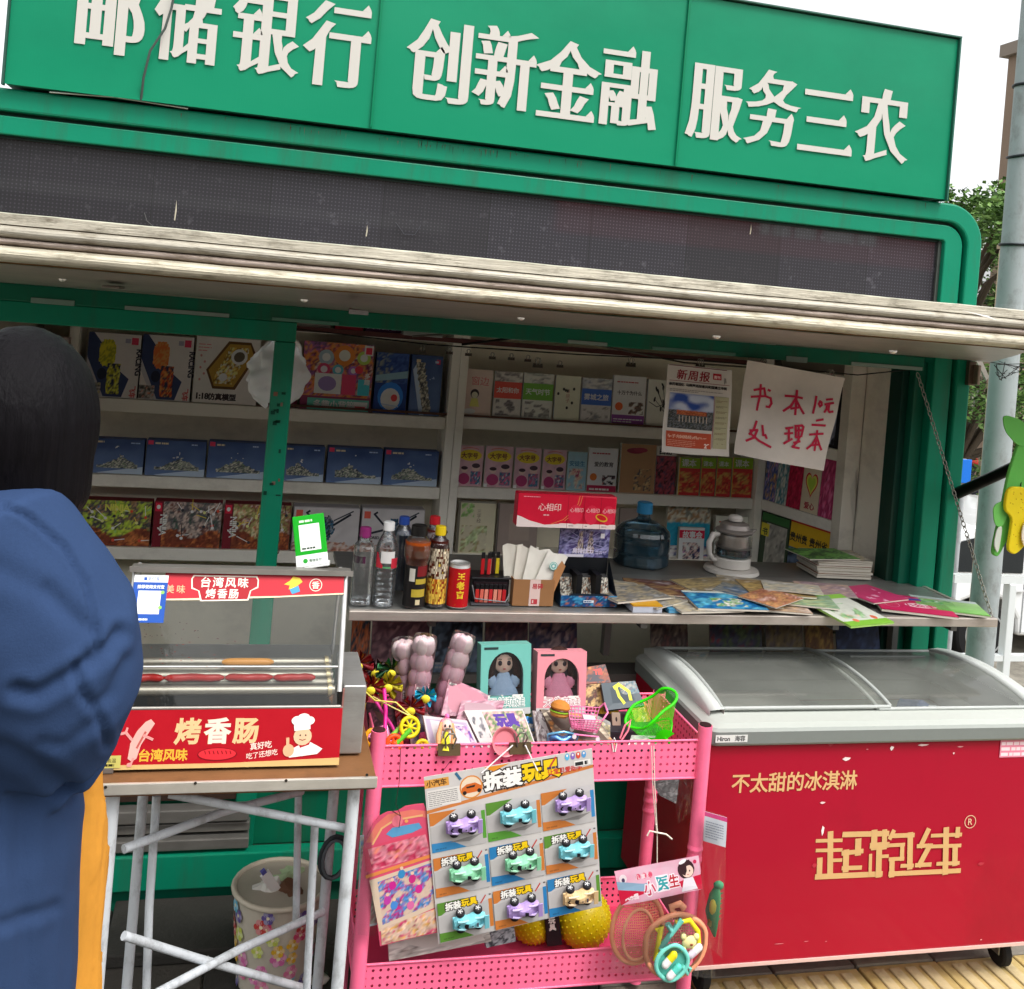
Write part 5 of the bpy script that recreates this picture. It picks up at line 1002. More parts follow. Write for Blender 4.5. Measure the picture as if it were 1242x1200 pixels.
def a_heart(A, w, h):
    A.rect(0, 0, w, h, '#c0a08a'); P = lambda s: [(w*.5+s*w*.030*16*sin(t)**3*.75, h*.58+s*h*.0165*(13*cos(t)-5*cos(2*t)-2*cos(3*t)-cos(4*t))*1.05) for t in [2*pi*k/28 for k in range(28)]]
    A.poly(P(1.0), '#a02430'); A.poly(P(.84), '#d8c04a'); A.poly(P(.6), '#8aa23c'); A.text('爱心', w*.2, h*.08, w*.3, '#8a1c2c', bold=.03)
corner('book', 'black framed album in the corner above the hanging notice edge', 'book', .55, .98, .23, S1+.011, a_black, '#15151a')
for t0, t1, h, art, lb in ((.02, .2, .185, a_col(['#5a3a6a', '#a04a7a', '#8a7a9a', '#3a4a7a', '#b08a4a'], 2), 'purple patterned book at the inner end of the corner shelf'), (.2, .36, .185, a_col(['#2a7a7a', '#8a9aa0', '#3a6a74', '#b0b4a8'], 5), 'teal book beside the crimson one on the corner shelf'), (.36, .56, .19, a_col(['#9a1c3a', '#a82442', '#8c1834'], 4), 'crimson book on the corner shelf left of the heart book'),
                           (.56, .8, .19, a_heart, 'tan book with a big yellow heart on the corner shelf'), (.8, .99, .24, a_col(['#a83a64', '#c05a80', '#8a2c50'], 6), 'tall deep pink book behind the spectacles on the corner shelf')): corner('book', lb, 'book', t0, t1, h, S2+.013, art)
def a_rack(A, w, h): A.rect(0, 0, w, h, '#2c3a2a'); A.rect(0, h*.85, w, h*.15, '#2f5a30'); A.pic(w*.2, 0, w*.75, h*.82, blotch(['#7c7a74', '#6a6864', '#8a8880'], 3, 3), 8, 8); A.rect(0, h*.55, w*.3, h*.25, '#b8a032'); A.text('书', w*.05, h*.58, w*.2, '#2a3a20', bold=.03)
def a_map(A, w, h): A.rect(0, 0, w, h, '#c08a1c'); A.rect(0, h*.85, w, h*.15, '#a02c24'); A.pic(0, 0, w, h*.45, blotch(['#2c3446', '#1c2430', '#4a5a70', '#15181e'], 3, 3), 10, 7); A.text('贵州省', w*.5, h*.56, w*.17, '#2a241c', bold=.03, sx=.9); A.text('贵州贵', w*.0, h*.56, w*.17, '#2a241c', bold=.03, sx=.9)
corner('magazine', 'folded newspapers with green header in the lower corner', 'magazine', .02, .42, .2, S3+.011, a_rack, '#3a4a38', 'magazines in the corner unit'); corner('map', 'yellow and red provincial road map lettered in black in the lower corner', 'map', .44, .98, .235, S3+.011, a_map, '#8a6a20', 'magazines in the corner unit')
# left side cubby and top row
g = G(); g.box((-.72, 3.45, 1.36), (-.62, 3.7, 1.56), '#6a4a44'); A = Art(.12, .2); A.pic(0, 0, .12, .2, blotch(['#8a4a44', '#a09a94', '#6a6a4a', '#5a3030', '#b8a8a4'], 3, 3), 9, 12)
g = G(); g.box((0, 0, 0), (.12, .03, .2), '#6e5a54'); o = tag(g.build('toy_pack', 'box', None, (-.735, 3.70, 1.27)), 'clear bagged toy with red bits beside the left end of the top shelf', 'toy pack'); A.build('cover', o, FRONT(0, 0, 0))
g = G(); g.box((-.74, 3.62, 1.25), (-.60, 3.74, 1.268), WH); g.build('shelf_board', 'board', K)
for px0, px1, col, lb in ((363, 400, '#8a8684', 'grey packet lying above the top shelf edge behind the rail'), (406, 440, '#8c2438', 'crimson packet lying above the top shelf behind the rail'), (443, 486, '#3a1c3c', 'dark purple box with pale lettering above the top shelf'), (490, 520, '#6a6670', 'grey violet packet at the right above the top shelf')):
    a = W(px0, 403, Y=3.76); b = W(px1, 403, Y=3.76); g = G(); g.box((0, 0, 0), (b.x-a.x, .08, .06), col); o = tag(g.build('packet', 'box', None, (a.x, 3.76, 1.5635)), lb, 'packet', 'packets above the top shelf')
    if px0 == 443: A = Art(.2, .05); A.text('美味面包房', .005, .014, .028, '#8a7aa0', bold=.03); A.build('cover', o, FRONT(0, 0, 0))
# white knotted bag hanging inside, behind the sash post
def bagf():
    p = W(338, 450, Y=3.16); g = G()
    def f(u, v):
        a = 2*pi*u; z = -.105+.2*v; r = .085*(max(0, sin(pi*min(1, v*.92+.06)))**.55); q = 1+.16*sin(a*5+v*7)*.5+.30*noise.noise(Vector((cos(a)*2.5, sin(a)*2.5, v*6)))+.14*noise.noise(Vector((cos(a)*7, sin(a)*7, v*9)))
        return (r*q*cos(a)*1.0, r*q*sin(a)*.6, z+.012*sin(a*3+1)+.006*noise.noise(Vector((cos(a)*6, v*12, sin(a)*6))))
    g.sheet(f, 44, 24, '#d8d6d0'); g.tube([(0, 0, .09), (.004, 0, .15)], .008, '#c8c6c0', 6)
    tag(g.build('knotted_bag', 'foam', None, p), 'stuffed white cloth bag hanging behind the green post', 'bag')
bagf()
GAIN[0] = 1.3
# magazines under the counter, leaning on the under shelf
for i, (x0, x1, pal, lb) in enumerate(((425, 448, ['#1c3a4a', '#2a5a5c', '#8a4a2a', '#14242e'], 'blue book with orange bowl under the left end of the counter'), (450, 520, ['#5c3a42', '#6a4a50', '#4a3038', '#7a5a5c'], 'dull rose magazine under the counter above the pink tubes'), (523, 585, ['#1c2c3c', '#2a3a4a', '#4a5a6a', '#121a24'], 'dark navy magazine under the counter above the toys'), (588, 640, ['#4a3a44', '#5c4a3a', '#3a2c38', '#6a4a4a'], 'mottled brown magazine under the counter behind the teal doll box'),
                             (642, 700, ['#3a2c3a', '#6a4a4c', '#2a2c44', '#8a7a7a'], 'purple magazine under the counter behind the pink doll box'), (790, 835, ['#4a3c34', '#6a3a34', '#3a2c2a', '#7c6a5c'], 'brown magazine under the counter above the freezer corner'), (862, 925, ['#5c1c24', '#7a2c34', '#3a3a4a', '#4a5a3a'], 'dark red magazine under the counter above the left lid'), (930, 975, ['#3a3a3c', '#5a5048', '#6a5a3a'], 'grey magazine under the counter beside the yellow one'), (978, 1012, ['#7a5a1c', '#8a6a2c', '#5c3c1c'], 'yellow magazine under the counter'), (1016, 1068, ['#1c2c48', '#2a3a5c', '#12203a'], 'navy magazine under the right part of the counter'))):
    a = W(x0, 790, Y=2.93); b = W(x1, 790, Y=2.93); w_ = b.x-a.x; h = .215; g = G(); g.box((0, 0, 0), (w_, .006, h), mixcol(pal[0], '#888888', .3)); o = tag(g.build('magazine', 'box', None, (a.x, 2.915, .6265), (-.28, 0, 0)), lb, 'magazine', 'magazines leaning under the counter')
    A = Art(w_, h); A.pic(0, 0, w_, h, blotch(pal, 4, i+1), 12, 14, .35, i); A.rect(w_*.05, h*.82, w_*.7, h*.12, mixcol(pal[1], '#b0a8a0', .35)); A.bars(w_*.08, h*.05, w_*.6, h*.1, 2, mixcol(pal[1], '#b0a8a0', .3), .5, i); A.build('cover', o, FRONT(0, 0, 0))
GAIN[0] = 1
# ================================================================== things on the counter
CZ = .8875
def at(px, Y, z=CZ): p = W(px, 745, Y=Y); return (p.x, Y, z)
def bottle(nm, lb, px, Y, prof, h, liquid, cap, caph=.016, capr=.014, label=None, body='pet', sq=0, lq=.9, n=24, labelm='print', rz=0):
    t = thing(nm, lb, 'bottle', at(px, Y), rz, 'bottles on the counter')
    g = G(); g.lathe([(r, z) for r, z in prof], n=n, col='#ffffff', sq=sq); g.build('shell', body, t)
    if liquid:
        mx = prof[-1][1]*lq; P2 = [(r*.94, max(.003, z)) for r, z in prof if z <= mx]; P2.append((P2[-1][0], mx))
        g = G(); g.lathe(P2, n=n, col=liquid, sq=sq); g.build('drink', 'plastic' if body != 'water' else 'pet', t)
    g = G(); z0 = prof[-1][1]; g.lathe([(capr, z0-.006), (capr*1.04, z0-.004), (capr, z0+caph-.002), (capr*.85, z0+caph)], n=20, col=cap); g.build('cap', 'plastic', t)
    if label: label(t)
    return t
def wrap(t, r, z0, z1, fn, nx=28, ny=8, nm='label', a0=-pi, a1=0):
    g = G()
    for j in range(ny):
        for i in range(nx):
            u0, u1, v0, v1 = i/nx, (i+1)/nx, j/ny, (j+1)/ny; c = fn((u0+u1)/2, (v0+v1)/2)
            if c is None: continue
            q = []
            for u, v in ((u0, v0), (u1, v0), (u1, v1), (u0, v1)): a = a0+(a1-a0)*u; q.append((r*cos(a), r*sin(a), z0+(z1-z0)*v))
            g.add(q, [(0, 1, 2, 3)], c, 0, True)
    return g.build(nm, 'print', t)
RP = random.Random(77)
# empty squarish bottle with purple cap
bottle('empty_bottle', 'empty square clear bottle with purple cap at the left end of the counter', 435, 2.70, [(.020, 0), (.026, .004), (.026, .148), (.024, .155), (.014, .165), (.013, .182)], .2, None, '#8a2c6a', .02, .015, lambda t: wrap(t, .0263, .112, .130, lambda u, v: '#4a1c3a' if u < .55 else None, nm='label_band'), sq=5)
rib = [(.024, 0), (.029, .004)]+[(.0290 if k % 2 else .0275, .01+k*.007) for k in range(13)]+[(.030, .102), (.030, .145), (.029, .155), (.024, .172), (.016, .188), (.0135, .196), (.0135, .204)]
bottle('water_bottle', 'clear ribbed water bottle with white cap and red label on the counter', 463, 2.69, rib, .22, None, '#e8e8e6', .017, .0145, lambda t: wrap(t, .0304, .104, .148, lambda u, v: '#c42a3c' if (abs(u-.25) < .12 and v < .55+.4*sin(u*12)) or (abs(u-.72) < .12 and v < .6) else ('#dcdad6' if v > .3 and .3 < u < .7 else ('#5aa06a' if v < .14 else None)), 30, 10))
wprof = [(.001, .006), (.026, .008), (.0265, .16), (.022, .172), (.015, .184), (.013, .192)]
bottle('tea_bottle', 'amber honey drink bottle with black cap on the counter', 500, 2.68, [(.024, 0), (.029, .005), (.029, .112), (.030, .118), (.035, .135), (.036, .155), (.032, .178), (.021, .190), (.018, .195)], .21, '#a64a12', '#1c1a1a', .022, .021,
       lambda t: wrap(t, .0295, .006, .114, lambda u, v: '#c8c4b8' if (.28 < u < .45 and .62 < v < .92) else '#b8a23a' if (.45 < u < .85 and .55 < v < .68) or (.35 < u < .8 and .28 < v < .42) else '#7a1c20' if v > .72 and u > .5 else '#d8c8a0' if .5 < u < .62 and .08 < v < .16 else '#1d1a1a', 30, 16))
bottle('tea_bottle', 'brown tea bottle with red cap behind the yellow capped one', 518, 2.80, wprof+[(.013, .2)], .2, '#5c1c10', '#c0202a', .016, .0145, None)
bottle('tea_bottle', 'lemon tea bottle with yellow cap and golden label beside the red can', 526, 2.69, [(.024, 0), (.0275, .005), (.0265, .05), (.0275, .10), (.0275, .15), (.025, .168), (.016, .184), (.013, .19), (.013, .196)], .21, '#4c1810', '#e8c820', .018, .0145,
       lambda t: wrap(t, .028, .012, .158, lambda u, v: blotch(['#c07818', '#d89a28', '#8a2c14', '#e0b848', '#a84c14'], 4, 3)(u, v, RP) if v < .45 else blotch(['#7a8a2c', '#c8b048', '#4a2414', '#d8ccb0', '#5c2a14'], 5, 5)(u, v, RP), 30, 22))
bottle('drink_bottle', 'dark bottle with blue cap half hidden behind the clear water bottle', 481, 2.82, wprof, .2, '#20304a', '#2a4a9a', .016, .0145, None)
def can():
    t = thing('drink_can', 'red drink can with gold vertical characters on the counter', 'can', at(553, 2.685), 0)
    g = G(); g.lathe([(.024, 0), (.0285, .004), (.0285, .006)], n=26, col='#b8b8b6'); g.build('base_rim', 'dull', t); g = G(); g.lathe([(.0285, .108), (.0275, .112), (.0265, .116), (.0275, .118), (.0262, .119), (.025, .1145), (0.001, .114)], n=26, col='#c9c9c6'); g.build('rim', 'dull', t)
    g = G(); g.lathe([(.0286, .0055), (.0286, .1085)], n=28, col='#b8121a'); g.f = g.f[:-2]; g.c = g.c[:-2]; g.m = g.m[:-2]; g.s = g.s[:-2]; g.uv = g.uv[:-2]; g.build('body', 'print', t)
    A = Art(.05, .1); A.text('王老吉', 0, .068, .021, '#e8c030', bold=.05, vert=True, gap=.003); V = []
    A.rect(-.0015, .0, .024, .001, '#d8a02c')
    for x, y, z in A.g.v: a = -pi/2+(x-.010)/.0288; V.append((.0291*cos(a), .0291*sin(a), y+.012))
    A.g.v = V; A.g.build('lettering', 'print', t)
can()
def lighterbox():
    p = at(592, 2.72); t = thing('lighter_display', 'black plastic display box of lighters on the counter', 'display box', p)
    g = G(); g.box((-.05, 0, 0), (.052, .07, .066), '#17171a'); g.box((-.056, -.006, .0665), (.056, .072, .0715), '#1a1a1e'); g.build('box', 'plastic', t, bevel=.002)
    g = G(); g.box((-.046, -.0015, .008), (.047, -.0003, .058), '#2a1c20'); g.build('window', 'print', t)
    g = G(); g.tube([(-.054, -.012, .052), (-.046, -.02, .018), (.04, -.022, .01), (.052, -.014, .03)], .002, '#8a8a8c', 5); g.box((-.054, -.02, 0), (.052, -.0025, .004), '#55555a'); g.build('front_lip', 'plastic', t)
    cols = ['#c4322e', '#d86a5a', '#e08a78', '#c42c30', '#e0907a', '#d86a5a', '#b8242a']
    def lighter(x, y, z, c, lb, grp, tall=.05, loc=None):
        L = thing('lighter', lb, 'lighter', (p[0]+x, p[1]+y, z), 0, grp); g = G(); g.box((-.005, -.003, 0), (.005, .003, tall*.72), c); g.build('body', 'plastic', L, bevel=.001); g = G(); g.box((-.005, -.003, tall*.72+.0003), (.005, .003, tall), '#1a1a1c' if grp else '#8a8a8c'); g.build('head', 'plastic', L, bevel=.0008)
    nm = ['red', 'coral', 'salmon', 'crimson', 'pale coral', 'rose', 'dark red']
    for k in range(7): lighter(-.038+k*.0125, -.010, CZ+.005, cols[k], ('%s lighter %s in the front of the black display' % (nm[k], ('at the left end', 'second from the left', 'third from the left', 'in the middle', 'third from the right', 'second from the right', 'at the right end')[k])), 'lighters in the display box')
    for x, c, n_ in ((-.022, '#b81c22', 'leftmost red'), (-.004, '#c42a2e', 'middle red'), (.008, '#3a1416', 'dark'), (.022, '#d8c22c', 'yellow'), (.002, '#d8b0a0', 'pinkish')):
        lighter(x, .02+.01*(x > 0), CZ+.0735, c, '%s lighter standing on top of the black display box' % n_, 'lighters on top of the display box', .06)
lighterbox()
def pliers():
    p = W(534, 672, Y=3.05); t = thing('pliers', 'pliers with red handles propped behind the red can', 'pliers', (p.x, 3.05, CZ+.03))
    for s in (-1, 1): g = G(); g.tube([(0, 0, .07), (.012*s+.005, 0, .05), (.02*s-.01, 0, -.02)], [.005, .006, .005], '#a81c24', 8); g.build('handle', 'plastic', t)
    g = G(); g.tube([(-.004, 0, .07), (-.008, 0, .085), (-.002, 0, .105)], [.006, .008, .002], '#2c2c30', 8); g.tube([(.004, 0, .07), (.010, 0, .085), (.002, 0, .105)], [.006, .008, .002], '#2c2c30', 8); g.build('jaw', 'dull', t)
pliers()
# carton of paper bags
def bags():
    p = at(645, 2.70); t = thing('carton', 'brown cardboard carton with red and white tape holding white paper bags', 'carton', p)
    g = G(); w_, d, h = .058, .075, .072
    for a, b in (((-w_, 0, 0), (w_, .002, h)), ((-w_, d-.002, 0), (w_, d, h)), ((-w_, .0025, 0), (-w_+.002, d-.0025, h)), ((w_-.002, .0025, 0), (w_, d-.0025, h)), ((-w_+.0025, .0025, 0), (w_-.0025, d-.0025, .002))): g.box(a, b, '#9a6e48')
    g.build('body', 'box', t); A = Art(.03, .08); A.rect(.0, 0, .03, h, '#e0c4bc'); A.text('易碎', .006, .048, .016, '#b8303a', bold=.03); A.rect(.006, .005, .018, .014, '#c04048'); A.rect(.009, .008, .004, .008, '#e0c4bc'); A.build('tape', t, FRONT(-.012, 0, 0))
    for i, (x, y, rz, ry, c, hh, lb, deco) in enumerate(((-.040, .030, .1, -.12, '#d9d4c6', .155, 'rearmost plain off white paper bag in the carton', 0), (-.026, .022, -.1, .05, '#e6e0d2', .150, 'left white paper bag in the carton', 0), (-.01, .014, .05, .18, '#e8e4d8', .150, 'middle white paper bag with blue print in the carton', 1), (.012, .008, -.02, .38, '#ece8de', .148, 'front white paper bag with round green emblem and brown fold in the carton', 2))):
        g = G(); ww = .031
        def f(u, v, i=i, hh=hh): return ((u-.5)*2*ww*(1-.04*v), .004*sin(u*pi)*(1-v*.4)+.006*v*noise.noise(Vector((u*3, v*4, i*5))), hh*v+.004*sin(u*6+i)*v)
        g.sheet(f, 8, 12, c); g.sheet(lambda u, v: tuple(a+b for a, b in zip(f(1-u, v), (0, .006, -.006*v))), 8, 12, mixcol(c, '#8a8478', .15)); o = tag(g.build('paper_bag', 'paper', None, (p[0]+x, p[1]+y, CZ+.004), (-.08, ry, rz)), lb, 'paper bag', 'white paper bags in the carton')
        if deco:
            A = Art(.06, .15); 
            if deco == 2: A.poly([(.062, .02), (.062, .125), (.046, .135), (.038, .10), (.043, .08), (.03, .04), (.02, .01)], '#b07c50'); A.ell(.030, .112, .0115, .0115, '#5aa8a0'); A.ell(.030, .112, .0098, .0098, '#dfe6e0'); A.ell(.030, .112, .0078, .0078, '#6aada6'); A.poly([(.030+.006*(1 if k % 2 == 0 else .45)*sin(pi*k/5), .112+.006*(1 if k % 2 == 0 else .45)*cos(pi*k/5)) for k in range(10)], '#e4ebe4'); A.line([(.012, .02), (.03, .05)], .003, '#6ab0a8')
            A.bars(.008, .05, .03, .012, 2, '#6a9ab4', .5, 3); A.build('print', o, FRONT(-.031, -.008, 0), m='paper')
bags()
# card display with packs and red tissue block on top
def cards():
    p = at(713, 2.70); t = thing('card_display', 'blue open display box of trading card packs with a purple battle print header', 'display box', p)
    w_ = .082; g = G(); g.box((-w_, 0, 0), (w_, .003, .030), '#1c5a90'); g.box((-w_, .0035, 0), (-w_+.003, .095, .03), '#16324e'); g.box((w_-.003, .0035, 0), (w_, .095, .03), '#16324e'); g.box((-w_+.0035, .0035, 0), (w_-.0035, .092, .003), '#101820'); g.box((-w_+.0035, .0925, 0), (w_-.0035, .095, .115), '#0e1116')
    g.add([(-w_, .0036, .03), (-w_, .095, .03), (-w_, .095, .115)], [(0, 1, 2)], '#16202c'); g.add([(w_, .0036, .03), (w_, .095, .115), (w_, .095, .03)], [(0, 1, 2)], '#16202c'); g.build('tray', 'box', t)
    A = Art(2*w_, .034); A.pic(0, 0, 2*w_, .03, blotch(['#1c6aa8', '#2a88c0', '#4aa0c8', '#14487c', '#b0643c'], 3, 2), 20, 5); A.poly([(.02, .03), (.03, .036), (.13, .036), (.145, .03)], '#0e2030'); A.rect(.066, .011, .03, .007, '#dfe4ea'); A.bars(.068, .0125, .026, .004, 1, '#2a4a7a', .8); A.build('front_print', t, FRONT(-w_, 0, 0))
    g = G(); g.box((-w_+.01, .090, .1155), (w_-.004, .094, .2), '#2a2450'); H = g.build('header', 'box', t)
    A = Art(.15, .085); hw = 2*w_-.014; A.pic(0, 0, hw, .085, blotch(['#4a4a8a', '#7a6ab0', '#2a2c5c', '#9a98c8', '#4c3a7a'], 3.5, 3), 18, 12, .4, 3)
    for k in range(16): a = 2*pi*k/16; A.line([(hw*.5+.012*cos(a), .045+.01*sin(a)), (hw*.5+.06*cos(a), .045+.038*sin(a))], .0012, '#b8b4e0')
    for cx in (.42, .62): A.pic(hw*cx-.014, .012, .028, .062, lambda u, v, R: R.choice(['#c8b8a0', '#8a7488', '#3a2c3c', '#d8d0d8']) if abs(u-.5) < .18+.3*(1-v) else None, 7, 10, .35, int(cx*10))
    A.text('奥特战士', .04, .012, .016, '#e8e0f4', bold=.03); A.rect(0, 0, .075, .008, '#e0dce8'); A.rect(hw-.028, .055, .012, .014, '#e8e8ec'); A.bars(hw-.04, .01, .034, .01, 2, '#c8c0e0', .5); A.build('header_print', H, FRONT(-w_+.01, .0899, .1155))
    g = G(); g.box((-w_+.012, .086, .2005), (w_-.012, .0955, .215), '#5a9a2a'); g.build('header_strip', 'print', t)
    for k, x in enumerate((-.052, 0, .052)):
        for j in range(2):
            g = G(); g.sheet(lambda u, v: (-.020+.04*u, .004*sin(pi*u), .072*v), 5, 6, '#1c1a1a'); g.sheet(lambda u, v: (.02-.04*u, .001+.005, .072*v), 2, 2, '#1c1a1a'); A = Art(.04, .07)
            o = tag(g.build('card_pack', 'print', None, (p[0]+x*1.0, p[1]+.012+j*.02+.02, CZ+.006), (-.45, 0, 0)), ('black foil card pack in the %s stack of the blue display, %s' % (('left', 'middle', 'right')[k], ('in front', 'behind the front one')[j])), 'card pack', 'card packs in the blue display')
            A.pic(.001, .004, .038, .062, blotch(['#2c2622', '#c8b490', '#8a6a4a', '#e0dccc', '#4a4038', '#b07850'], 4, k+1), 8, 12, .4, k); A.build('print', o, FRONT(-.02, .0005, 0))
    for x in (-.028, .028): g = G(); g.box((x-.008, .012, .004), (x+.008, .08, .085), '#0c0d10'); g.build('divider', 'box', t)
cards()
def tissue():
    p = W(686, 640, Y=2.73); t = thing('tissue_block', 'bright red shrink wrapped block of tissue packs on top of the card display', 'tissue pack', (p.x, 2.725, W(745, 643, Y=2.72).z), rot=(0, 0.0, 0))
    w_ = (W(746, 640, Y=2.725).x-W(626, 640, Y=2.725).x); h = .092; g = G(); g.box((-w_/2, 0, 0), (w_/2, .045, h), '#cc0f34'); g.build('wrap', 'plastic', t, bevel=.004)
    A = Art(w_, h); A.rect(0, .0, w_, h*.14, '#ecd8d4'); 
    def arc(cx, rx, ry, x0, x1): return [(cx+rx*cos(a), h*.02+ry-ry*sin(-a)*0+ry*0+(-ry*sin(a))+0) for a in []]
    A.poly([(0, h*.34)]+[(w_*.62*k/12, h*(.34-.26*sin(pi*min(1, (k/12)*1.15)/2*1.2)+.0)) for k in range(13)]+[(w_*.62, 0), (0, 0)], '#eedcd8')
    A.poly([(0, h), (w_*.64, h)]+[(w_*(.64-.02*(k/6)**2*6-.0), h*(1-.13*k)) for k in range(1, 6)]+[(w_*.42, h*.12), (w_*.28, h*.08), (w_*.12, h*.2), (0, h*.36)], '#d01034')
    A.line([(w_*.615, h*.99), (w_*.60, h*.75), (w_*.55, h*.5), (w_*.46, h*.25), (w_*.34, h*.10)], .0016, '#e88a4a'); A.line([(w_*.64, h*.99), (w_*.625, h*.75), (w_*.575, h*.48), (w_*.48, h*.22)], .0012, '#e8a05a')
    A.text('心相印', w_*.2, h*.52, h*.25, '#f0d8d4', bold=.0); A.bars(w_*.26, h*.36, w_*.07, h*.05, 1, '#e8c0c0', .6)
    for k, x in enumerate((.5, .665, .835)):
        A.rect(w_*x, h*.0, .0008, h, '#8a0a22'); A.ell(w_*(x+.08), h*.42, w_*.072, h*.3, '#da2444'); A.text('心相印', w_*(x+.02), h*.5, h*.15, '#f0c4c4'); A.bars(w_*(x+.02), h*.06, w_*.06, h*.04, 1, '#9a8a88', .6, k)
    A.ell(w_*.85, h*.34, w_*.065, h*.11, '#d8a42c', 16, -.3); A.ell(w_*.85, h*.35, w_*.052, h*.075, '#c8141c', 16, -.3); A.bars(w_*.05, h*.9, w_*.2, h*.05, 1, '#e89aa4', .5)
    A.build('print', t, FRONT(-w_/2, -.0004, 0))
tissue()
# water jug
p = W(775, 700, Y=3.2); J = thing('water_jug', 'large blue translucent water jug standing at the back of the counter', 'water jug', (p.x, 3.2, .8845)); J.scale = (1, 1, .84)
g = G(); g.lathe([(.085, 0), (.093, .008), (.093, .045), (.089, .052), (.093, .06), (.093, .105), (.089, .112), (.092, .12), (.088, .135), (.07, .155), (.045, .168), (.028, .176), (.022, .185), (.0215, .215)], n=32, col='#ffffff'); g.build('jug_body', 'jug', J)
g = G(); g.lathe([(.083, .003), (.089, .01), (.089, .09)], n=28, col='#3d6478'); g.build('water', 'jug', J)
g = G(); g.lathe([(.026, .200), (.0265, .203), (.026, .240), (.022, .244)], n=24, col='#2c7ba8'); g.build('jug_cap', 'plastic', J)
# kettle
p = W(897, 694, Y=3.06); KT = thing('glass_kettle', 'white handled glass health kettle on its base at the back of the counter', 'kettle', (p.x, 3.12, .8845))
g = G(); g.lathe([(.088, 0), (.092, .004), (.088, .014), (.06, .017)], n=32, col='#c9c4bc'); g.build('power_base', 'plastic', KT)
g = G(); g.lathe([(.056, .018), (.060, .020), (.061, .048), (.059, .052)], n=32, col='#cfcac2'); g.build('heater', 'plastic', KT)
g = G(); g.lathe([(.056, .053), (.062, .058), (.060, .12), (.056, .135)], n=32, col='#ffffff'); g.f = g.f[:-2]; g.c = g.c[:-2]; g.m = g.m[:-2]; g.s = g.s[:-2]; g.uv = g.uv[:-2]; g.build('glass_body', 'glass', KT)
g = G(); g.lathe([(.056, .058), (.058, .060), (.057, .078)], n=28, col='#8a6a5c'); g.build('brew', 'jug', KT)
g = G(); g.lathe([(.05, .08), (.048, .125)], n=28, col='#a89c94'); g.lathe([(.0585, .132), (.064, .138), (.060, .142), (.050, .146), (.047, .16), (.034, .166)], n=28, col='#a8a09c'); g.build('steel_strainer', 'steel', KT)
g = G(); g.lathe([(.0585, .083), (.0618, .086), (.0585, .089)], n=28, col='#8c8884'); g.build('band', 'steel', KT)
g = G(); g.lathe([(.012, .167), (.022, .170), (.024, .180), (.018, .188), (.0, .19)], n=20, col='#cfcac4'); g.build('lid_knob', 'plastic', KT)
g = G(); g.tube([(-.060, -.01, .125), (-.085, -.02, .128), (-.098, -.022, .10), (-.094, -.02, .065), (-.078, -.012, .045), (-.060, -.005, .04)], [.007, .009, .010, .009, .008, .007], '#cfcac4', 10); g.build('handle', 'plastic', KT)
g = G(); g.add([(.058, -.012, .125), (.058, .012, .125), (.082, 0, .142), (.06, -.01, .142), (.06, .01, .142)], [(0, 1, 2), (0, 2, 3), (1, 4, 2)], '#9a9490'); g.build('spout', 'steel', KT)
# flat magazines
def flat(nm, lb, cat, px, py, w_, d, th, rz, col, art=None, z=None, grp='magazines spread on the counter', Y=None, edge='#cfc8ba', rot=(0, 0)):
    z = CZ if z is None else z; p = W(px, py, Z=z) if Y is None else Vector((W(px, 740, Y=Y).x, Y, z)); g = G(); g.box((-w_/2, -d/2, 0), (w_/2, d/2, th*.85), edge); g.box((-w_/2-.001, -d/2-.001, th*.85+.0001), (w_/2+.001, d/2+.001, th), col)
    o = tag(g.build(nm, 'paper', None, (p.x, p.y, z+.0006), (rot[0], rot[1], rz)), lb, cat, grp)
    A = Art(w_, d, z=th+.0004)
    if art: art(A, w_, d)
    else: A.pic(0, 0, w_, d, blotch([col, mixcol(col, '#ffffff', .3), mixcol(col, '#303030', .3), mixcol(col, '#c8b070', .4)], 3, px), 10, 12)
    A.build('cover', o, Matrix.Translation((-w_/2, -d/2, 0))); return o
flat('book', 'thick book with yellow cover on pale pages at the counter edge', 'book', 777, 738, .086, .10, .020, 0, '#c9921e', lambda A, w, d: A.rect(0, 0, w, d, '#d09a24'), Y=2.70, edge='#b8bcc8')
flat('book', 'slim light blue book at the counter edge beside the yellow one', 'book', 819, 742, .083, .10, .010, .02, '#3c86b0', lambda A, w, d: A.rect(0, 0, w, d, '#4a94bc'), Y=2.70, edge='#5a9cc0')
mags = [(765, 722, .19, .13, .3, '#8c8a88', 'grey white magazine behind the yellow book', .021), (800, 715, .2, .15, -.2, '#6a3a38', 'dark red printed magazine in front of the water jug', .018), (848, 722, .24, .17, -.5, '#6a6a66', 'dark edged magazine slanting beside the light blue book', .014), (862, 712, .2, .14, .2, '#9a8a6a', 'tan magazine in front of the kettle base', .022), (915, 712, .22, .15, -.35, '#b8aea0', 'pale magazine right of the kettle base', .020), (940, 716, .2, .15, -.15, '#b0905a', 'ochre magazine right of the kettle', .026),
        (850, 735, .2, .14, .1, '#b0acA4', 'white magazine under the bright blue one', .008), (935, 735, .2, .14, -.2, '#c8a890', 'peach magazine at the counter edge before the pale green one', .006), (900, 729, .2, .14, -.1, '#b8a23c', 'yellow magazine beside the bright blue one', .011), (965, 728, .22, .14, -.3, '#9cc09a', 'pale green magazine right of the yellow one', .016)]
for px, py, w_, d, rz, col, lb, dz in mags: flat('magazine', lb, 'magazine', px, py, w_, d, .006, rz, col, z=CZ+dz)
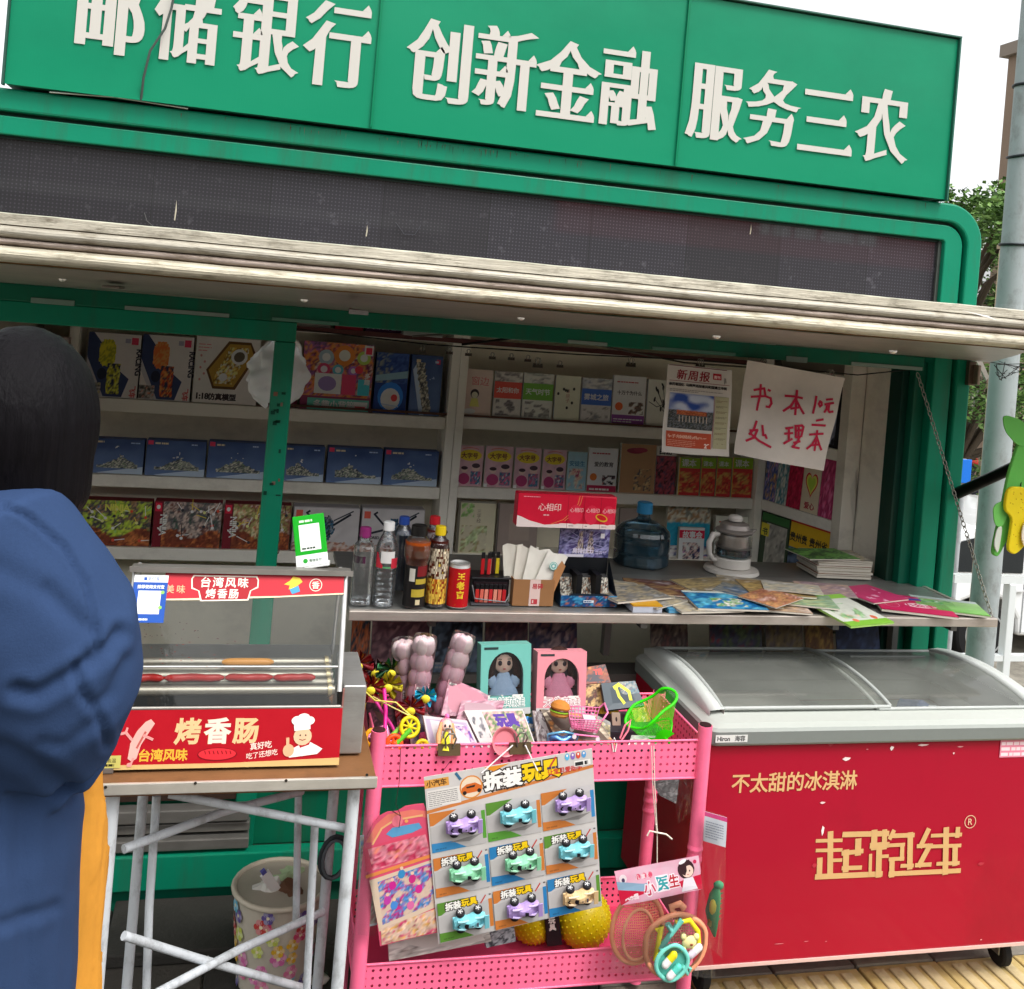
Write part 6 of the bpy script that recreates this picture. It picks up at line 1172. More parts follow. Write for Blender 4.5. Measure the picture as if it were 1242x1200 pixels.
for k, (px, py, rz, c, lb) in enumerate(((800, 728, .5, '#a8a49c', 'pale grey leaflet half under the grey white magazine'), (835, 722, -.9, '#8a3a3a', 'brick red leaflet fanned left of the bright blue magazine'), (872, 722, .35, '#d0c8b0', 'cream leaflet fanned behind the bright blue magazine'), (905, 720, -.7, '#4a6a8a', 'steel blue leaflet under the pale magazine by the kettle'), (935, 726, .6, '#c07a5a', 'terracotta leaflet in the middle of the magazine spread'), (960, 714, -.4, '#d8d4c8', 'white leaflet at the back of the magazine spread'),
    (985, 722, .2, '#7a9a6a', 'sage leaflet left of the magazine stack'), (1000, 716, -.3, '#c8a8b0', 'pale pink leaflet left of the deep pink magazine'), (780, 716, -.3, '#c0b8a8', 'beige leaflet behind the yellow book'))):
    flat('leaflet', lb, 'leaflet', px, py, .17, .12, .0035, rz, c, z=CZ+.012+.0045*(k % 6), rot=(.02*((k*7) % 5-2), .015*((k*3) % 5-2)), grp='leaflets spread on the counter')
def a_bmag(A, w, d): A.pic(0, 0, w, d, blotch(['#1c78b0', '#2a90c4', '#14609a', '#5ab0cc'], 3, 3), 12, 10); A.pic(w*.3, d*.1, w*.45, d*.5, blotch(['#d8788a', '#c8b8a0', '#e0d8d0', '#5aa05a'], 3, 5, '#1c78b0', .45), 9, 8); A.rect(0, d*.9, w, d*.1, '#c8d4d0')
flat('magazine', 'bright blue magazine with pink figures lying across the counter edge', 'magazine', 878, 731, .21, .14, .007, -.05, '#1c78b0', a_bmag, CZ+.018, rot=(.05, 0))
def a_gmag(A, w, d): A.rect(0, 0, w, d, '#c9ccc0'); A.rect(0, 0, w, d*.14, '#7ab03a'); A.rect(0, d*.86, w, d*.14, '#8cc04a'); A.pic(w*.15, d*.2, w*.6, d*.5, blotch(['#6aa06a', '#c8a08a', '#8ab080'], 3, 4, '#c9ccc0', .52), 9, 8); A.ell(w*.78, d*.2, w*.06, d*.06, '#d06a4a'); A.ell(w*.3, d*.15, w*.06, d*.05, '#d87a5a')
flat('magazine', 'white magazine with green borders drooping over the counter edge', 'magazine', 1025, 742, .17, .21, .006, .25, '#8cc04a', a_gmag, CZ+.006, edge='#a8d070', rot=(.10, 0))
def a_pmag(A, w, d):
    A.rect(0, 0, w, d, '#c01c54'); A.pic(0, d*.7, w, d*.3, lambda u, v, R: '#e890b0' if R.random() < .3 else '#b8245c', 14, 6, .2, 3); A.ell(w*.6, d*.42, w*.22, d*.12, '#e8c8d0'); A.text('小公主', w*.35, d*.35, w*.16, '#c01c54', bold=.05); A.line([(w*.2+w*.1*cos(a), d*.35+d*.18*sin(a)) for a in [pi*k/8 for k in range(17)]], .0015, '#e8a0b8'); A.rect(w*.4, d*.72, w*.3, d*.1, '#3a4aa0', .2)
flat('magazine', 'deep pink girls magazine at the right of the counter', 'magazine', 1105, 736, .22, .19, .008, -.35, '#c01c54', a_pmag, CZ+.004); flat('magazine', 'pink spotted magazine under the corner of the deep pink one', 'magazine', 1055, 722, .16, .16, .005, .3, '#c8386c', lambda A, w, d: (A.rect(0, 0, w, d, '#c8386c'), A.pic(0, 0, w, d, lambda u, v, R: '#f0b0c8' if R.random() < .22 else None, 12, 12, .3, 7)), CZ+.014)
def a_grmag(A, w, d): A.pic(0, 0, w, d, lambda u, v, R: mixcol('#6ab048', '#a8d088', min(1, v+R.random()*.3)), 6, 8, .3, 2); A.rect(0, d*.82, w, d*.18, '#b8c4c0'); A.pic(w*.1, d*.45, w*.5, d*.35, blotch(['#e0e8d8', '#4a9a4a'], 3, 3, '#8cc06c', .52), 7, 6)
flat('magazine', 'fresh green picture book at the far right end of the counter', 'magazine', 1150, 737, .20, .15, .007, -.38, '#7ab850', a_grmag, CZ+.005, edge='#c8c4b4')
z = CZ+.001
for k in range(8):
    c = ['#b0a498', '#8a5a50', '#b4a490', '#c0b4a0', '#a87868', '#c4bcae', '#a8a090', '#b8b0a4'][k]; th = [.009, .005, .008, .011, .005, .008, .006, .005][k]
    flat('magazine', ['bottom', 'second', 'third', 'fourth', 'fifth', 'sixth', 'seventh', 'pale green topped eighth'][k]+' magazine from below in the stack beside the kettle', 'magazine', 0, 0, .195, .15, th, -.06+.07*noise.noise(Vector((k*3.3, 0, 0))), c, None, z, 'stack of magazines beside the kettle', Y=3.12).location.x = W(1010, 700, Y=3.12).x+.01*noise.noise(Vector((k*2.2, 5, 0))); z += th+.0007
o = flat('magazine', 'green leafy magazine lying on top of the stack beside the kettle', 'magazine', 0, 0, .2, .14, .004, .1, '#3c7a34', lambda A, w, d: A.pic(0, 0, w, d, blotch(['#2c6a2c', '#4a8a3a', '#6aa04c', '#1c4a24'], 4, 3), 14, 12), z, 'stack of magazines beside the kettle', Y=3.11); o.location.x = W(995, 700, Y=3.11).x
# ================================================================== hanging papers and clips
def clip(px, py, lb, Y=2.95, s=1.0, grp='binder clips on the wire', col='#3a362e', rz=0, z=None):
    p = W(px, py, Y=Y); t = thing('binder_clip', lb, 'binder clip', p, 0, grp, rot=(0, rz, 0))
    g = G(); T = Matrix(((0, 0, 1, -.016*s), (1, 0, 0, 0), (0, 1, 0, 0), (0, 0, 0, 1))); g.prism([(-.007*s, 0), (.007*s, 0), (.0015*s, .014*s), (-.0015*s, .014*s)], .032*s, col, T=T); g.build('jaw', 'dull', t)
    for d in (-1, 1): g = G(); g.tube([(-.005*s, d*.004*s, .010*s), (-.008*s, d*.007*s, .024*s), (-.004*s, d*.009*s, .032*s), (.004*s, d*.009*s, .032*s), (.008*s, d*.007*s, .024*s), (.005*s, d*.004*s, .010*s)], .0013*s, '#8a867c', 6); g.build('handle', 'dull', t)
    return t
for i, (px, py) in enumerate(((512, 428), (545, 430), (568, 432), (597, 436), (620, 437), (640, 439), (652, 446), (679, 446))):
    clip(px, py, ['leftmost small hanging clip under the rail', 'second small clip from the left on the wire', 'third small clip from the left on the wire', 'fourth small clip from the left on the wire', 'small clip in the middle of the wire, fifth from the left', 'sixth small clip from the left on the wire', 'darkest and largest of the small hanging clips', 'small clip at the right end of the row'][i], 2.97, .62 if i != 6 else .9, 'small clips hanging on the wire', '#4a4640')
clip(765, 445, 'empty wide binder clip hanging left of the newspaper', 2.955, .9); clip(849, 447, 'binder clip holding the newspaper', 2.945, .9); clip(925, 447, 'binder clip at the upper left of the handwritten notice', 2.945, .9); clip(1007, 460, 'binder clip at the upper right of the handwritten notice', 2.945, .9)
def sheetobj(nm, lb, cat, quad, Y, art, cw, ch, col, curl=.01, m='paper', seed=0):
    """hanging paper: its four corners (TL, TR, BR, BL in the photo) on the plane it hangs in; the print follows its curl"""
    q = [W(x, y, Y=Y) for x, y in quad]
    def pos(u, v, off=0):
        p = q[3].lerp(q[2], u).lerp(q[0].lerp(q[1], u), v); return Vector((p.x, p.y+curl*((1-v)**1.5*(.4+sin(u*pi))*-.5+.6*noise.noise(Vector((u*1.8+seed, v*1.8, seed))))-off, p.z))
    g = G(); g.sheet(lambda u, v: pos(u, v), 28, 28, col); g.sheet(lambda u, v: pos(1-u, v)+Vector((0, .0008, 0)), 14, 16, col); o = tag(g.build(nm, m), lb, cat)
    A = Art(cw, ch, dz=.00003, z=.0004); art(A, cw, ch); A.subdiv(cw/14); A.g.v = [tuple(pos(x/cw, y/ch, z+.0005)) for x, y, z in A.g.v]; A.g.build('print', m, o); return o
def a_news(A, w, h):
    A.rect(w*.02, h*.985, w*.9, h*.008, '#6a2a2c'); A.text('新周报', w*.14, h*.845, w*.165, '#8c1c2c', bold=.02, dy=.01, slant=.1, gap=w*.012); A.rect(w*.70, h*.87, w*.13, h*.07, '#b02434'); A.text('周刊', w*.715, h*.885, w*.05, '#e8d0cc', bold=.03); A.bars(w*.87, h*.83, w*.04, h*.07, 5, '#4a4644', .6)
    A.rect(w*.04, h*.815, w*.92, h*.005, '#8a2430'); A.text('亲历者回忆 马蹄声远加速共和国建立华网', w*.035, h*.765, w*.0485, '#242022', bold=.04); A.bars(w*.05, h*.70, w*.8, h*.035, 2, '#8a8480', .4)
    A.pic(w*.06, h*.28, w*.66, h*.40, lambda u, v, R: (mixcol('#2c4a94', '#b8c0d0', min(1, max(0, noise.noise(Vector((u*3.5, v*4, 2)))*2+.45))) if v > .52 else (R.choice(['#a0502c', '#b8683c', '#8a4024']) if .4 < v <= .52 and .18 < u < .85 else R.choice(['#2c3430', '#4a4a44', '#5a6068', '#3a3c3a', '#6a6a6c']))), 30, 26, .3, 4)
    for k in range(9): A.rect(w*(.22+.05*k), h*.36, w*.012, h*.07, '#b8a898')
    A.rect(w*.05, h*.07, w*.66, h*.175, '#b0482c'); A.text('李子沟网络经济研讨会', w*.07, h*.175, w*.058, '#e0b8a0', bold=.02); A.bars(w*.07, h*.085, w*.4, h*.075, 4, '#d0907a', .35, 3); A.text('28', w*.6, h*.08, w*.09, '#e8d8cc', bold=.04)
    A.rect(w*.74, h*.08, w*.215, h*.60, '#aaa585')
    for k in range(9): A.bars(w*.755, h*(.12+.062*k), w*.18, h*.026, 2, '#6a6650' if k % 2 else '#7a6a4c', .45, k)
    A.rect(w*.722, h*.08, w*.006, h*.6, '#8a2a30')
sheetobj('newspaper', 'newspaper with red masthead and palace photo clipped under the rail', 'newspaper', [(810, 441), (887, 449), (884, 554), (802, 548)], 2.94, a_news, .2, .27, '#c9c3bb', .02, seed=2)
def a_note(A, w, h):
    S = w/150.; X = lambda x: (x-0)*w/1200; Yy = lambda y: h-(y)*h/1200
    RD = '#c02044'
    # strokes traced from the handwriting; photo corners map: TL(140,60) TR(1090,230) BR(870,1130) BL(0,960)
    import itertools
    def inv(x, y):
        # bilinear inverse by iteration
        u, v = .5, .5
        TL, TR, BR, BL = Vector((140, 60)), Vector((1092, 230)), Vector((870, 1130)), Vector((0, 960))
        for _ in range(25):
            p = TL.lerp(TR, u).lerp(BL.lerp(BR, u), v); du = (TR-TL).lerp(BR-BL, v); dv = BL.lerp(BR, u)-TL.lerp(TR, u); e = Vector((x, y))-p; det = du.x*dv.y-du.y*dv.x
            u += (e.x*dv.y-e.y*dv.x)/det; v += (du.x*e.y-du.y*e.x)/det
        return (u*w, (1-v)*h)
    for st in ([(210, 350), (310, 335), (320, 400)], [(180, 415), (320, 410), (370, 430), (375, 480), (350, 515), (325, 510)], [(275, 300), (270, 400), (245, 480), (228, 540)], [(352, 350), (366, 358)],
               [(510, 405), (590, 410), (660, 425)], [(620, 355), (600, 470), (582, 580)], [(600, 430), (550, 500), (480, 548)], [(600, 430), (630, 510), (660, 570)], [(548, 525), (615, 515)],
               [(802, 410), (780, 490), (755, 565)], [(835, 455), (820, 480), (830, 505), (850, 490), (850, 465), (835, 455)], [(905, 440), (962, 436)], [(885, 485), (970, 472)], [(905, 485), (895, 530), (875, 558)], [(930, 480), (915, 545), (925, 560), (960, 555)],
               [(790, 640), (855, 630)], [(745, 680), (880, 690)], [(725, 775), (862, 770)], [(800, 740), (795, 830), (780, 930)], [(795, 800), (755, 870), (700, 912)], [(800, 800), (830, 880), (850, 925)], [(750, 880), (822, 875)],
               [(215, 650), (185, 720), (140, 770)], [(150, 735), (215, 730), (180, 800), (110, 832)], [(150, 765), (220, 830), (320, 888)], [(268, 690), (265, 780)], [(285, 775), (292, 805)],
               [(490, 715), (550, 705)], [(475, 765), (545, 758)], [(515, 710), (510, 820)], [(460, 855), (540, 815)], [(580, 690), (578, 790)], [(575, 690), (640, 685), (655, 700), (635, 790)], [(585, 735), (640, 730)], [(610, 690), (605, 800)], [(580, 800), (620, 795), (590, 850), (545, 890)], [(545, 890), (612, 905)], [(560, 850), (620, 840)]):
        A.line([inv(*p) for p in st], w*.024, RD)
sheetobj('handwritten_notice', 'white paper notice handwritten in red marker clipped under the rail', 'notice', [(907, 437), (1026, 459), (998, 571), (889, 550)], 2.93, a_note, .3, .3, '#cfc6bd', .035, seed=5)
# spectacles and plastic pouch hanging by the white post
def specs(px, py, lb, rot):
    p = W(px, py, Y=3.34); t = thing('spectacles', lb, 'spectacles', p, 0, 'spectacles hanging by the white post', rot=(0, rot, 0)); 
    for s in (-1, 1):
        g = G(); g.tube([(s*.030+.024*cos(a), 0, .017*sin(a)) for a in [2*pi*k/16 for k in range(16)]], .0022, '#17171a', 6, closed=True); g.build('rim', 'plastic', t)
    g = G(); g.tube([(-.006, 0, .004), (0, 0, .007), (.006, 0, .004)], .002, '#17171a', 6); g.tube([(-.054, 0, .006), (-.058, .06, .004), (-.05, .1, -.01)], .0018, '#17171a', 5); g.tube([(.054, 0, .006), (.058, .06, .004), (.05, .1, -.01)], .0018, '#17171a', 5); g.build('arm', 'plastic', t)
specs(1036, 560, 'black rimmed spectacles hanging beside the white post', 1.15)
p = W(1040, 610, Y=3.3); g = G()
g.sheet(lambda u, v: (.10*(u-.5)*(.35+.65*sin(pi*v*.6+.4))+.02*v, .02*sin(u*9+v*5)*.5, -.12+.24*v+.01*sin(u*8)), 14, 18, '#ffffff'); tag(g.build('plastic_pouch', 'film', None, p), 'crumpled clear plastic pouch hanging from the white post', 'pouch')
# ================================================================== toys on the pink rack
TZ = .646
def rp(px, py, Y): return W(px, py, Y=Y)
def pinwheel(px, py, Y, col, lb, r=.034, nx=0.0, rz=0, hub='#e8d83a'):
    p = rp(px, py, Y); t = thing('pinwheel', lb, 'pinwheel', p, 0, 'foil pinwheels on the rack', rot=(.3+nx, .1, rz))
    g = G()
    for k in range(8):
        a = 2*pi*k/8
        def f(u, v, a=a): rr = r*(.12+.9*u); b = a+.75*v*(1-.3*u)+.35*u; return (rr*cos(b), -.004-.014*sin(pi*v)*u, rr*sin(b))
        g.sheet(f, 4, 5, col if k % 2 else mixcol(col, '#000000', .25)); g.sheet(lambda u, v, f=f: tuple(a_+b_ for a_, b_ in zip(f(1-u, v), (0, .0006, 0))), 4, 5, col)
    g.build('foil_petals', FOIL, t)
    g = G(); g.ball((0, -.018, 0), (.011, .006, .011), hub, 14); g.build('hub', 'plastic', t)
    g = G(); g.tube([(0, .004, 0), (0, .006, -.05), (.004, .008, -(p.z-TZ-.006)/cos(.3+nx))], .002, '#e8dc50', 6); g.build('stick', 'plastic', t)
FOIL = mat('foil', .18, metal=.55, grain=.12, gs=50, bump=.25, bs=70, coat=.4)
for a in ((434, 803, 2.36, '#7a1018', 'dark red pinwheel with yellow hub at the left end of the rack', .036), (474, 812, 2.38, '#0f4a22', 'dark green pinwheel above the other pinwheels', .036), (449, 832, 2.33, '#8c0f16', 'red pinwheel below the leftmost one'), (470, 829, 2.35, '#b0a01c', 'golden yellow pinwheel between the red ones'),
          (497, 857, 2.30, '#84101a', 'red pinwheel lowest of the bunch'), (515, 842, 2.31, '#1aa0c8', 'bright cyan pinwheel beside the pink tubes', .026), (455, 812, 2.42, '#2c0c1c', 'dark purple pinwheel behind the green one')): pinwheel(*a[:5], *(a[5:6]))
g = G(); g.tube([rp(466, 836, 2.31), rp(468, 862, 2.28), rp(466, 905, 2.22)], .0045, '#e0208c', 8); g.tube([rp(455, 850, 2.31), rp(475, 880, 2.27), rp(485, 900, 2.24)], .0035, '#d0308c', 8); tag(g.build('balloon_stick', 'plastic'), 'pair of magenta plastic sticks crossing under the pinwheels', 'stick')
g = G(); g.tube([rp(444, 840, 2.3), rp(455, 850, 2.27), rp(480, 852, 2.26), rp(500, 870, 2.25)], .0018, '#e0d060', 6); g.tube([rp(452, 845, 2.3), rp(472, 856, 2.26), rp(496, 868, 2.25)], .0015, '#d8cc7a', 6); tag(g.build('wire', 'plastic'), 'thin yellow plastic stems bent over the rack edge', 'wire')
def candytube(px, py, Y, rx, lb, h=.20, r=.029):
    p = rp(px, py, Y); t = thing('candy_tube', lb, 'candy tube', p, 0, 'pink candy tubes', rot=(-.05, rx, .2)); g = G(); R = random.Random(int(px))
    for k in range(5):
        for j in range(5): a = 2*pi*j/5+k; g.ball((.45*r*cos(a), .45*r*sin(a), .03+k*.036), (.55*r, .55*r, .022), mixcol('#e58aab', '#f6dcdc', min(1, R.random()*.4+.17*k)), 10)
    g.build('candy', 'foam', t); g = G(); g.lathe([(r, 0), (r, h-.012), (r*.9, h-.002), (r*.5, h)], n=24, col='#ffffff'); g.build('sleeve', 'film', t)
    g = G(); g.tube([(r*.98*cos(a), r*.98*sin(a), .0) for a in [2*pi*k/20 for k in range(20)]], .002, '#e8b0b8', 6, closed=True); g.build('base_ring', 'plastic', t)
    A = Art(.04, .05); V = []; A.rect(0, 0, .036, .044, '#d8a0a8'); A.rect(.004, .02, .018, .018, '#d8d0cc'); A.bars(.005, .022, .015, .014, 3, '#6a6060', .5)
    for x, y, z in A.g.v: a = -pi/2+(x-.018)/r; V.append(((r+.0008)*cos(a), (r+.0008)*sin(a), y+.05))
    A.g.v = V; A.g.build('label', 'print', t)
candytube(492, 878, 2.38, -.10, 'tube of pink candy puffs behind the green pinwheel, leftmost of three'); candytube(500, 876, 2.34, .10, 'tube of pink candy puffs with a paper label, middle of three'); candytube(532, 870, 2.36, .28, 'tube of pink candy puffs leaning right beside the teal doll box')
def dollbox(px0, px1, pyb, pyt, Y, c, dress, lb, rz, title='天使萌娃'):
    a, b = rp(px0, pyb, Y), rp(px1, pyb, Y); w_ = b.x-a.x; h = rp(px0, pyt, Y).z-a.z; t = thing('doll_box', lb, 'doll box', a, 0, 'boxed dolls', rot=(-.16, rz, 0)); d = .045
    g = G(); o_ = [(-0, 0)]
    hole = [(w_*.5+w_*.35*cos(x), h*.58+h*.32*sin(x)) for x in [pi*k/14 for k in range(15)]]+[(w_*.15, h*.30), (w_*.85, h*.30)][0:2]
    hole = [(w_*.5+w_*.35*cos(x), h*.56+h*.33*sin(x)) for x in [pi*k/14 for k in range(15)]]+[(w_*.15, h*.26), (w_*.85, h*.26)]
    outer = [(0, 0), (w_, 0), (w_, h), (0, h)]; tr = geometry.tessellate_polygon([[Vector((x, y, 0)) for x, y in outer], [Vector((x, y, 0)) for x, y in hole]])
    vs = [(x, 0, z) for x, z in outer+hole]; g.add(vs, [tuple(t_) for t_ in tr], c); n = len(hole); g.add([(x, 0, z) for x, z in hole]+[(x, .012, z) for x, z in hole], [(i, (i+1) % n, n+(i+1) % n, n+i) for i in range(n)], mixcol(c, '#ffffff', .2))
    for A_, B_ in (((0, .0005, 0), (.0015, d, h)), ((w_-.0015, .0005, 0), (w_, d, h)), ((.0016, .0005, 0), (w_-.0016, d, .0015)), ((.0016, .0005, h-.0015), (w_-.0016, d, h)), ((.0016, d-.0015, .0016), (w_-.0016, d, h-.0016))): g.box(A_, B_, mixcol(c, '#555555', .1))
    g.build('carton', 'box', t)
    g = G(); g.box((.002, d-.004, .002), (w_-.002, d-.002, h-.002), '#6a5f66'); g.build('backing', 'box', t)
    A = Art(w_, h); A.rect(w_*.06, h*.93, w_*.28, h*.035, '#2a3a3a'); A.text(title, w_*.14, h*.12, w_*.19, '#f0eeea', bold=.06); A.text(title, w_*.14, h*.12, w_*.19, mixcol(c, '#606060', .4), bold=.0); A.rect(0, 0, w_, h*.09, '#c4c4c2'); A.bars(w_*.08, h*.02, w_*.8, h*.05, 2, '#77757a', .5)
    A.pic(w_*.1, h*.21, w_*.8, h*.07, lambda u, v, R: '#e8e6dc' if R.random() < .5 else None, 12, 3, .3, 4); A.build('print', t, FRONT(0, -.0003, 0))
    D = thing('doll', None, None); D.parent = t; D.location = (w_*.5, .026, h*.2); D.scale = (1.12, .6, 1.05)
    s = w_/.115
    g = G(); g.ball((0, 0, .075*s), (.0215*s, .018*s, .024*s), '#ecc8b4', 20); g.tube([(0, 0, .045*s), (0, 0, .06*s)], .006*s, '#ecc8b4', 8); g.build('head', 'skin', D)
    g = G(); g.ball((0, .004*s, .082*s), (.026*s, .019*s, .026*s), '#33201c', 18)
    for sx in (-1, 1): g.tube([(sx*.019*s, -.006*s, .088*s), (sx*.027*s, -.004*s, .06*s), (sx*.03*s, 0, .02*s)], [.008*s, .010*s, .007*s], '#38231e', 8)
    g.build('hair', 'hair', D); g = G()
    for sx in (-1, 1): g.ball((sx*.009*s, -.0165*s, .073*s), (.0045*s, .003*s, .0055*s), '#2a1c22', 10); g.tube([(sx*.006*s-.0, -.0185*s, .081*s), (sx*.013*s, -.017*s, .0815*s)], .0008*s, '#33201c', 5)
    g.ball((0, -.018*s, .061*s), (.003*s, .0015*s, .0015*s), '#c0504c', 8); g.build('face_print', 'plastic', D)
    g = G(); g.lathe([(.034*s, -.004*s), (.030*s, .012*s), (.018*s, .036*s), (.012*s, .05*s), (.006*s, .052*s)], n=24, col=dress)
    for sx in (-1, 1): g.ball((sx*.024*s, -.002*s, .035*s), (.011*s, .012*s, .015*s), dress, 10)
    g.v = [tuple(Vector(v)+Vector((0, 0, .004*noise.noise(Vector(v)*90)))) for v in g.v]; g.build('dress', 'cloth', D)
    g = G(); g.add([(hx, -.0002, hz) for hx, hz in hole], [tuple(range(len(hole)))], '#ffffff'); g.build('window_film', 'film', t)
dollbox(582, 643, 868, 786, 2.34, '#6ab0a4', '#a8c0dc', 'doll in a pale blue dress in a teal window box on the rack', -.03); dollbox(650, 710, 866, 794, 2.34, '#dc8a94', '#e89ab4', 'doll in a pink dress in a pink window box on the rack', -.01)
def slab_pack(nm, lb, cat, quad, Y, art, col, th=.012, grp='toy packs on the rack', cw=.1, ch=.06, lean=.0):
    """flat pack lying against the others: quad TL TR BR BL in the photo; top edge is 'lean' further back"""
    tl, tr_, br, bl = [W(x, y, Y=Y+(lean if i < 2 else 0)) for i, (x, y) in enumerate(quad)]
    nrm = (tr_-tl).cross(bl-tl).normalized(); 
    if nrm.y > 0: nrm = -nrm
    g = G(); F_ = [tl, tr_, br, bl]; B_ = [p-nrm*th for p in F_]; g.add(F_+B_, [(0, 3, 2, 1), (4, 5, 6, 7), (0, 1, 5, 4), (1, 2, 6, 5), (2, 3, 7, 6), (3, 0, 4, 7)], col); c = sum(F_, Vector())/4
    g.v = [tuple(Vector(v)-c) for v in g.v]; o = tag(g.build(nm, 'box', None, c, bevel=.0008, seg=1), lb, cat, grp)
    A = Art(cw, ch); art(A, cw, ch); A.g.v = [tuple(bl.lerp(br, x/cw).lerp(tl.lerp(tr_, x/cw), y/ch)+nrm*(z)-c) for x, y, z in A.g.v]; A.g.build('print', 'print', o); return o
def a_dollkit(A, w, h):
    A.rect(0, 0, w, h, '#cfc8ca'); A.rect(w*.04, h*.06, w*.92, h*.86, '#b8a8c0'); A.pic(w*.5, h*.1, w*.45, h*.7, blotch(['#d83a8a', '#8a5ab0', '#e8c0d0', '#4a4a9a'], 3, 2), 8, 8)
def a_bowlkit(A, w, h):
    A.rect(0, 0, w, h, '#d4cfcc'); A.pic(w*.28, h*.1, w*.7, h*.86, blotch(['#c8b088', '#8a6aa0', '#d8c0a0', '#6a8a5a', '#d0a0a8', '#e0d0b0'], 3.4, 3), 14, 12); A.pic(w*.05, h*.35, w*.2, h*.5, blotch(['#4a4a50', '#8a888c'], 3, 5, '#d4cfcc', .55), 6, 8); A.text('玩具', w*.45, h*.62, w*.2, '#5a3a9a', bold=.06)
def a_paper(A, w, h): A.pic(0, 0, w, h, blotch(['#b0788a', '#c08898', '#a06a7c', '#c49aa4'], 2.5, 3), 10, 8)
slab_pack('gift_bag', 'dusty pink translucent gift packet leaning between the tubes and the teal box', 'packet', [(545, 822), (592, 842), (590, 870), (535, 868)], 2.30, a_paper, '#b87a88', .008, lean=.05)
slab_pack('gift_bag', 'grey pink crumpled packet lying in front of the teal doll box', 'packet', [(560, 850), (612, 850), (606, 872), (552, 878)], 2.27, a_paper, '#a88890', .006, lean=.04)
slab_pack('doll_kit', 'white tray pack with a pink haired doll and magenta parts on the rack', 'toy pack', [(513, 868), (566, 874), (584, 912), (522, 914)], 2.235, a_dollkit, '#d4cfd2', .012, lean=.03)
slab_pack('craft_kit', 'thick white craft kit showing a pink bowl on the rack', 'toy pack', [(563, 862), (634, 860), (652, 910), (588, 914)], 2.235, a_bowlkit, '#c8c4c2', .02, lean=.04)
# the little doll in the tray and the pink bowl
p = rp(541, 890, 2.215); D = thing('small_doll', 'small doll with pink and yellow hair in the white tray pack', 'doll', p, 0, None, rot=(-.5, .1, 0))
g = G(); g.ball((0, 0, .016), (.0125, .010, .0135), '#ecc4b4', 16); g.build('head', 'skin', D); g = G(); g.ball((0, .004, .019), (.016, .010, .015), '#e8909c', 14); g.ball((.0, .002, .036), (.006, .005, .006), '#e070a8', 8)
for sx in (-1, 1): g.tube([(sx*.012, -.001, .022), (sx*.017, -.002, -.005), (sx*.015, -.002, -.036)], [.004, .006, .004], '#e8a878', 8)
g.build('hair', 'hair', D); g = G()
for sx in (-1, 1): g.ball((sx*.0052, -.0092, .015), (.0026, .0015, .0032), '#2a1c24', 8)
g.build('eyes', 'plastic', D); g = G(); g.lathe([(.013, -.036), (.011, -.02), (.006, .003)], n=14, col='#d8d03a'); g.build('dress', 'cloth', D)
p = rp(611, 900, 2.21); g = G(); g.lathe([(.004, 0), (.024, .004), (.030, .014), (.0315, .016), (.028, .0145), (.022, .007), (.0, .006)], n=28, col='#c8737c'); tag(g.build('toy_bowl', 'plastic', None, p, (1.15, .1, 0)), 'pink toy bowl on the white craft kit', 'toy bowl')
slab_pack('picture_book', 'orange picture book with red letters behind the packs on the rack', 'book', [(707, 810), (734, 806), (741, 828), (708, 830)], 2.40, lambda A, w, h: (A.pic(0, 0, w, h, blotch(['#b0581c', '#c87a2c', '#8a3a14', '#2c2230'], 3, 3), 10, 8), A.text('TE!', w*.45, h*.5, h*.42, '#d02c1c', bold=.06), A.poly([(w*.2, h*.1), (w*.45, h*.55), (w*.8, h*.1)], '#2a2434')), '#a85a24', .008, lean=.03)
slab_pack('toy_pack', 'brown and cream pack under the orange picture book', 'toy pack', [(706, 831), (734, 829), (738, 856), (711, 858)], 2.36, a_col(['#7a3a24', '#a86a44', '#c8a468', '#4a2418'], 3), '#7a4a34', .01, lean=.03)
slab_pack('toy_pack', 'grey bagged toy pack with a yellow creature print on the rack', 'toy pack', [(729, 829), (770, 826), (782, 856), (735, 862)], 2.33, lambda A, w, h: (A.rect(0, 0, w, h, '#3c4850'), A.pic(w*.5, h*.5, w*.5, h*.5, blotch(['#c8c0b4', '#a04a3c', '#4a6a78', '#8a8a84'], 4, 3), 9, 7), A.line([(w*.35, h*.8), (w*.5, h*.9), (w*.72, h*.6), (w*.7, h*.3)], h*.14, '#c8c41c'), A.line([(w*.4, h*.75), (w*.42, h*.45), (w*.5, h*.2)], h*.13, '#d0cc28')), '#39434a', .014, lean=.04)
slab_pack('toy_set', 'flat toy kitchen pack on which the pink cart and burger stand', 'toy pack', [(655, 860), (722, 868), (747, 904), (678, 902)], 2.235, a_col(['#8a6a50', '#b09070', '#c8b8a0', '#6a5a4c', '#d08a4a'], 4), '#5c4a40', .012, lean=.06)
p = rp(679, 862, 2.25); B = thing('toy_burger', 'toy hamburger with sesame bun on the rack', 'toy burger', p, 0, None, rot=(-.1, .12, 0))
g = G(); g.lathe([(.018, -.012), (.022, -.008), (.022, -.003)], n=20, col='#c08440'); g.build('lower_bun', 'foam', B); g = G(); g.lathe([(.021, -.0028), (.0245, -.001), (.021, .001)], n=20, col='#7aa02c'); g.build('lettuce', 'plastic', B); g = G(); g.lathe([(.021, .0012), (.0225, .003), (.021, .005)], n=20, col='#5a2c18'); g.build('patty', 'plastic', B)
g = G(); g.lathe([(.022, .0052), (.0235, .009), (.019, .017), (.010, .022), (0, .0235)], n=20, col='#c07a34'); g.build('upper_bun', 'foam', B)
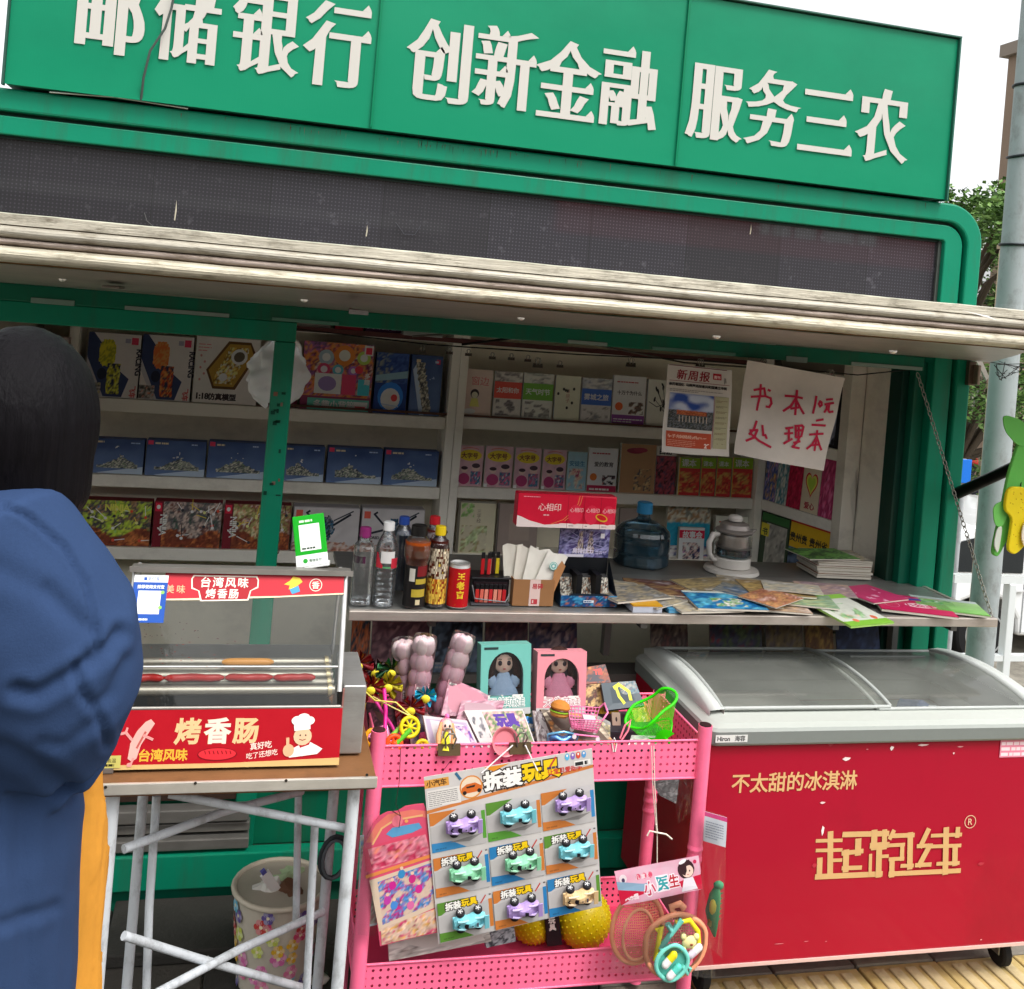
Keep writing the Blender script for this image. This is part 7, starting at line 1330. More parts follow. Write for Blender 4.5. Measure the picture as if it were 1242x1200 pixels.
def cart():
    p = rp(710, 888, 2.225); t = thing('toy_cart', 'pink toy shopping cart with latticed sides on the rack', 'toy cart', p, 0, None, rot=(0, .06, -.15)); PC = '#ee7fae'; g = G()
    def lat(P, Q, S, T_, nu, nv):
        P, Q, S, T_ = map(Vector, (P, Q, S, T_))
        for i in range(nu+1): g.tube([P.lerp(Q, i/nu), T_.lerp(S, i/nu)], .0011, PC, 5)
        for j in range(nv+1): g.tube([P.lerp(T_, j/nv), Q.lerp(S, j/nv)], .0011, PC, 5)
    lat((-.036, -.018, .012), (.022, -.018, .008), (.030, -.024, .040), (-.044, -.024, .034), 9, 5); lat((-.036, .018, .012), (.022, .018, .008), (.030, .024, .050), (-.044, .024, .046), 9, 5); lat((-.036, -.018, .012), (-.036, .018, .012), (-.044, .024, .044), (-.044, -.024, .034), 5, 5); lat((-.036, -.018, .012), (.022, -.018, .008), (.022, .018, .008), (-.036, .018, .012), 8, 4); g.build('basket', 'plastic', t)
    g = G(); g.tube([(.030, -.024, .040), (.040, -.022, .058), (.040, .022, .062), (.030, .024, .050)], .0022, PC, 8); g.tube([(-.03, -.02, .0), (.028, -.02, .0)], .002, PC, 6); g.tube([(-.03, .02, .0), (.028, .02, .0)], .002, PC, 6); g.build('frame', 'plastic', t)
    for x in (-.028, .026):
        for y in (-.02, .02): g = G(); g.lathe([(.005, -.002), (.005, .002)], n=12, col='#e8e4e6', T=Matrix.Translation((x, y, -.005)) @ Matrix.Rotation(pi/2, 4, 'X')); g.build('wheel', 'plastic', t)
    g = G(); g.box((-.01, -.014, .012), (.018, .014, .034), '#e8d0d8'); g.build('packet_inside', 'print', t)
cart()
p = rp(682, 896, 2.225); g = G(); g.sheet(lambda u, v: (.032*(2*u-1)*(1-.15*abs(2*v-1)), -.010*sin(pi*u)*sin(pi*v), .018*(v-.5)+.003*sin(u*9)), 16, 8, '#5a8ac8'); g.sheet(lambda u, v: (.032*(1-2*u)*(1-.15*abs(2*v-1)), .010*sin(pi*u)*sin(pi*v), .018*(v-.5)+.003*sin((1-u)*9)), 16, 8, '#6a6ab8'); g.tube([(-.034, 0, -.006), (-.036, -.004, .012), (0, -.006, .018), (.036, -.004, .010), (.034, 0, -.006)], .003, '#7ac0e8', 8)
tag(g.build('sequin_purse', 'film' if False else FOIL, None, p), 'shiny blue and violet purse at the rack edge', 'purse')
def net():
    p = rp(795, 880, 2.26); t = thing('net_basket', 'bright green mesh net basket at the right end of the rack', 'net basket', p, 0, None, rot=(.25, -.42, 0)); GN = '#35d80c'
    A0 = lambda a: (.062*cos(a)*(1+.10*cos(4*a+.6)), .040*sin(a)*(1+.15*cos(3*a)), .052+.014*cos(a)+.007*sin(3*a)); A1 = lambda a: (.040*cos(a)*(1+.14*sin(3*a)), .026*sin(a), -.018+.006*sin(2*a))
    g = G(); g.sheet(lambda u, v: tuple(a*(1-v)+b*v for a, b in zip(A1(2*pi*u), A0(2*pi*u))), 36, 4, GN, uvs=lambda u, v: (u*.36, v*.08)); g.build('mesh_side', 'net', t)
    g = G(); g.sheet(lambda u, v: tuple(a*(v) for a in A1(2*pi*u)[:2])+(-.018-.006*(1-v),), 30, 3, GN, uvs=lambda u, v: (cos(2*pi*u)*.04*v+.1, sin(2*pi*u)*.04*v+.1)); g.build('mesh_floor', 'net', t)
    g = G(); N = 40; g.tube([A0(2*pi*k/N) for k in range(N)], .0035, GN, 8, closed=True); g.tube([A1(2*pi*k/N) for k in range(N)], .0022, GN, 8, closed=True); g.build('rim', 'plastic', t)
    g = G(); g.tube([(.0, -.036, .0), (.012, -.040, -.03), (.020, -.04, -.045)], .004, GN, 8); g.sheet(lambda u, v: (-.03+.06*u, -.036-.004*sin(pi*u), -.012+.03*v*sin(pi*u)), 8, 4, GN); g.build('handle_stub', 'plastic', t)
net()
g = G(); g.tube([rp(752, 896, 2.23), rp(758, 880, 2.24), rp(765, 873, 2.25), rp(762, 886, 2.24), rp(754, 898, 2.23)], .0022, '#e8788c', 6); tag(g.build('pink_loop', 'plastic'), 'pink plastic loop beside the green net basket', 'loop')
g = G(); g.tube([rp(744, 912, 2.195), rp(742, 900, 2.2), rp(745, 895, 2.2), rp(748, 902, 2.2), rp(746, 912, 2.195)], .0014, '#e0dcd4', 6); tag(g.build('white_string_loop', 'matte'), 'short white string loop over the rack edge', 'string')
slab_pack('toy_card', 'small beige card with twin prongs standing among the toys', 'card', [(742, 865), (752, 865), (753, 880), (743, 880)], 2.27, lambda A, w, h: (A.rect(0, 0, w, h, '#b09a8a'), A.ell(w*.5, h*.5, w*.12, w*.12, '#3a3030')), '#a08a7c', .004)
slab_pack('white_packet', 'white and mint packet lying at the right end of the rack', 'packet', [(766, 892), (796, 893), (802, 904), (762, 904)], 2.225, a_col(['#d8d8d0', '#b8c8b8', '#e0dcd6'], 3), '#c8c8c2', .01, lean=.03)
# toy wheels with green tubes
def ring(px, py, Y, r, tr_, col, lb, spokes=0, rot=(1.2, .3, 0)):
    p = rp(px, py, Y); g = G(); g.tube([(r*cos(a), r*sin(a), 0) for a in [2*pi*k/26 for k in range(26)]], tr_, col, 8, closed=True)
    for k in range(spokes): a = pi*k/spokes; g.tube([(r*cos(a), r*sin(a), 0), (-r*cos(a), -r*sin(a), 0)], tr_*.55, col, 6)
    if spokes: g.ball((0, 0, 0), tr_*1.6, col, 10)
    tag(g.build('toy_ring', 'plastic', None, p, rot), lb, 'toy ring', 'toy rings on the rack')
ring(497, 882, 2.24, .020, .0045, '#d8c81c', 'yellow spoked ring beside the green tubes', 4); ring(478, 902, 2.225, .016, .005, '#e8501c', 'orange red ring at the left corner of the rack', 3); ring(512, 906, 2.222, .013, .004, '#d0b81c', 'small yellow ring by the first clip', 3); ring(452, 895, 2.26, .016, .005, '#e8a01c', 'amber ring behind the left post', 0)
g = G(); g.tube([rp(480, 903, 2.225), rp(498, 885, 2.235)], .0055, '#5ab82c', 10); g.tube([rp(472, 896, 2.24), rp(490, 878, 2.25)], .005, '#8ad04a', 10); tag(g.build('green_tube', 'plastic'), 'pair of light green tubes between the yellow and orange rings', 'toy tube')
slab_pack('toy_pack', 'dark bagged pack with orange and brown print behind the green tubes', 'toy pack', [(444, 852), (480, 856), (482, 890), (448, 892)], 2.36, a_col(['#5a3024', '#8a4a2c', '#2a1c20', '#6a3a4a'], 6), '#4a302a', .01, lean=.02)
slab_pack('toy_pack', 'dark violet pack lying behind the yellow ring', 'toy pack', [(490, 858), (536, 872), (548, 912), (500, 912)], 2.27, a_col(['#4a3a6a', '#6a4a5a', '#3a2a3a', '#8a6a5a', '#2c2838'], 7), '#3a3040', .01, lean=.04)
slab_pack('toy_pack', 'pale pack with brown picture between craft kit and burger', 'toy pack', [(646, 862), (662, 864), (676, 898), (652, 900)], 2.26, a_col(['#c8c0b8', '#8a6a5a', '#b0a8a8', '#5a4a4c'], 8), '#a09a98', .01, lean=.03)
for k, (x, c, lb) in enumerate(((620, '#5a3f54', 'plum coloured filler pack under the doll boxes'), (760, '#37343c', 'charcoal filler pack at the right of the rack tray'), (545, '#6b4b52', 'brown violet filler pack under the pink packets'))):
    p = rp(x, 900, 2.34); g = G(); g.box((-.08, -.05, 0), (.08, .07, .055), c); tag(g.build('toy_carton', 'box', None, (p.x, 2.36, TZ+.005), bevel=.002), lb, 'carton')
# big bronze clips on the rack edge
def bigclip(px, lb):
    t = clip(px, 925, lb, 2.196, 1.55, 'bronze clips on the rack edge', '#5a4a34'); t.location.z = .712; return t
bigclip(543, 'bronze binder clip on the rack edge holding the pink sticker pack cord'); bigclip(629, 'bronze binder clip on the rack edge holding the toy car card')
# ---- card of toy cars
CQ = [(514, 943), (718, 908), (730, 1099), (532, 1145)]; CY = 2.172; CW_, CH_ = .37, .36
cq = [W(x, y, Y=CY) for x, y in CQ]
def cpos(x, y, z=0): u, v = x/CW_, y/CH_; return cq[3].lerp(cq[2], u).lerp(cq[0].lerp(cq[1], u), v)+Vector((0, -z-.004*sin(pi*u)*0, 0))
ax = (cq[2]-cq[3]).normalized(); ay = (cq[0]-cq[3]).normalized(); tilt = math.atan2(ax.z, ax.x)
def a_carcard(A, w, h):
    A.rect(0, 0, w, h, '#c9c4c0'); TB_ = h*.80
    cols = [['#c87838', '#5a8a34', '#c87838'], ['#c87838', '#2c7ab0', '#5a8a34'], ['#5a8a34', '#c87838', '#2c7ab0']]; low = [['#3a86ba', '#5a9a3a', '#c87838'], ['#c8783a', '#2c7ab0', '#c8783a'], ['#5a8a34', '#c87838', '#2c7ab0']]
    A.poly([(0, h*.78), (w*.5, h*.83), (w, h*.88), (w, h*.90), (w*.5, h*.85), (0, h*.80)], '#c87a40')
    A.outl('拆装', w*.34, h*.865, w*.115, '#f2efe8', '#2a1c14', bold=.05, ob=.11); A.outl('玩具', w*.57, h*.878, w*.115, '#f0c81c', '#2a1c14', bold=.05, ob=.11)
    A.rect(0, h*.93, w*.14, h*.05, '#d89a4a'); A.text('小汽车', w*.01, h*.94, w*.04, '#5a3a1c', bold=.03); A.rect(.004, h*.815, w*.19, h*.10, '#ddd8d2'); A.bars(.006, h*.82, w*.17, h*.09, 8, '#8a8682', .4, 3)
    A.ell(w*.265, h*.895, w*.068, w*.068, '#d88a3a', 20); A.ell(w*.265, h*.895, w*.060, w*.060, '#e6d2b8', 20); A.poly([(w*.205, h*.87), (w*.21, h*.895), (w*.24, h*.915), (w*.29, h*.918), (w*.325, h*.895), (w*.325, h*.872), (w*.3, h*.862), (w*.23, h*.86)], '#d0682a'); A.poly([(w*.235, h*.9), (w*.29, h*.905), (w*.285, h*.892), (w*.24, h*.89)], '#2a2422'); A.ell(w*.225, h*.865, w*.012, w*.012, '#2a2422', 10); A.ell(w*.31, h*.867, w*.012, w*.012, '#2a2422', 10)
    A.line([(w*.185, h*.99), (w*.205, h*.955)], .006, '#3a6a8a'); A.poly([(w*.35, h*.997), (w*.5, h*.997), (w*.40, h*.965)], '#e0902c'); A.bars(w*.38, h*.845, w*.25, h*.012, 1, '#3a302c', .8)
    A.line([(w*.735, h*.93), (w*.775, h*.985)], .004, '#c0483a'); A.bars(w*.72, h*.918, w*.13, h*.018, 1, '#4a3a5a', .8, 3); A.text('让宝贝爱动手', w*.72, h*.885, w*.036, '#c83a34', bold=.03, rot=.0)
    for k, c in enumerate(('#5ab0d8', '#8a6ab8', '#d8503a', '#5a9ad0')): A.ell(w*(.845+.034*k), h*.975, w*.014, h*.022, c, 12); A.ell(w*(.845+.034*k), h*.982, w*.006, h*.008, '#f0e8e0', 8)
    A.rect(w*.885, h*.905, w*.10, h*.035, '#e8e4de'); A.bars(w*.89, h*.91, w*.09, h*.025, 1, '#2a2a2a', .9, 2)
    for r in range(3):
        for c in range(3):
            x = w*(.01+.33*c); y = h*(.545-.268*r)
            A.rect(x, y, w*.32, h*.235, '#b8b4b2'); A.poly([(x, y+h*.235), (x+w*.32, y+h*.235), (x+w*.32, y+h*.20), (x, y+h*.15)], '#c4c0be'); A.poly([(x, y+h*.235), (x+w*.16, y+h*.235), (x+w*.02, y+h*.16), (x, y+h*.16)], cols[r][c]); A.poly([(x, y), (x+w*.2, y), (x+w*.12, y+h*.05), (x, y+h*.055)], low[r][c]); A.rect(x+w*.30, y+h*.03, w*.022, h*.17, low[r][(c+1) % 3])
            A.poly([(x+w*.1, y+h*.045), (x+w*.3, y+h*.065), (x+w*.22, y+h*.03)], '#8a8684')
            if r or True:
                yy = y+h*.185 if r else y+h*.19
                if r: A.outl('拆装', x+w*.045, yy, w*.048, '#f2efe8', '#2a1c14', bold=.04, ob=.12); A.outl('玩具', x+w*.14, yy+h*.004, w*.048, '#f0c81c', '#2a1c14', bold=.04, ob=.12); A.line([(x+w*.255, y+h*.185), (x+w*.285, y+h*.225)], .003, '#b8403c'); A.rect(x+w*.305, y+h*.222, w*.012, h*.008, '#55504e')
            A.bars(x+w*.02, y+h*.012, w*.08, h*.012, 1, mixcol(low[r][c], '#202020', .4), .7, r*3+c)
g = G(); q = [tuple(cpos(x, y, 0)) for x, y in ((0, 0), (CW_, 0), (CW_, CH_), (0, CH_))]; q2 = [(x, y+.0015, z) for x, y, z in q]; g.add(q+q2, [(0, 1, 2, 3), (7, 6, 5, 4), (0, 4, 5, 1), (1, 5, 6, 2), (2, 6, 7, 3), (3, 7, 4, 0)], '#cfcac4')
CC = tag(g.build('toy_card', 'paper'), 'large toy card with nine blister cells hanging from the pink rack', 'toy card')
A = Art(CW_, CH_, dz=.00003, z=.0004); a_carcard(A, CW_, CH_); A.g.v = [tuple(cpos(x, y, z)) for x, y, z in A.g.v]; A.g.build('print', 'print', CC)
def toycar(px, py, col, lb, rearview=False):
    p = W(px, py, Y=CY); t = thing('toy_car', lb, 'toy car', (p.x, CY-.016, p.z), 0, 'toy cars on the hanging card', rot=(0, -tilt, 0))
    base = Matrix.Scale(1.32, 4) @ Matrix.Rotation(.25, 4, 'X') @ Matrix(((1, 0, 0, 0), (0, 0, -1, 0), (0, 1, 0, 0), (0, 0, 0, 1)))   # car frame: x length, y width (up), z roof (to viewer)
    L, Wd = .052, .013; g = G(); N = 12; vs = []; prof = []
    for i in range(N+1):
        u = i/N; x = -L/2+L*u; wd = Wd*(.72+.35*abs(sin(u*pi*2.0+.35))**1.2) if .04 < u < .96 else Wd*.62; hz = .0035+.0065*max(0, sin(pi*min(1, max(0, (u-.22)/.6))))**.8+(.003 if u > .93 else 0)
        sec = [(-wd, -.004), (-wd, .001), (-wd*.8, .0035), (-wd*.45, hz), (0, hz+.0006), (wd*.45, hz), (wd*.8, .0035), (wd, .001), (wd, -.004)]; prof.append([(x, y, z) for y, z in sec])
    n = len(prof[0]); g.add([v for s_ in prof for v in s_], [(i*n+k, (i+1)*n+k, (i+1)*n+k+1, i*n+k+1) for i in range(N) for k in range(n-1)], col, 0, False); g.add(prof[0], [tuple(range(n))], col); g.add(prof[-1], [tuple(range(n))[::-1]], col)
    g.box((L/2-.003, -Wd*1.05, .008), (L/2+.005, Wd*1.05, .0095), col); g.box((L/2-.002, -Wd*.5, .002), (L/2, -Wd*.4, .008), col); g.box((L/2-.002, Wd*.4, .002), (L/2, Wd*.5, .008), col); g.box((-L/2-.002, -Wd*.9, -.004), (-L/2+.004, Wd*.9, -.001), col)
    for y in (-1, 1): g.tube([(-L*.38, y*Wd*.55, .0045), (-L*.2, y*Wd*.62, .007), (-L*.05, y*Wd*.5, .005)], .002, mixcol(col, '#ffffff', .2), 6); g.tube([(L*.15, y*Wd*.65, .005), (L*.32, y*Wd*.7, .0065), (L*.45, y*Wd*.55, .004)], .0022, mixcol(col, '#ffffff', .15), 6)
    g.build('body', 'plastic', t, bevel=.0006, seg=1).matrix_basis = base
    g = G(); z_ = .0112
    if not rearview: g.add([(-.009, -.0045, .0088), (-.003, -.0052, z_), (-.0045, 0, z_+.0012), (-.003, .0052, z_), (-.009, .0045, .0088), (-.0105, 0, .0085)], [(0, 1, 2, 5), (5, 2, 3, 4)], '#1c1a20'); g.add([(-.019, -.004, .0064), (-.016, -.004, .0068), (-.0195, 0, .0066), (-.016, .004, .0068), (-.019, .004, .0064), (-.0225, 0, .0062)], [(0, 1, 2, 5), (5, 2, 3, 4)], '#1c1a20'); g.box((.010, -.0035, .0098), (.013, .0035, .0112), '#4a4654'); g.box((.002, -.001, z_), (.004, .001, z_+.0008), '#4a4654')
    else: g.add([(.0, -.004, .0112), (.006, -.003, .0116), (.006, .003, .0116), (.0, .004, .0112)], [(0, 1, 2, 3)], '#26242c')
    g.build('windscreen', 'plastic', t).matrix_basis = base
    for x in (-.0145, .0150):
        for y in (-1, 1):
            wT = base @ Matrix.Translation((x, y*(Wd+.003), -.004)) @ Matrix.Rotation(pi/2, 4, 'X'); g = G(); g.lathe([(.003, -.0035), (.0066, -.003), (.0074, -.002), (.0074, .002), (.0066, .003), (.003, .0035)], n=18, col='#222124'); o = g.build('wheel', 'rubber', t); o.matrix_basis = wT
            g = G(); g.lathe([(.0045, -.0034), (.0048, .0034)], n=12, col='#6a686c'); 
            for k in range(5): a = 2*pi*k/5; g.box((-.0006, 0, -.0043), (.0006, .0042, .0043), '#d8d8d8', T=Matrix.Rotation(a, 4, 'Z'))
            g.build('rim', 'plastic', o)
LV, CYN, MN, CR = '#b79ad8', '#7fd0dc', '#93dcb0', '#e6c492'
for i, a in enumerate(((560, 997, LV, 'lilac toy car in the top row at the left of the card'), (625, 985, CYN, 'aqua toy car in the middle of the top row'), (691, 971, LV, 'lilac toy car in the top row at the right of the card'),
          (564, 1054, MN, 'mint toy car in the middle row at the left'), (631, 1042, MN, 'mint toy car in the centre of the card'), (695, 1027, CYN, 'aqua toy car in the middle row at the right'),
          (568, 1112, CYN, 'aqua toy car in the bottom row at the left'), (633, 1098, LV, 'lilac toy car in the middle of the bottom row'), (700, 1083, CR, 'cream orange toy car in the bottom right corner of the card'))): toycar(*a, rearview=i in (1, 3, 5, 7))
g = G(); g.tube([W(584, 938, Y=2.168), W(622, 904, Y=2.18)], .0016, '#e8e2e0', 6); g.tube([W(652, 935, Y=2.168), W(637, 904, Y=2.18)], .0016, '#e8e2e0', 6); g.build('cord', 'matte', CC)
# ---- pink sticker packs
def outline_pack(nm, lb, cat, pts, Y, col, art_fn, grp=None, th=.002):
    P = [W(x, y, Y=Y) for x, y in pts]; c = sum(P, Vector())/len(P); g = G(); g.prism([(p.x-c.x, p.z-c.z) for p in P], th, col, T=Matrix(((1, 0, 0, 0), (0, 0, -1, th), (0, 1, 0, 0), (0, 0, 0, 1)))); o = tag(g.build(nm, 'print', None, c), lb, cat, grp)
    if art_fn:
        A = Art(1, 1, dz=.00003, z=.0003); art_fn(A, lambda x, y: (W(x, y, Y=Y).x-c.x, W(x, y, Y=Y).z-c.z)); A.g.v = [(x, -z, y) for x, y, z in A.g.v]; A.g.build('print', 'print', o)
    return o
def quadpic(A, f, q, pal, sc, seed, nx=16, ny=16, back=None, th=.45):
    nx = int(nx*1.5); ny = int(ny*1.5); fn = blotch(pal, sc, seed, back, th); R = random.Random(seed); z = A._n(); Q = [Vector(f(*p)) for p in q]
    def P(u, v): return Q[3].lerp(Q[2], u).lerp(Q[0].lerp(Q[1], u), v)
    V = [[P(min(1, max(0, (i+R.uniform(-.3, .3)*(0 < i < nx))/nx)), min(1, max(0, (j+R.uniform(-.3, .3)*(0 < j < ny))/ny))) for i in range(nx+1)] for j in range(ny+1)]
    K = [[fn(i/nx, j/ny, R) for i in range(nx+1)] for j in range(ny+1)]
    for j in range(ny):
        for i in range(nx): A.g.add([(p.x, p.y, z) for p in (V[j][i], V[j][i+1], V[j+1][i+1], V[j+1][i])], [(0, 1, 2, 3)], [K[j][i], K[j][i+1], K[j+1][i+1], K[j+1][i]])
outline_pack('sticker_pack', 'pale blue and white sticker pack hanging behind the pink one', 'sticker pack', [(437, 1014), (470, 1008), (475, 1118), (434, 1127)], 2.192, '#b8c4cc', lambda A, f: (quadpic(A, f, [(438, 1016), (468, 1010), (468, 1050), (437, 1052)], ['#5a9ac8', '#8ab8d8', '#c8c4b0', '#4a84b0'], 3, 2, 6, 8), quadpic(A, f, [(437, 1054), (470, 1050), (472, 1116), (436, 1124)], ['#c8c8c8', '#d8d4d0', '#b8908c', '#a8b8a8'], 4, 3, 8, 14)), 'sticker packs on the rack')
arch_pts = [(440, 1030), (446, 1012), (452, 1000), (460, 990), (470, 985), (482, 984), (492, 978), (504, 976), (514, 975), (524, 1000), (530, 1060), (536, 1130), (500, 1138), (461, 1148), (455, 1100), (447, 1060)]
def sticker_art(A, f):
    L_ = lambda pts: [f(*p) for p in pts]
    A.poly(L_([(441, 1030), (516, 1006), (524, 1020), (526, 1036), (444, 1058)]), '#d84a68'); A.poly(L_([(444, 1022), (456, 1000), (470, 988), (500, 982), (518, 984), (519, 992), (500, 990), (474, 996), (462, 1006), (452, 1022)]), '#e07868'); A.poly(L_([(468, 1012), (476, 1004), (508, 998), (512, 1004), (500, 1010), (476, 1016)]), '#5a9ac4')
    A.line(L_([(452, 1024), (463, 1005), (478, 995), (512, 989)]), .004, '#e8b078'); A.ell(*f(482, 996), .012, .013, '#e87888', 14); A.ell(*f(493, 996), .004, .004, '#e8a060', 10); quadpic(A, f, [(446, 1030), (516, 1012), (522, 1036), (452, 1056)], ['#c83a5a', '#d87a5a', '#e08a9a', '#b82c50'], 3, 4, 12, 6)
    A.poly(L_([(443, 1062), (528, 1034), (529, 1038), (444, 1066)]), '#e0884a'); A.poly(L_([(448, 1068), (526, 1042), (534, 1098), (460, 1130)]), '#d8c0a8'); quadpic(A, f, [(458, 1070), (524, 1046), (530, 1094), (464, 1122)], ['#c8308a', '#d84a9a', '#e08ab0', '#b82478', '#4a8ac8', '#d8b0a0'], 4.5, 5, 18, 16, '#d8bca8', .42)
    for px, py, c in ((476, 1074, '#c8288c'), (500, 1066, '#c8307c'), (508, 1078, '#d0308a'), (470, 1092, '#c040a0'), (478, 1098, '#4a88d0'), (498, 1098, '#d86aa0'), (487, 1060, '#3a8ac0')): A.ell(*f(px, py), .008, .010, c, 10); A.ell(*f(px, py-7), .004, .004, '#e8c0a8', 8)
    quadpic(A, f, [(462, 1126), (534, 1100), (536, 1128), (463, 1146)], ['#d0507a', '#a8305a', '#d8a050', '#d8b8a0', '#c83a6a'], 4.5, 6, 16, 6, '#d8b8a8', .4)
outline_pack('sticker_pack', 'pink sticker pack with an arched rainbow handle on the left of the rack', 'sticker pack', arch_pts, 2.176, '#d65270', sticker_art, 'sticker packs on the rack')
g = G(); g.tube([W(545, 925, Y=2.178), W(534, 940, Y=2.178)], .0006, '#2a2422', 4); g.tube([W(486, 908, Y=2.19), W(484, 950, Y=2.175), W(480, 975, Y=2.170), W(486, 990, Y=2.168), W(484, 1004, Y=2.170)], .0009, '#2a2422', 4); g.tube([W(486, 990, Y=2.168), W(476, 984, Y=2.168)], .0009, '#2a2422', 4); tag(g.build('black_thread', 'matte'), 'thin black thread holding the pink sticker pack', 'thread')
g = G(); g.add([W(424, 995, Y=2.172), W(452, 988, Y=2.172), W(456, 1136, Y=2.168), W(434, 1134, Y=2.168)], [(0, 3, 2, 1)], '#ffffff'); tag(g.build('clear_sleeve', 'film'), 'clear plastic sleeve over the sticker packs', 'sleeve')
# ---- lower tray goods
def ball(px, py, Y, r, lb):
    p = W(px, py, Y=Y); g = G(); g.ball((0, 0, 0), r, '#c8b00c', 32); R = random.Random(1)
    for k in range(260):
        z = 1-2*(k+.5)/260; a = k*2.39996; q = math.sqrt(1-z*z); d = Vector((q*cos(a), q*sin(a), z)); t_ = d.orthogonal().normalized(); b_ = d.cross(t_); o = d*r*.99
        g.add([o+t_*.0035, o+b_*.0035, o-t_*.0035, o-b_*.0035, d*(r+.0035)], [(0, 1, 4), (1, 2, 4), (2, 3, 4), (3, 0, 4)], '#d4be1c', 0, True)
    tag(g.build('spiky_ball', 'plastic', None, (p.x, Y, .181+r)), lb, 'ball', 'yellow spiky balls in the lower tray')
ball(707, 1120, 2.33, .066, 'yellow spiky ball at the right of the lower tray'); ball(645, 1125, 2.36, .055, 'duller yellow spiky ball half behind the toy car card')
slab_pack('white_pad', 'white drawing pad with thin sketches in the lower tray', 'pad', [(470, 1125), (590, 1115), (596, 1142), (472, 1166)], 2.235, a_col(['#d0c8c0', '#c8beb8', '#d8d4cc', '#b0a8a0'], 5), '#cfc8c0', .012, grp='goods in the lower tray', lean=.02)
slab_pack('foil_bag', 'grey crinkled bag in the lower tray under the toy car card', 'bag', [(585, 1120), (622, 1115), (626, 1142), (590, 1150)], 2.24, a_col(['#5a5a60', '#8a8a90', '#a8a8ac', '#3a3a40'], 6), '#7a7a80', .02, grp='goods in the lower tray', lean=.02)
def a_bw(A, w, h): A.rect(0, 0, w, h, '#1c1a1c'); A.text('玩具', w*.2, h*.55, w*.5, '#cfc8c0', bold=.04, vert=True)
slab_pack('lettered_box', 'black box with white characters between the two yellow balls', 'box', [(660, 1098), (676, 1096), (682, 1146), (664, 1148)], 2.30, a_bw, '#1c1a1c', .02, grp='goods in the lower tray', cw=.03, ch=.09)
# ---- doctor play set in a bag
g = G(); g.tube([W(793, 905, Y=2.19), W(794, 950, Y=2.175), W(797, 1010, Y=2.165), W(797, 1052, Y=2.155)], .0012, '#d8cdbc', 6); g.tube([W(790, 905, Y=2.19), W(792, 960, Y=2.175), W(796, 1008, Y=2.166)], .0010, '#d8cdbc', 6)
for pts in ([(797, 1010), (788, 1008), (785, 1014)], [(797, 1010), (808, 1012), (815, 1018)], [(797, 1010), (796, 1000)]): g.tube([W(x, y, Y=2.160) for x, y in pts], .002, '#e0d6c6', 6)
tag(g.build('hanging_string', 'matte'), 'pale string tied in a bow above the doctor play set', 'string')
def a_doctor(A, w, h):
    A.pic(0, 0, w, h, lambda u, v, R: mixcol('#e8a0b8', '#d8c0cc', R.random()*.5+.2*v), 8, 4, .2, 1); A.poly([(0, 0), (w, 0), (w, h*.45), (w*.7, h*.35), (w*.35, h*.25), (0, h*.45)], '#c8183c'); A.poly([(0, h*.45), (w*.3, h*.28), (w*.5, h*.5), (w*.3, h*.5), (0, h*.7)], '#8aa8c0')
    A.outl('小', w*.30, h*.18, h*.42, '#c83a5c', '#f0e4e8', bold=.03, ob=.1); A.outl('医', w*.45, h*.24, h*.46, '#2a9aa0', '#f0e4e8', bold=.03, ob=.1); A.outl('生', w*.60, h*.26, h*.40, '#b82a3a', '#f0e4e8', bold=.03, ob=.1)
    for k in range(3): A.ell(w*(.26+.07*k), h*.72, w*.028, h*.09, '#d84a6a', 10); 
    A.text('儿童乐', w*.225, h*.66, h*.15, '#f4dce0', bold=.02, gap=w*.022); A.ell(w*.08, h*.75, w*.045, h*.13, '#e8d8dc', 14); A.ell(w*.08, h*.7, w*.02, h*.07, '#4a3a5c', 10); A.text('风乐园', w*.06, h*.12, h*.17, '#f0d8dc', bold=.05)
    A.ell(w*.83, h*.68, w*.10, h*.28, '#3a2228', 18); A.ell(w*.845, h*.62, w*.07, h*.19, '#f2d0c0', 16); A.poly([(w*.76, h*.86), (w*.88, h*.95), (w*.9, h*.8), (w*.78, h*.74)], '#3a2228'); A.ell(w*.82, h*.62, w*.008, h*.03, '#2a1a1c', 8); A.ell(w*.87, h*.62, w*.008, h*.03, '#2a1a1c', 8); A.line([(w*.835, h*.52), (w*.855, h*.52)], .001, '#c03a4a'); A.poly([(w*.79, h*.42), (w*.9, h*.42), (w*.94, h*.05), (w*.74, h*.05)], '#e8e0e8')
    A.ell(w*.80, h*.92, w*.05, h*.06, '#f0ecf0', 10, .3); A.ell(w*.945, h*.86, w*.02, h*.06, '#c8305a', 10)
DS = sheetobj('play_set_card', 'pink header card of the bagged doctor play set hanging on the rack', 'card', [(745, 1057), (847, 1038), (852, 1078), (753, 1098)], 2.15, a_doctor, .2, .065, '#e0a0b4', .004, m='print', seed=8)
OR = '#f0a07a'
p = W(818, 1146, Y=2.135); t = thing('play_tray', 'salmon apple shaped tray of toy doctor tools in the clear bag', 'toy tray', p); t.scale = (1.32, 1.1, 1.32)
N = 36; g = G(); g.tube([(.052*cos(a)*(1+.06*cos(2*a)), -.004, .054*sin(a)-.010*abs(cos(a))**3*(-1 if sin(a) > 0 else 0)) for a in [2*pi*k/N for k in range(N)]], .0048, OR, 10, closed=True); g.tube([(-.005, 0, .053), (-.012, 0, .066), (.004, 0, .070), (.012, 0, .062)], .006, OR, 8); g.build('rim', 'plastic', t)
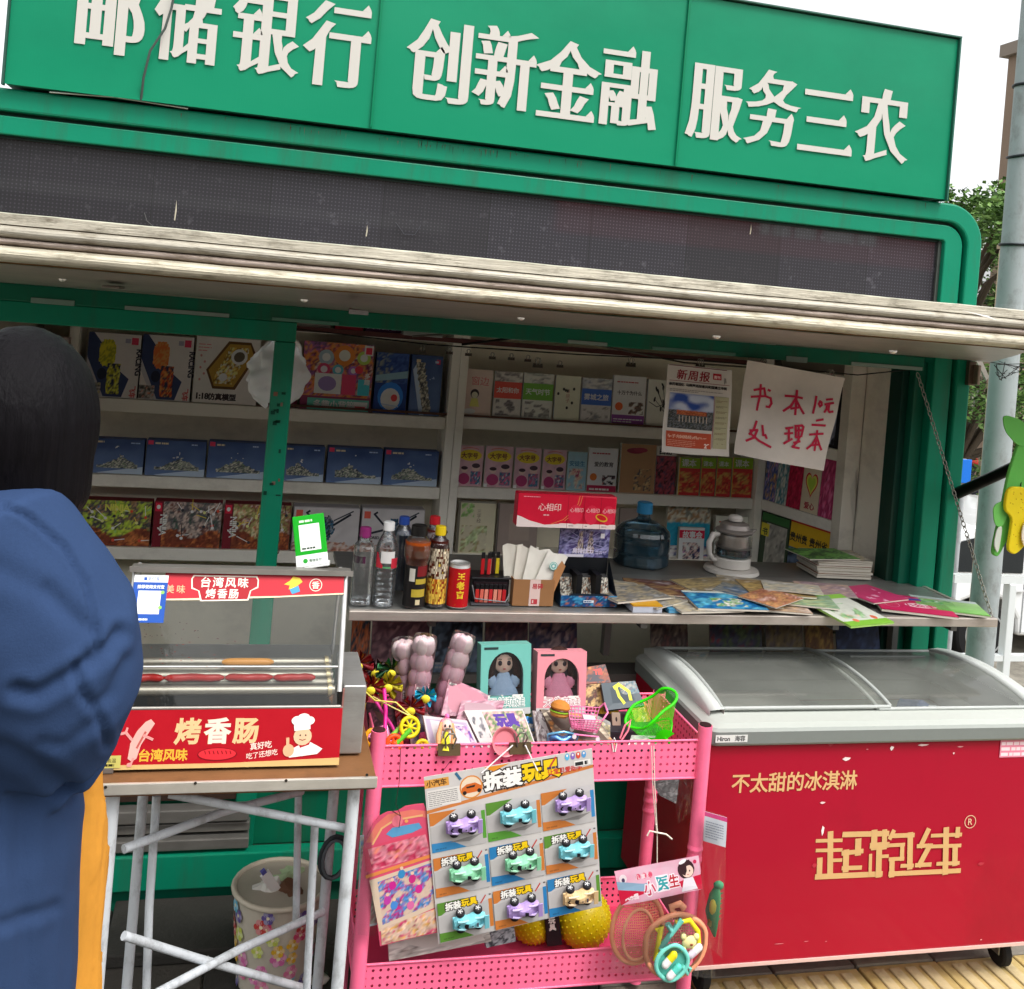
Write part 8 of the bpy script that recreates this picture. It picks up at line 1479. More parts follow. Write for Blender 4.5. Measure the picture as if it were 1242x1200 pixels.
g = G(); g.sheet(lambda u, v: (.049*v*cos(2*pi*u), .006, .051*v*sin(2*pi*u)), 32, 5, '#e8b494', uvs=lambda u, v: (.05*v*cos(2*pi*u)+.1, .05*v*sin(2*pi*u)+.1)); g.build('mesh_floor', 'net', t)
g = G(); g.tube([(-.038, -.006, .030), (-.030, -.008, .038), (-.034, -.008, .0), (-.036, -.008, -.02)], .0045, '#e8d820', 8); g.tube([(-.005, -.008, .042), (.02, -.010, .046), (.038, -.008, .025), (.042, -.008, .0)], .0045, '#e8d428', 8); g.build('stethoscope_tube', 'plastic', t)
g = G(); g.tube([(-.030, -.010, .0), (-.010, -.010, .028), (.006, -.010, .048)], .0055, '#6ac0b4', 8); g.tube([(-.010, -.010, .028), (-.02, -.010, .042)], .005, '#7accc0', 8); g.build('syringe', 'plastic', t)
g = G(); N = 24; sh = [(.026*cos(a)*(1+.12*cos(2*a))-.008, -.016, -.022+.030*sin(a)) for a in [2*pi*k/N for k in range(N)]]; g.tube(sh, .0038, '#7ad4c4', 8, closed=True); g.tube([(.012, -.014, -.03), (.024, -.014, -.044), (.027, -.014, -.034)], .004, '#7ad4c4', 8); g.build('scoop', 'plastic', t)
g = G(); g.add([(x, y+.003, z) for x, y, z in sh], [tuple(range(N))], '#58b4a4'); g.build('scoop_floor', 'plastic', t)
for a, b, c1, c2 in (((-.022, -.021, -.022), (-.008, -.021, -.006), '#e8e4e0', '#e0d420'), ((-.012, -.021, -.042), (.002, -.021, -.028), '#e8e4e4', '#5ac8b8'), ((.026, -.014, -.012), (.040, -.014, .0), '#d8ccd8', '#e8e4e4')):
    m_ = mid(a, b, .5); g = G(); g.tube([a, m_], .0068, c1, 10); g.tube([m_, b], .0068, c2, 10); g.ball(a, .0068, c1, 10); g.ball(b, .0068, c2, 10); g.build('capsule', 'plastic', t)
g = G(); g.ball((.022, -.012, .010), (.014, .007, .011), '#e8dc9a', 14)
for x, z in ((.010, .020), (.034, .018), (.012, -.002), (.032, -.004)): g.ball((x, -.012, z), .006, '#e8dc9a', 8)
g.ball((.024, -.019, .008), (.003, .002, .002), '#8a4a2a', 8); g.build('bear_toy', 'foam', t)
p = W(775, 1130, Y=2.16); g = G(); N = 30; g.sheet(lambda u, v: (.050*v*cos(2*pi*u), .012*v*v, .062*v*sin(2*pi*u)), 30, 6, OR, uvs=lambda u, v: (.06*v*cos(2*pi*u)+.1, .06*v*sin(2*pi*u)+.1), m=1); g.tube([(.051*cos(a), .011, .063*sin(a)) for a in [2*pi*k/N for k in range(N)]], .0045, OR, 8, closed=True); g.tube([(.030*cos(a), .004, .046*sin(a)-.008) for a in [2*pi*k/N for k in range(N)]], .003, '#f0a884', 8, closed=True)
o = g.build('salmon_basket', ['plastic', 'net'], None, p); o.scale = (1.2, 1, 1.25); tag(o, 'salmon perforated basket behind the doctor tool tray', 'toy basket')
def bagfilm(nm, lb, q, Y, bulge, seed=0):
    Q = [W(x, y, Y=Y) for x, y in q]; g = G(); g.sheet(lambda u, v: Q[3].lerp(Q[2], u).lerp(Q[0].lerp(Q[1], u), v)+Vector((.004*noise.noise(Vector((u*4, v*4, seed))), -bulge*sin(pi*u)*sin(pi*min(1, v*1.1))+.006*noise.noise(Vector((u*6, v*6, seed+3))), 0)), 16, 18, '#ffffff'); return tag(g.build(nm, 'film'), lb, 'bag')
bagfilm('clear_bag', 'clear plastic bag around the doctor play set', [(752, 1092), (852, 1072), (868, 1186), (738, 1180)], 2.13, .012, 3)
bagfilm('clear_bag', 'long clear bag with white label hanging on the right post', [(853, 982), (882, 990), (876, 1162), (848, 1140)], 2.17, .008, 6)
slab_pack('label_card', 'white and pink product label at the top of the long clear bag', 'card', [(854, 984), (882, 992), (880, 1028), (853, 1020)], 2.19, lambda A, w, h: (A.rect(0, 0, w, h, '#c8ccd4'), A.rect(0, h*.85, w, h*.15, '#c83a7a'), A.bars(w*.08, h*.15, w*.8, h*.6, 7, '#8a90a0', .4, 3)), '#c8ccd4', .0015, grp=None)
p = W(866, 1100, Y=2.19); t = thing('toy_dinosaur', 'green and beige toy dinosaur in the long clear bag', 'toy dinosaur', p); g = G()
g.tube([(.004, 0, .045), (0, 0, .025), (-.003, 0, -.01), (.002, 0, -.045), (.008, 0, -.07)], [.007, .014, .017, .011, .003], '#3c8a5c', 12); g.ball((.006, -.002, .052), (.013, .009, .009), '#3f9468', 12)
for k in range(7): g.add([(.012, 0, .045-.012*k), (.012, 0, .037-.012*k), (.022, 0, .044-.012*k), (.012, .002, .041-.012*k)], [(0, 1, 2), (0, 2, 3), (1, 3, 2)], '#2c6a4a')
g.build('body', 'foam', t); g = G(); g.ball((-.008, -.010, .005), (.009, .008, .02), '#c8b84a', 10); g.tube([(-.006, -.004, -.02), (-.012, -.006, -.04)], [.008, .005], '#8a7a3a', 8); g.build('belly', 'foam', t)
bagfilm('clear_bag', 'empty clear bag hanging inside the right side of the rack', [(815, 950), (840, 942), (838, 985), (822, 1000)], 2.3, .004, 9)
slab_pack('paper_tag', 'grey paper tag hanging inside under the rack tray', 'tag', [(790, 948), (824, 945), (820, 975), (800, 965)], 2.40, a_col(['#6a6a6c', '#8a8a8c', '#5a5a5c'], 3), '#77777a', .001, grp=None)

R = random.Random(12)
JK = [('#c23a6a', 'crimson foil candy pack lying low behind the yellow ring'), ('#3a7ab0', 'blue toy pack wedged behind the craft kit'), ('#d8a83a', 'mustard toy pack beside the orange picture book'), ('#6a4a9a', 'violet toy pack under the pink doll box'), ('#3a8a5a', 'green toy pack between the doll boxes at tray level'), ('#c8c4c0', 'white blister pack behind the shopping cart'), ('#b04a2c', 'rust coloured pack behind the green net'), ('#e08ab0', 'rose pink pack tucked by the left post')]
for k, (px, py, Y) in enumerate(((520, 905, 2.27), (640, 885, 2.30), (735, 850, 2.42), (690, 905, 2.29), (646, 870, 2.38), (728, 885, 2.29), (775, 868, 2.38), (462, 900, 2.31))):
    p = rp(px, py, Y); w_, h = R.uniform(.05, .07), R.uniform(.05, .07); g = G()
    g.sheet(lambda u, v: (w_*(u-.5), -.008*sin(pi*u)*sin(pi*v)+.003*noise.noise(Vector((u*5, v*5, k))), h*(v-.5)), 9, 9, JK[k][0]); g.sheet(lambda u, v: (w_*(.5-u), .006*sin(pi*u)*sin(pi*v), h*(v-.5)), 4, 4, JK[k][0])
    o = tag(g.build('snack_pack', FOIL, None, p, (R.uniform(-.7, -.2), R.uniform(-.5, .5), R.uniform(-.3, .3))), JK[k][1], 'pack', 'loose packs on the rack')
    A = Art(w_, h, z=.0095); A.pic(w_*.15, h*.15, w_*.7, h*.6, blotch([JK[k][0], mixcol(JK[k][0], '#ffffff', .5), mixcol(JK[k][0], '#f0d020', .4), mixcol(JK[k][0], '#000000', .5)], 4, k), 7, 7); A.build('print', o, FRONT(-w_/2, 0, -h/2))
# ================================================================== foam gliders on the rod
p0, p1 = W(1158, 600, Y=2.99), W(1262, 552, Y=2.62); g = G(); g.tube([p0, p0.lerp(p1, .08), p1], [.019, .019, .018], '#1d1614', 10); g.box(p0+Vector((-.02, -.01, -.03)), p0+Vector((.01, .03, .03)), '#2a2220')
tag(g.build('black_rod', 'dull'), 'thick black rod sticking out from the right edge of the kiosk', 'rod')
def chaikin(P, n=2):
    for _ in range(n): P = [q for a, b in zip(P, P[1:]+P[:1]) for q in ((a[0]*.8+b[0]*.2, a[1]*.8+b[1]*.2), (a[0]*.2+b[0]*.8, a[1]*.2+b[1]*.8))]
    return P
def glider(nm, lb, pts, Y, col, belly, loc_th=.012):
    P = [W(x, y, Y=Y) for x, y in chaikin(pts)]; c = sum(P, Vector())/len(P); t = thing(nm, lb, 'foam glider', c, 0, 'foam gliders hanging from the rod', rot=(0, 0, .12))
    g = G(); T = Matrix(((1, 0, 0, 0), (0, 0, -1, loc_th), (0, 1, 0, 0), (0, 0, 0, 1))); g.prism([(q.x-c.x, q.z-c.z) for q in P], loc_th, col, T=T); g.build('body', 'foam', t, bevel=.003)
    for bp, bc, off in belly:
        B = [W(x, y, Y=Y) for x, y in chaikin(bp)]; g = G(); g.prism([(q.x-c.x, q.z-c.z) for q in B], .004, bc, T=Matrix(((1, 0, 0, 0), (0, 0, -1, -off), (0, 1, 0, 0), (0, 0, 0, 1)))); g.build('fin', 'foam', t, bevel=.001)
GG = '#5fae4c'
glider('shark_glider', 'green foam shark glider hanging beside the lamp post', [(1238, 535), (1250, 520), (1262, 560), (1250, 600), (1232, 630), (1222, 655), (1210, 676), (1202, 672), (1206, 650), (1214, 620), (1222, 580), (1230, 555)], 2.60, GG,
       [([(1212, 501), (1245, 512), (1246, 542), (1232, 540), (1215, 522)], '#62b050', .001), ([(1199, 612), (1220, 604), (1226, 612), (1212, 640), (1202, 636)], '#6cb85a', .003), ([(1204, 640), (1212, 636), (1206, 672), (1200, 660)], '#c8ccc0', .006)])
glider('fish_glider', 'yellow speckled foam fish glider hanging over the green shark', [(1222, 590), (1250, 592), (1252, 635), (1248, 660), (1232, 674), (1222, 668), (1226, 645), (1228, 628), (1217, 618)], 2.575, '#dcc41a',
       [([(1240, 632), (1256, 628), (1254, 655), (1240, 664), (1236, 650)], '#d8d0c0', .006)])
g = G(); R = random.Random(3)
for k in range(40): q = W(1222+R.random()*26, 595+R.random()*70, Y=2.56); g.ball(q, .0016, '#b08a10', 5)
g.tube([W(1236, 540, Y=2.63), W(1240, 560, Y=2.63), W(1238, 590, Y=2.6)], .002, '#1c1c1c', 6)
tag(g.build('hanging_wire', 'matte'), 'thin wire tying the foam gliders to the rod', 'wire')
# ================================================================== lamp post
a = W(1202, 470, Y=3.6); b = W(1230, 470, Y=3.6); pr_ = (b.x-a.x)/2*.96; px_ = (a.x+b.x)/2
PO = thing('lamp_post', 'tall pale grey lamp post with dark clamp bands beside the kiosk', 'lamp post', (px_, 3.6, GZ))
M['pole'] = mat('galvanised_pole', .65, metal=0, grain=.12, gs=12, dirt=.6, dcol='#6a665e', ds=14, dst=(1, 1, .6), bump=.05)
g = G(); g.lathe([(pr_*1.04, 0), (pr_*1.04, 1.9), (pr_, 1.92), (pr_, 5.2), (pr_*.8, 5.25), (pr_*.78, 9)], n=28, col='#9fa7a8'); g.build('shaft', 'pole', PO)
g = G(); g.lathe([(pr_*1.7, 0), (pr_*1.7, .02), (pr_*1.2, .05)], n=28, col='#7a8080'); g.build('base_plate', 'pole', PO)
for pyy, tl_ in ((187, .25), (297, .06), (102, .0)):
    z = W(1228, pyy, Y=3.6).z-GZ; N = 24; g = G(); g.tube([(pr_*1.06*cos(a), pr_*1.06*sin(a), z+tl_*pr_*cos(a)) for a in [2*pi*k/N for k in range(N)]], .006, '#34383a', 6, closed=True); g.build('clamp_band', 'dull', PO)
g = G(); R = random.Random(8)
for k in range(5):
    q = [W(1205+R.random()*37, 436+R.random()*26, Y=3.3) for _ in range(5)]; g.tube(q, .0015, '#24221f', 5)
g.tube([W(1180, 436, Y=3.3), W(1242, 446, Y=3.4)], .002, '#24221f', 5); tag(g.build('tangled_wire', 'rubber'), 'tangle of thin black wires in front of the lamp post under the awning', 'wire')
g = G(); q = W(1190, 445, Y=3.3); g.prism([(-.03, .02), (-.01, .03), (.03, -.035), (.02, -.05), (-.0, -.02)], .01, '#b0aaa0', T=Matrix(((1, 0, 0, q.x), (0, 0, -1, 3.3), (0, 1, 0, q.z), (0, 0, 0, 1)))); tag(g.build('loose_bracket', 'dull'), 'small pale bracket dangling beside the lamp post wires', 'bracket')
# ================================================================== background
def tree(lb, px, py, Y, rx, rz, n, seed, cols, zg=-1.6):
    c = W(px, py, Y=Y); t = thing('leafy_tree', lb, 'tree', (c.x, Y, zg)); R = random.Random(seed); g = G(); H = c.z-zg
    g.tube([(0, 0, 0), (.1, 0, H*.4), (0, .05, H*.8), (.05, 0, H+rz*.5)], [.16, .13, .09, .03], '#4a4034', 10)
    cl = []
    for k in range(16):
        a = R.uniform(0, 2*pi); e = R.uniform(-.7, 1); rr = R.uniform(.45, .95); q = Vector((rx*rr*cos(a)*math.sqrt(1-e*e*.6), rx*rr*sin(a)*math.sqrt(1-e*e*.6), H+rz*e*.85)); cl.append((q, R.uniform(.22, .45)*rx))
        g.tube([(0, 0, H*.7+.1*k/16*H), tuple(q*.5+Vector((0, 0, H*.45))), tuple(q)], [.05, .03, .01], '#4a4034', 5)
    g.build('trunk', 'bark', t); g = G()
    for k in range(n):
        q, r = R.choice(cl); d = Vector((R.gauss(0, 1), R.gauss(0, 1), R.gauss(0, .8))).normalized()*r*R.random()**.4; p = q+d; s = R.uniform(.026, .055)
        m_ = Matrix.Rotation(R.uniform(0, 6.28), 3, 'Z') @ Matrix.Rotation(R.uniform(-1.1, 1.1), 3, 'X') @ Matrix.Rotation(R.uniform(-1, 1), 3, 'Y'); c_ = R.choice(cols)
        g.add([p+m_ @ Vector(v)*s for v in ((-1, 0, 0), (0, -.45, .1), (1, 0, 0), (0, .45, .1))], [(0, 1, 2, 3)], c_)
    g.build('crown', 'leaf', t); return t
LC = ['#42602a', '#557835', '#344f20', '#668a42', '#7c9c58']
tree('leafy tree rising behind the rounded corner of the kiosk', 1160, 330, 9.5, .95, 1.15, 10000, 1, LC); tree('lower leafy tree seen under the awning behind the kiosk', 1170, 500, 11.5, 1.3, 1.5, 9000, 2, LC); tree('denser tree farther back toward the lamp post', 1215, 430, 15, 1.5, 2.4, 7000, 5, LC); tree('distant tree behind the blue street sign', 1175, 560, 19, 2.2, 1.5, 6000, 7, LC)
def facade(nm, lb, x0, x1, y, z0, z1, col, d=4, wins=(), trim='#8a8076', face=-1):
    t = thing(nm, lb, 'building', (0, 0, 0)); g = G(); g.box((x0, y, z0), (x1, y+d, z1), col); g.build('wall', 'matte', t)
    yy = y if face < 0 else y+d
    for wx, wz, ww, wh in wins:
        g = G(); g.box((wx, yy+face*.06, wz), (wx+ww, yy+face*.001, wz+wh), trim); o = g.build('window', 'matte', t); g = G(); g.box((wx+.06, yy+face*.075, wz+.06), (wx+ww/2-.02, yy+face*.061, wz+wh-.06), '#2c3438'); g.box((wx+ww/2+.02, yy+face*.075, wz+.06), (wx+ww-.06, yy+face*.061, wz+wh-.06), '#2c3438'); g.build('pane', 'carpaint', o)
    g = G(); g.box((x0-.1, y-.12, z1+.001), (x1+.1, y+d+.1, z1+.2), trim); g.build('roof', 'matte', t); return t
bx = W(1217, 330, Y=14).x
B = facade('brown_building', 'brown building seen beyond the lamp post at the right edge', bx, bx+9, 14, -1.65, 6.4, '#8a7868', .3, [(bx+.5+1.7*i, z, 1.1, 1.3) for i in range(5) for z in (-.6, 1.7, 4.2)])
for k in range(4): g = G(); g.add([(bx+.0, 13.99, 5.9-k*1.15), (bx-.38, 13.6, 5.3-k*1.15), (bx-.38, 12.9, 5.3-k*1.15), (bx+.0, 13.0, 5.9-k*1.15)], [(0, 1, 2, 3)], '#7a7470'); g.tube([(bx, 13.98, 5.9-k*1.15), (bx-.38, 13.6, 5.3-k*1.15)], .02, '#6a6460', 5); g.build('window_canopy', 'matte', B)
B = facade('grey_building', 'low grey building far behind the white car', W(1130, 500, Y=24).x-4, W(1205, 500, Y=24).x, 24, -1.65, .9, '#5c5a58', 4, [(W(1150, 500, Y=24).x+1.3*i-1.5, -.5, .9, .9) for i in range(3)])
# beige sign column, blue sign
c = W(1212, 345, Y=6.2); t = thing('sign_column', 'narrow beige signboard column left of the lamp post', 'sign column', (c.x, 6.2, gh(0, 6.2))); g = G(); z1 = W(1213, 302, Y=6.2).z-gh(0, 6.2); g.box((-.005, 0, 0), (.10, .03, z1), '#c4b394'); g.build('panel', 'board', t, bevel=.01); g = G(); g.box((-.015, -.01, z1+.001), (.11, .04, z1+.03), '#a89a80'); g.box((-.012, -.008, 0), (-.0055, -.001, z1), '#7a6a54'); g.build('trim', 'board', t)
c = W(1172, 572, Y=7.5); t = thing('blue_sign', 'small blue street sign on a post behind the kiosk edge', 'sign', (c.x, 7.5, gh(0, 7.5))); h = c.z-gh(0, 7.5); g = G(); g.tube([(0, 0.03, 0), (0, 0.03, h+.1)], .02, '#a8acae', 8); g.build('post', 'pole', t); g = G(); g.box((-.11, 0, h-.10), (.05, .02, h+.10), '#1f6fd0'); g.build('plate', 'plastic', t, bevel=.004)
g = G(); q = W(1188, 560, Y=17); g.tube([(q.x, 17, -1.65), (q.x, 17, q.z+.45)], .05, '#d8dadb', 8); g.tube([(q.x+.2, 17, q.z+.62), (q.x-.5, 17, q.z+.64)], .03, '#d8dadb', 8); g.tube([(q.x, 17, q.z+.4), (q.x, 17, q.z+.62)], .03, '#d8dadb', 8); tag(g.build('white_post', 'pole'), 'thin white street post beside the blue sign', 'post')
# white railing
def railing():
    t = thing('white_railing', 'white metal railing in front of the parked white car', 'railing', (0, 0, 0)); x0 = W(1155, 700, Y=4.5).x; x1 = W(1290, 700, Y=4.5).x; zt = W(1200, 702, Y=4.5).z
    g = G(); g.box((x0, 4.48, zt-.02), (x1, 4.52, zt+.02), '#d8dcdc'); g.build('rail', 'carpaint', t); g = G(); g.box((x0, 4.48, .1), (x1, 4.52, .13), '#d8dcdc'); g.build('rail', 'carpaint', t)
    for pxx in (1221, 1300):
        x = W(pxx, 760, Y=4.5).x; g = G(); g.box((x-.022, 4.475, gh(0, 4.4)), (x+.022, 4.525, zt-.0205), '#d8dcdc'); g.build('post', 'carpaint', t, bevel=.005)
    for k in range(1):
        x = W(1262, 720, Y=4.5).x+.02; g = G(); g.box((x-.006, 4.49, .131), (x+.006, 4.51, zt-.0205), '#d8dcdc'); g.build('bar', 'carpaint', t)
railing()
# white parked car
def parked_car():
    wc = W(1190, 795, Y=9.3); zg = -1.655; t = thing('parked_car', 'white car parked on the lower street behind the railing', 'car', (wc.x, 9.3, zg)); R_ = .33
    # side outline, x forward to the right, wheel at x=0
    P = [(-.85, .35), (-.9, .62), (-.82, .95), (-.62, 1.32), (-.2, 1.46), (.9, 1.52), (1.8, 1.50), (2.4, 1.18), (3.2, 1.0), (3.6, .8), (3.62, .35), (3.0, .3), (2.98, .42), (2.9, .62), (2.72, .72), (2.5, .62), (2.42, .42), (2.40, .3), (.42, .3), (.40, .48), (.28, .66), (0, .76), (-.28, .66), (-.40, .48), (-.42, .32)]
    g = G(); T = Matrix(((1, 0, 0, 0), (0, 0, -1, .0), (0, 1, 0, 0), (0, 0, 0, 1)))
    g.prism(P, 1.7, '#e4e6e6', T=Matrix(((1, 0, 0, 0), (0, 0, 1, .0), (0, 1, 0, 0), (0, 0, 0, 1)))); g.build('body', 'carpaint', t, bevel=.05, seg=3)
    for q in ([(-.5, .98), (-.36, 1.30), (-.05, 1.38), (.42, 1.42), (.42, .98)], [(.5, .98), (.5, 1.42), (1.3, 1.42), (1.3, .98)], [(1.38, .98), (1.38, 1.42), (1.78, 1.40), (2.2, 1.1), (2.22, .98)]):
        g = G(); g.prism(q, .01, '#1c2226', T=Matrix(((1, 0, 0, 0), (0, 0, -1, -.001), (0, 1, 0, 0), (0, 0, 0, 1)))); g.build('side_window', 'carpaint', t)
    for x in (.46, 1.34, 2.3): g = G(); g.box((x-.006, -.006, .34), (x+.006, -.0005, .97), '#8a8e90'); g.build('door_gap', 'matte', t)
    g = G(); g.box((.3, -.03, .78), (.44, -.001, .81), '#d0d2d2'); g.build('door_handle', 'plastic', t, bevel=.006); g = G(); g.box((-.8, -.012, .88), (-.62, .02, 1.0), '#a8242a'); g.build('tail_light', 'plastic', t)
    g = G(); g.tube([(2.15, -.02, 1.0), (2.18, -.16, 1.03)], .02, '#26282a', 6); g.ball((2.2, -.2, 1.06), (.05, .09, .07), '#e0e2e2', 10); g.build('mirror', 'plastic', t)
    for x in (0, 2.7):
        wt = thing('wheel', None, None, (x, .10, R_)); wt.parent = t; Tm = Matrix.Rotation(pi/2, 4, 'X'); g = G(); g.lathe([(.2, -.10), (.31, -.11), (.33, -.08), (.33, .10), (.31, .12), (.225, .125)], n=36, col='#1a1a1b', T=Tm); g.build('tyre', 'rubber', wt)
        g = G(); g.lathe([(.22, .06), (.225, .118), (.235, .122), (.235, .127), (.218, .127), (.205, .09)], n=36, col='#b8bcbf', T=Tm); g.lathe([(.0, .09), (.05, .1), (.055, .12), (.03, .128), (0, .128)], n=16, col='#a8acb0', T=Tm)
        for k in range(10): a = 2*pi*k/10; g.prism([(-.017, .04), (.017, .04), (.012, .215), (-.012, .215)], .02, '#c0c4c6', T=Tm @ Matrix.Rotation(a, 4, 'Z'), z0=.1)
        g.build('rim', 'dull', wt); g = G(); g.lathe([(0, .03), (.2, .035), (.2, .04)], n=24, col='#2a2c2e', T=Tm); g.build('brake_disc', 'dull', wt)
parked_car()
# pedestrian-sized bits seen through the gap: a dark scooter canopy and passer-by
def passerby():
    c = W(1172, 632, Y=13); t = thing('person', 'person in dark clothes with a red cap walking far behind the kiosk', 'person', (c.x, 13, -1.655)); g = G()
    g.tube([(-.09, 0, .02), (-.1, 0, .45), (-.08, 0, .85), (0, 0, .95), (0, 0, 1.2), (0, 0, 1.38), (0, 0, 1.48), (0, 0, 1.56), (0, 0, 1.68)], [.05, .06, .09, .15, .14, .17, .05, .085, .08], '#26262c', 12); g.tube([(.12, .1, .02), (.1, .05, .45), (.08, 0, .85)], [.05, .06, .09], '#23262e', 10)
    for s in (-1, 1): g.tube([(s*.17, 0, 1.36), (s*.24, 0, 1.1), (s*.2, -.1, .85)], [.06, .05, .035], '#2a2a32', 8); g.ball((s*.2, -.1, .8), (.035, .03, .06), '#c08a70', 8)
    g.build('body', 'cloth', t); g = G(); g.ball((0, 0, 1.66), (.1, .11, .08), '#a83a34', 12); g.build('cap', 'cloth', t)
passerby()
# across the street, behind the photographer (mirrored in the dark display)
B = facade('shop_row', 'pale shop building across the street opposite the kiosk', -16, 18, -16, GZ-.09, 6.2, '#5f5a55', 4, [(-14+2.6*i, z, 1.5, 1.4) for i in range(12) for z in (4.55,)], face=1)
for i in range(8): g = G(); g.box((-15+4*i, -11.99, .05), (-12.2+4*i, -11.9, 2.5), '#2c3236'); g.build('shop_window', 'carpaint', B)
g = G(); g.box((5.0, -11.95, 3.1), (14, -11.6, 4.4), '#b8182a'); o = g.build('red_fascia', 'plastic', B); g = G(); g.box((-12, -11.95, 2.85), (3.0, -11.4, 3.05), '#a8a8a4'); g.build('white_canopy', 'plastic', B)
A = Art(6, 1); A.bars(.2, .1, 4.8, .6, 1, '#f4f2ee', .9, 4); T = Matrix(((-1, 0, 0, 11.6), (0, 0, 1, -11.59), (0, 1, 0, 3.35), (0, 0, 0, 1))); A.build('fascia_print', o, T)
# ================================================================== person at the left, seen from behind
def remesh(parts, vox, name, m, parent=None, smooth=8, fold=None, col='#888888'):
    g = G()
    for p in parts: p(g)
    o = g.build('tmp', m); md = o.modifiers.new('r', 'REMESH'); md.mode = 'VOXEL'; md.voxel_size = vox; s = o.modifiers.new('s', 'SMOOTH'); s.factor = .5; s.iterations = smooth
    dg = bpy.context.evaluated_depsgraph_get(); me = bpy.data.meshes.new_from_object(o.evaluated_get(dg)); me.name = name; bpy.data.objects.remove(o)
    if fold:
        ns = [v.normal.copy() for v in me.vertices]
        for v, n_ in zip(me.vertices, ns): v.co += n_*fold(v.co)
    while me.color_attributes: me.color_attributes.remove(me.color_attributes[0])
    ca = me.color_attributes.new('Col', 'FLOAT_COLOR', 'CORNER'); c = C(col); ca.data.foreach_set('color', [*c, 1]*len(me.loops)); me.polygons.foreach_set('use_smooth', [True]*len(me.polygons))
    me.materials.clear(); me.materials.append(M[m]); n = bpy.data.objects.new(name, me); COLL.objects.link(n); n.parent = parent; return n
def person():
    hx, hy, hz = -.262, 1.30, 1.50; bx_, by_ = -.38, 1.37
    t = thing('person', 'dark haired person in a blue jacket over a mustard sweater, seen from behind', 'person', (0, 0, 0))
    def e(c, r, n=20): return lambda g: g.ball(c, r, '#d8a488', n)
    def tb_(p, r, n=14): return lambda g: g.tube(p, r, '#d8a488', n)
    body = [e((hx, hy+.01, hz), (.073, .09, .11), 24), e((hx+.012, hy+.105, hz-.02), (.011, .014, .02)), e((hx+.012, hy+.085, hz-.075), (.03, .025, .03)), tb_([(hx, hy-.01, hz-.06), (bx_+.05, by_-.01, 1.33)], [.05, .06]),
            tb_([(bx_, by_, 1.36), (bx_, by_, 1.15), (bx_, by_, .95), (bx_, by_, .85)], [.11, .125, .115, .12], 20), tb_([(bx_+.15, by_, 1.32), (-.185, 1.34, 1.13), (-.22, 1.50, 1.05), (-.24, 1.62, 1.08)], [.05, .042, .034, .026]), tb_([(bx_-.15, by_, 1.32), (-.57, 1.36, 1.1), (-.5, 1.52, 1.02), (-.42, 1.60, 1.05)], [.05, .042, .034, .026])]
    for s, x in ((1, -.24), (-1, -.42)):
        q = (x, 1.66, 1.085); body.append(e(q, (.036, .045, .014), 14)); 
        for k, (dx, l) in enumerate(((-.027, .06), (-.009, .07), (.009, .066), (.026, .05))): body.append(tb_([(x+dx, 1.69, 1.088), (x+dx*1.15, 1.69+l*.6, 1.082), (x+dx*1.15, 1.69+l, 1.06)], [.009, .0085, .007], 8))
        body.append(tb_([(x-s*.030, 1.65, 1.085), (x-s*.05, 1.68, 1.075), (x-s*.052, 1.71, 1.065)], [.011, .010, .008], 8))
    for s in (-1, 1): body += [tb_([(bx_+s*.08, by_, .88), (bx_+s*.09, by_+.02, .45), (bx_+s*.09, by_, .05)], [.085, .055, .04]), e((bx_+s*.09, by_+.06, 0), (.045, .12, .035))]; body.append(e((hx+s*.070, hy+.03, hz-.01), (.010, .018, .028)))
    remesh(body, .008, 'body', 'skin', t, 4, None, '#cf9a7e')
    # jacket: trunk, full sleeve with bent elbow, hood roll
    q1, q2, q3, q4 = W(-2, 690, Y=1.205), W(44, 762, Y=1.25), W(62, 830, Y=1.27), W(54, 888, Y=1.31); jx = W(-116, 1100, Y=1.38).x
    J = [tb_([(jx+.02, 1.36, 1.37), (jx, 1.37, 1.25), (jx, 1.38, 1.0), (jx, 1.38, .8), (jx, 1.38, .62)], [.12, .17, .198, .20, .205], 28), tb_([(jx+.02, 1.31, 1.36), q1, q2, q3, q4], [.12, .102, .112, .104, .088], 26), tb_([q4, (-.225, 1.46, 1.08), (-.24, 1.60, 1.08)], [.086, .064, .046], 18),
         tb_([(jx-.02, 1.33, 1.36), (jx-.17, 1.33, 1.24), (jx-.2, 1.36, 1.1), (-.52, 1.5, 1.04), (-.44, 1.57, 1.05)], [.11, .1, .09, .065, .046], 18), lambda g: g.ball((jx+.06, 1.33, 1.40), (.10, .09, .06), n=20)]
    CR_ = [([(0, 607), (40, 628), (80, 665), (104, 710), (114, 760), (117, 785)], 4, .006), ([(20, 836), (45, 842), (80, 822), (104, 806), (132, 785), (144, 768)], 9, .009), ([(92, 808), (98, 840), (112, 856), (124, 880), (130, 905)], 6, .006), ([(60, 716), (85, 742), (112, 765)], 9, .003), ([(0, 690), (50, 715), (95, 765), (110, 800)], 14, .003),
           ([(0, 905), (45, 925), (85, 960)], 12, .008), ([(0, 1120), (40, 1108), (62, 1100)], 8, .004), ([(30, 980), (20, 1060), (35, 1200)], 12, .004), ([(108, 880), (80, 905), (50, 900)], 9, .004), ([(150, 800), (135, 840), (120, 850)], 8, .004)]
    def proj(p):
        r = Vector((p.x, p.y, p.z-CAM_H)); d = r.x*_s+r.y*_c; u = (r.x*_c-r.y*_s)/d*FPX; v = -r.z/d*FPX; return Vector((621+u*cos(ROLL)-v*sin(ROLL), 372+u*sin(ROLL)+v*cos(ROLL)))
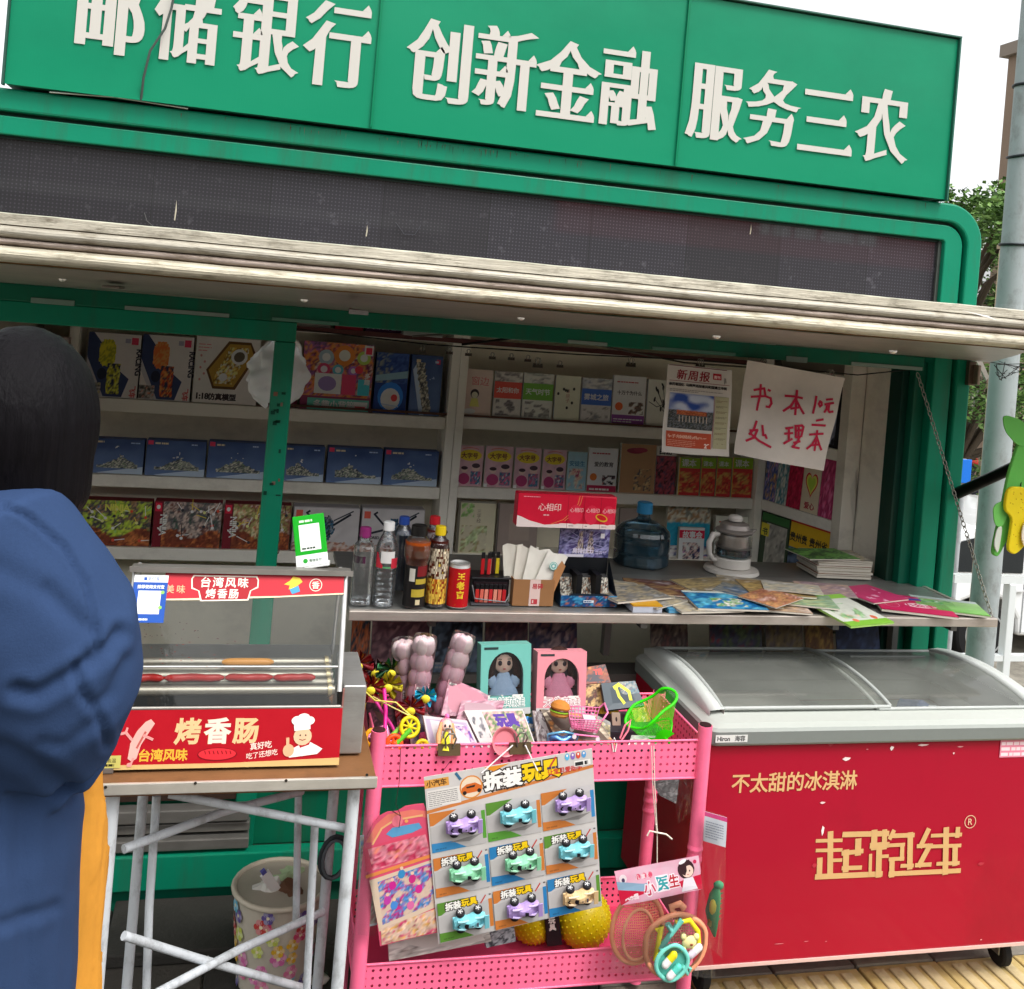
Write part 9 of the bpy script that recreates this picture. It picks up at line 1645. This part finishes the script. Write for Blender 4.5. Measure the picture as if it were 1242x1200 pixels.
    def fold(p):
        f = .010*noise.noise(Vector((p.x*5+p.z*4, p.y*5, p.z*4-p.x*4)))+.0015*noise.noise(Vector((p.x*22, p.y*22, p.z*22)))
        if p.y < 1.42 and p.x > -.45:
            q = proj(p)
            for pl, w_, dp in CR_:
                best = 1e9
                for a, b in zip(pl, pl[1:]):
                    a, b = Vector(a), Vector(b); t_ = max(0, min(1, (q-a).dot(b-a)/(b-a).length_squared)); best = min(best, (q-a-(b-a)*t_).length)
                if best < w_*4: f += dp*(-math.exp(-(best/w_)**2)+.25*math.exp(-((best-w_*1.9)/w_)**2))
        return f
    jk = remesh(J, .0055, 'jacket', 'cloth', t, 14, fold, '#2f4264')
    s0 = W(66, 1050, Y=1.45); SWp = [tb_([(s0.x-.03, 1.46, 1.2), (s0.x-.004, 1.45, 1.05), (s0.x+.004, 1.45, .9), (s0.x+.01, 1.45, .66)], [.05, .056, .064, .066], 22), lambda g: g.ball(W(106, 1050, Y=1.43), (.019, .024, .056), n=16)]
    sw = remesh(SWp, .007, 'sweater', 'knit', t, 5, lambda p: .0013*sin(math.atan2(p.x-s0.x, p.y-1.45)*56)+.009*noise.noise(Vector((p.x*16, p.y*16, p.z*9))), '#cf8f38')
    tr_ = [tb_([(bx_, by_, .88), (bx_, by_, .8)], [.13, .14], 20)]+[tb_([(bx_+s*.085, by_, .84), (bx_+s*.09, by_+.02, .45), (bx_+s*.09, by_, .08)], [.1, .075, .065]) for s in (-1, 1)]
    remesh(tr_, .012, 'trousers', 'cloth', t, 4, None, '#14161c')
    # hair: cap plus hanging strands
    H = [lambda g: g.ball((hx, hy-.008, hz+.012), (.089, .105, .118), n=30), tb_([(hx, hy-.02, hz), (hx+.004, hy-.02, hz-.06), (hx-.008, hy-.02, hz-.135)], [.088, .083, .054], 24)]
    hair = remesh(H, .006, 'hair', 'hair', t, 4, lambda p: .0006*sin(math.atan2(p.x-hx, p.y-hy)*46+p.z*8)+.0012*noise.noise(Vector((p.x*120, p.y*120, p.z*9))), '#0d0b0e')
person()
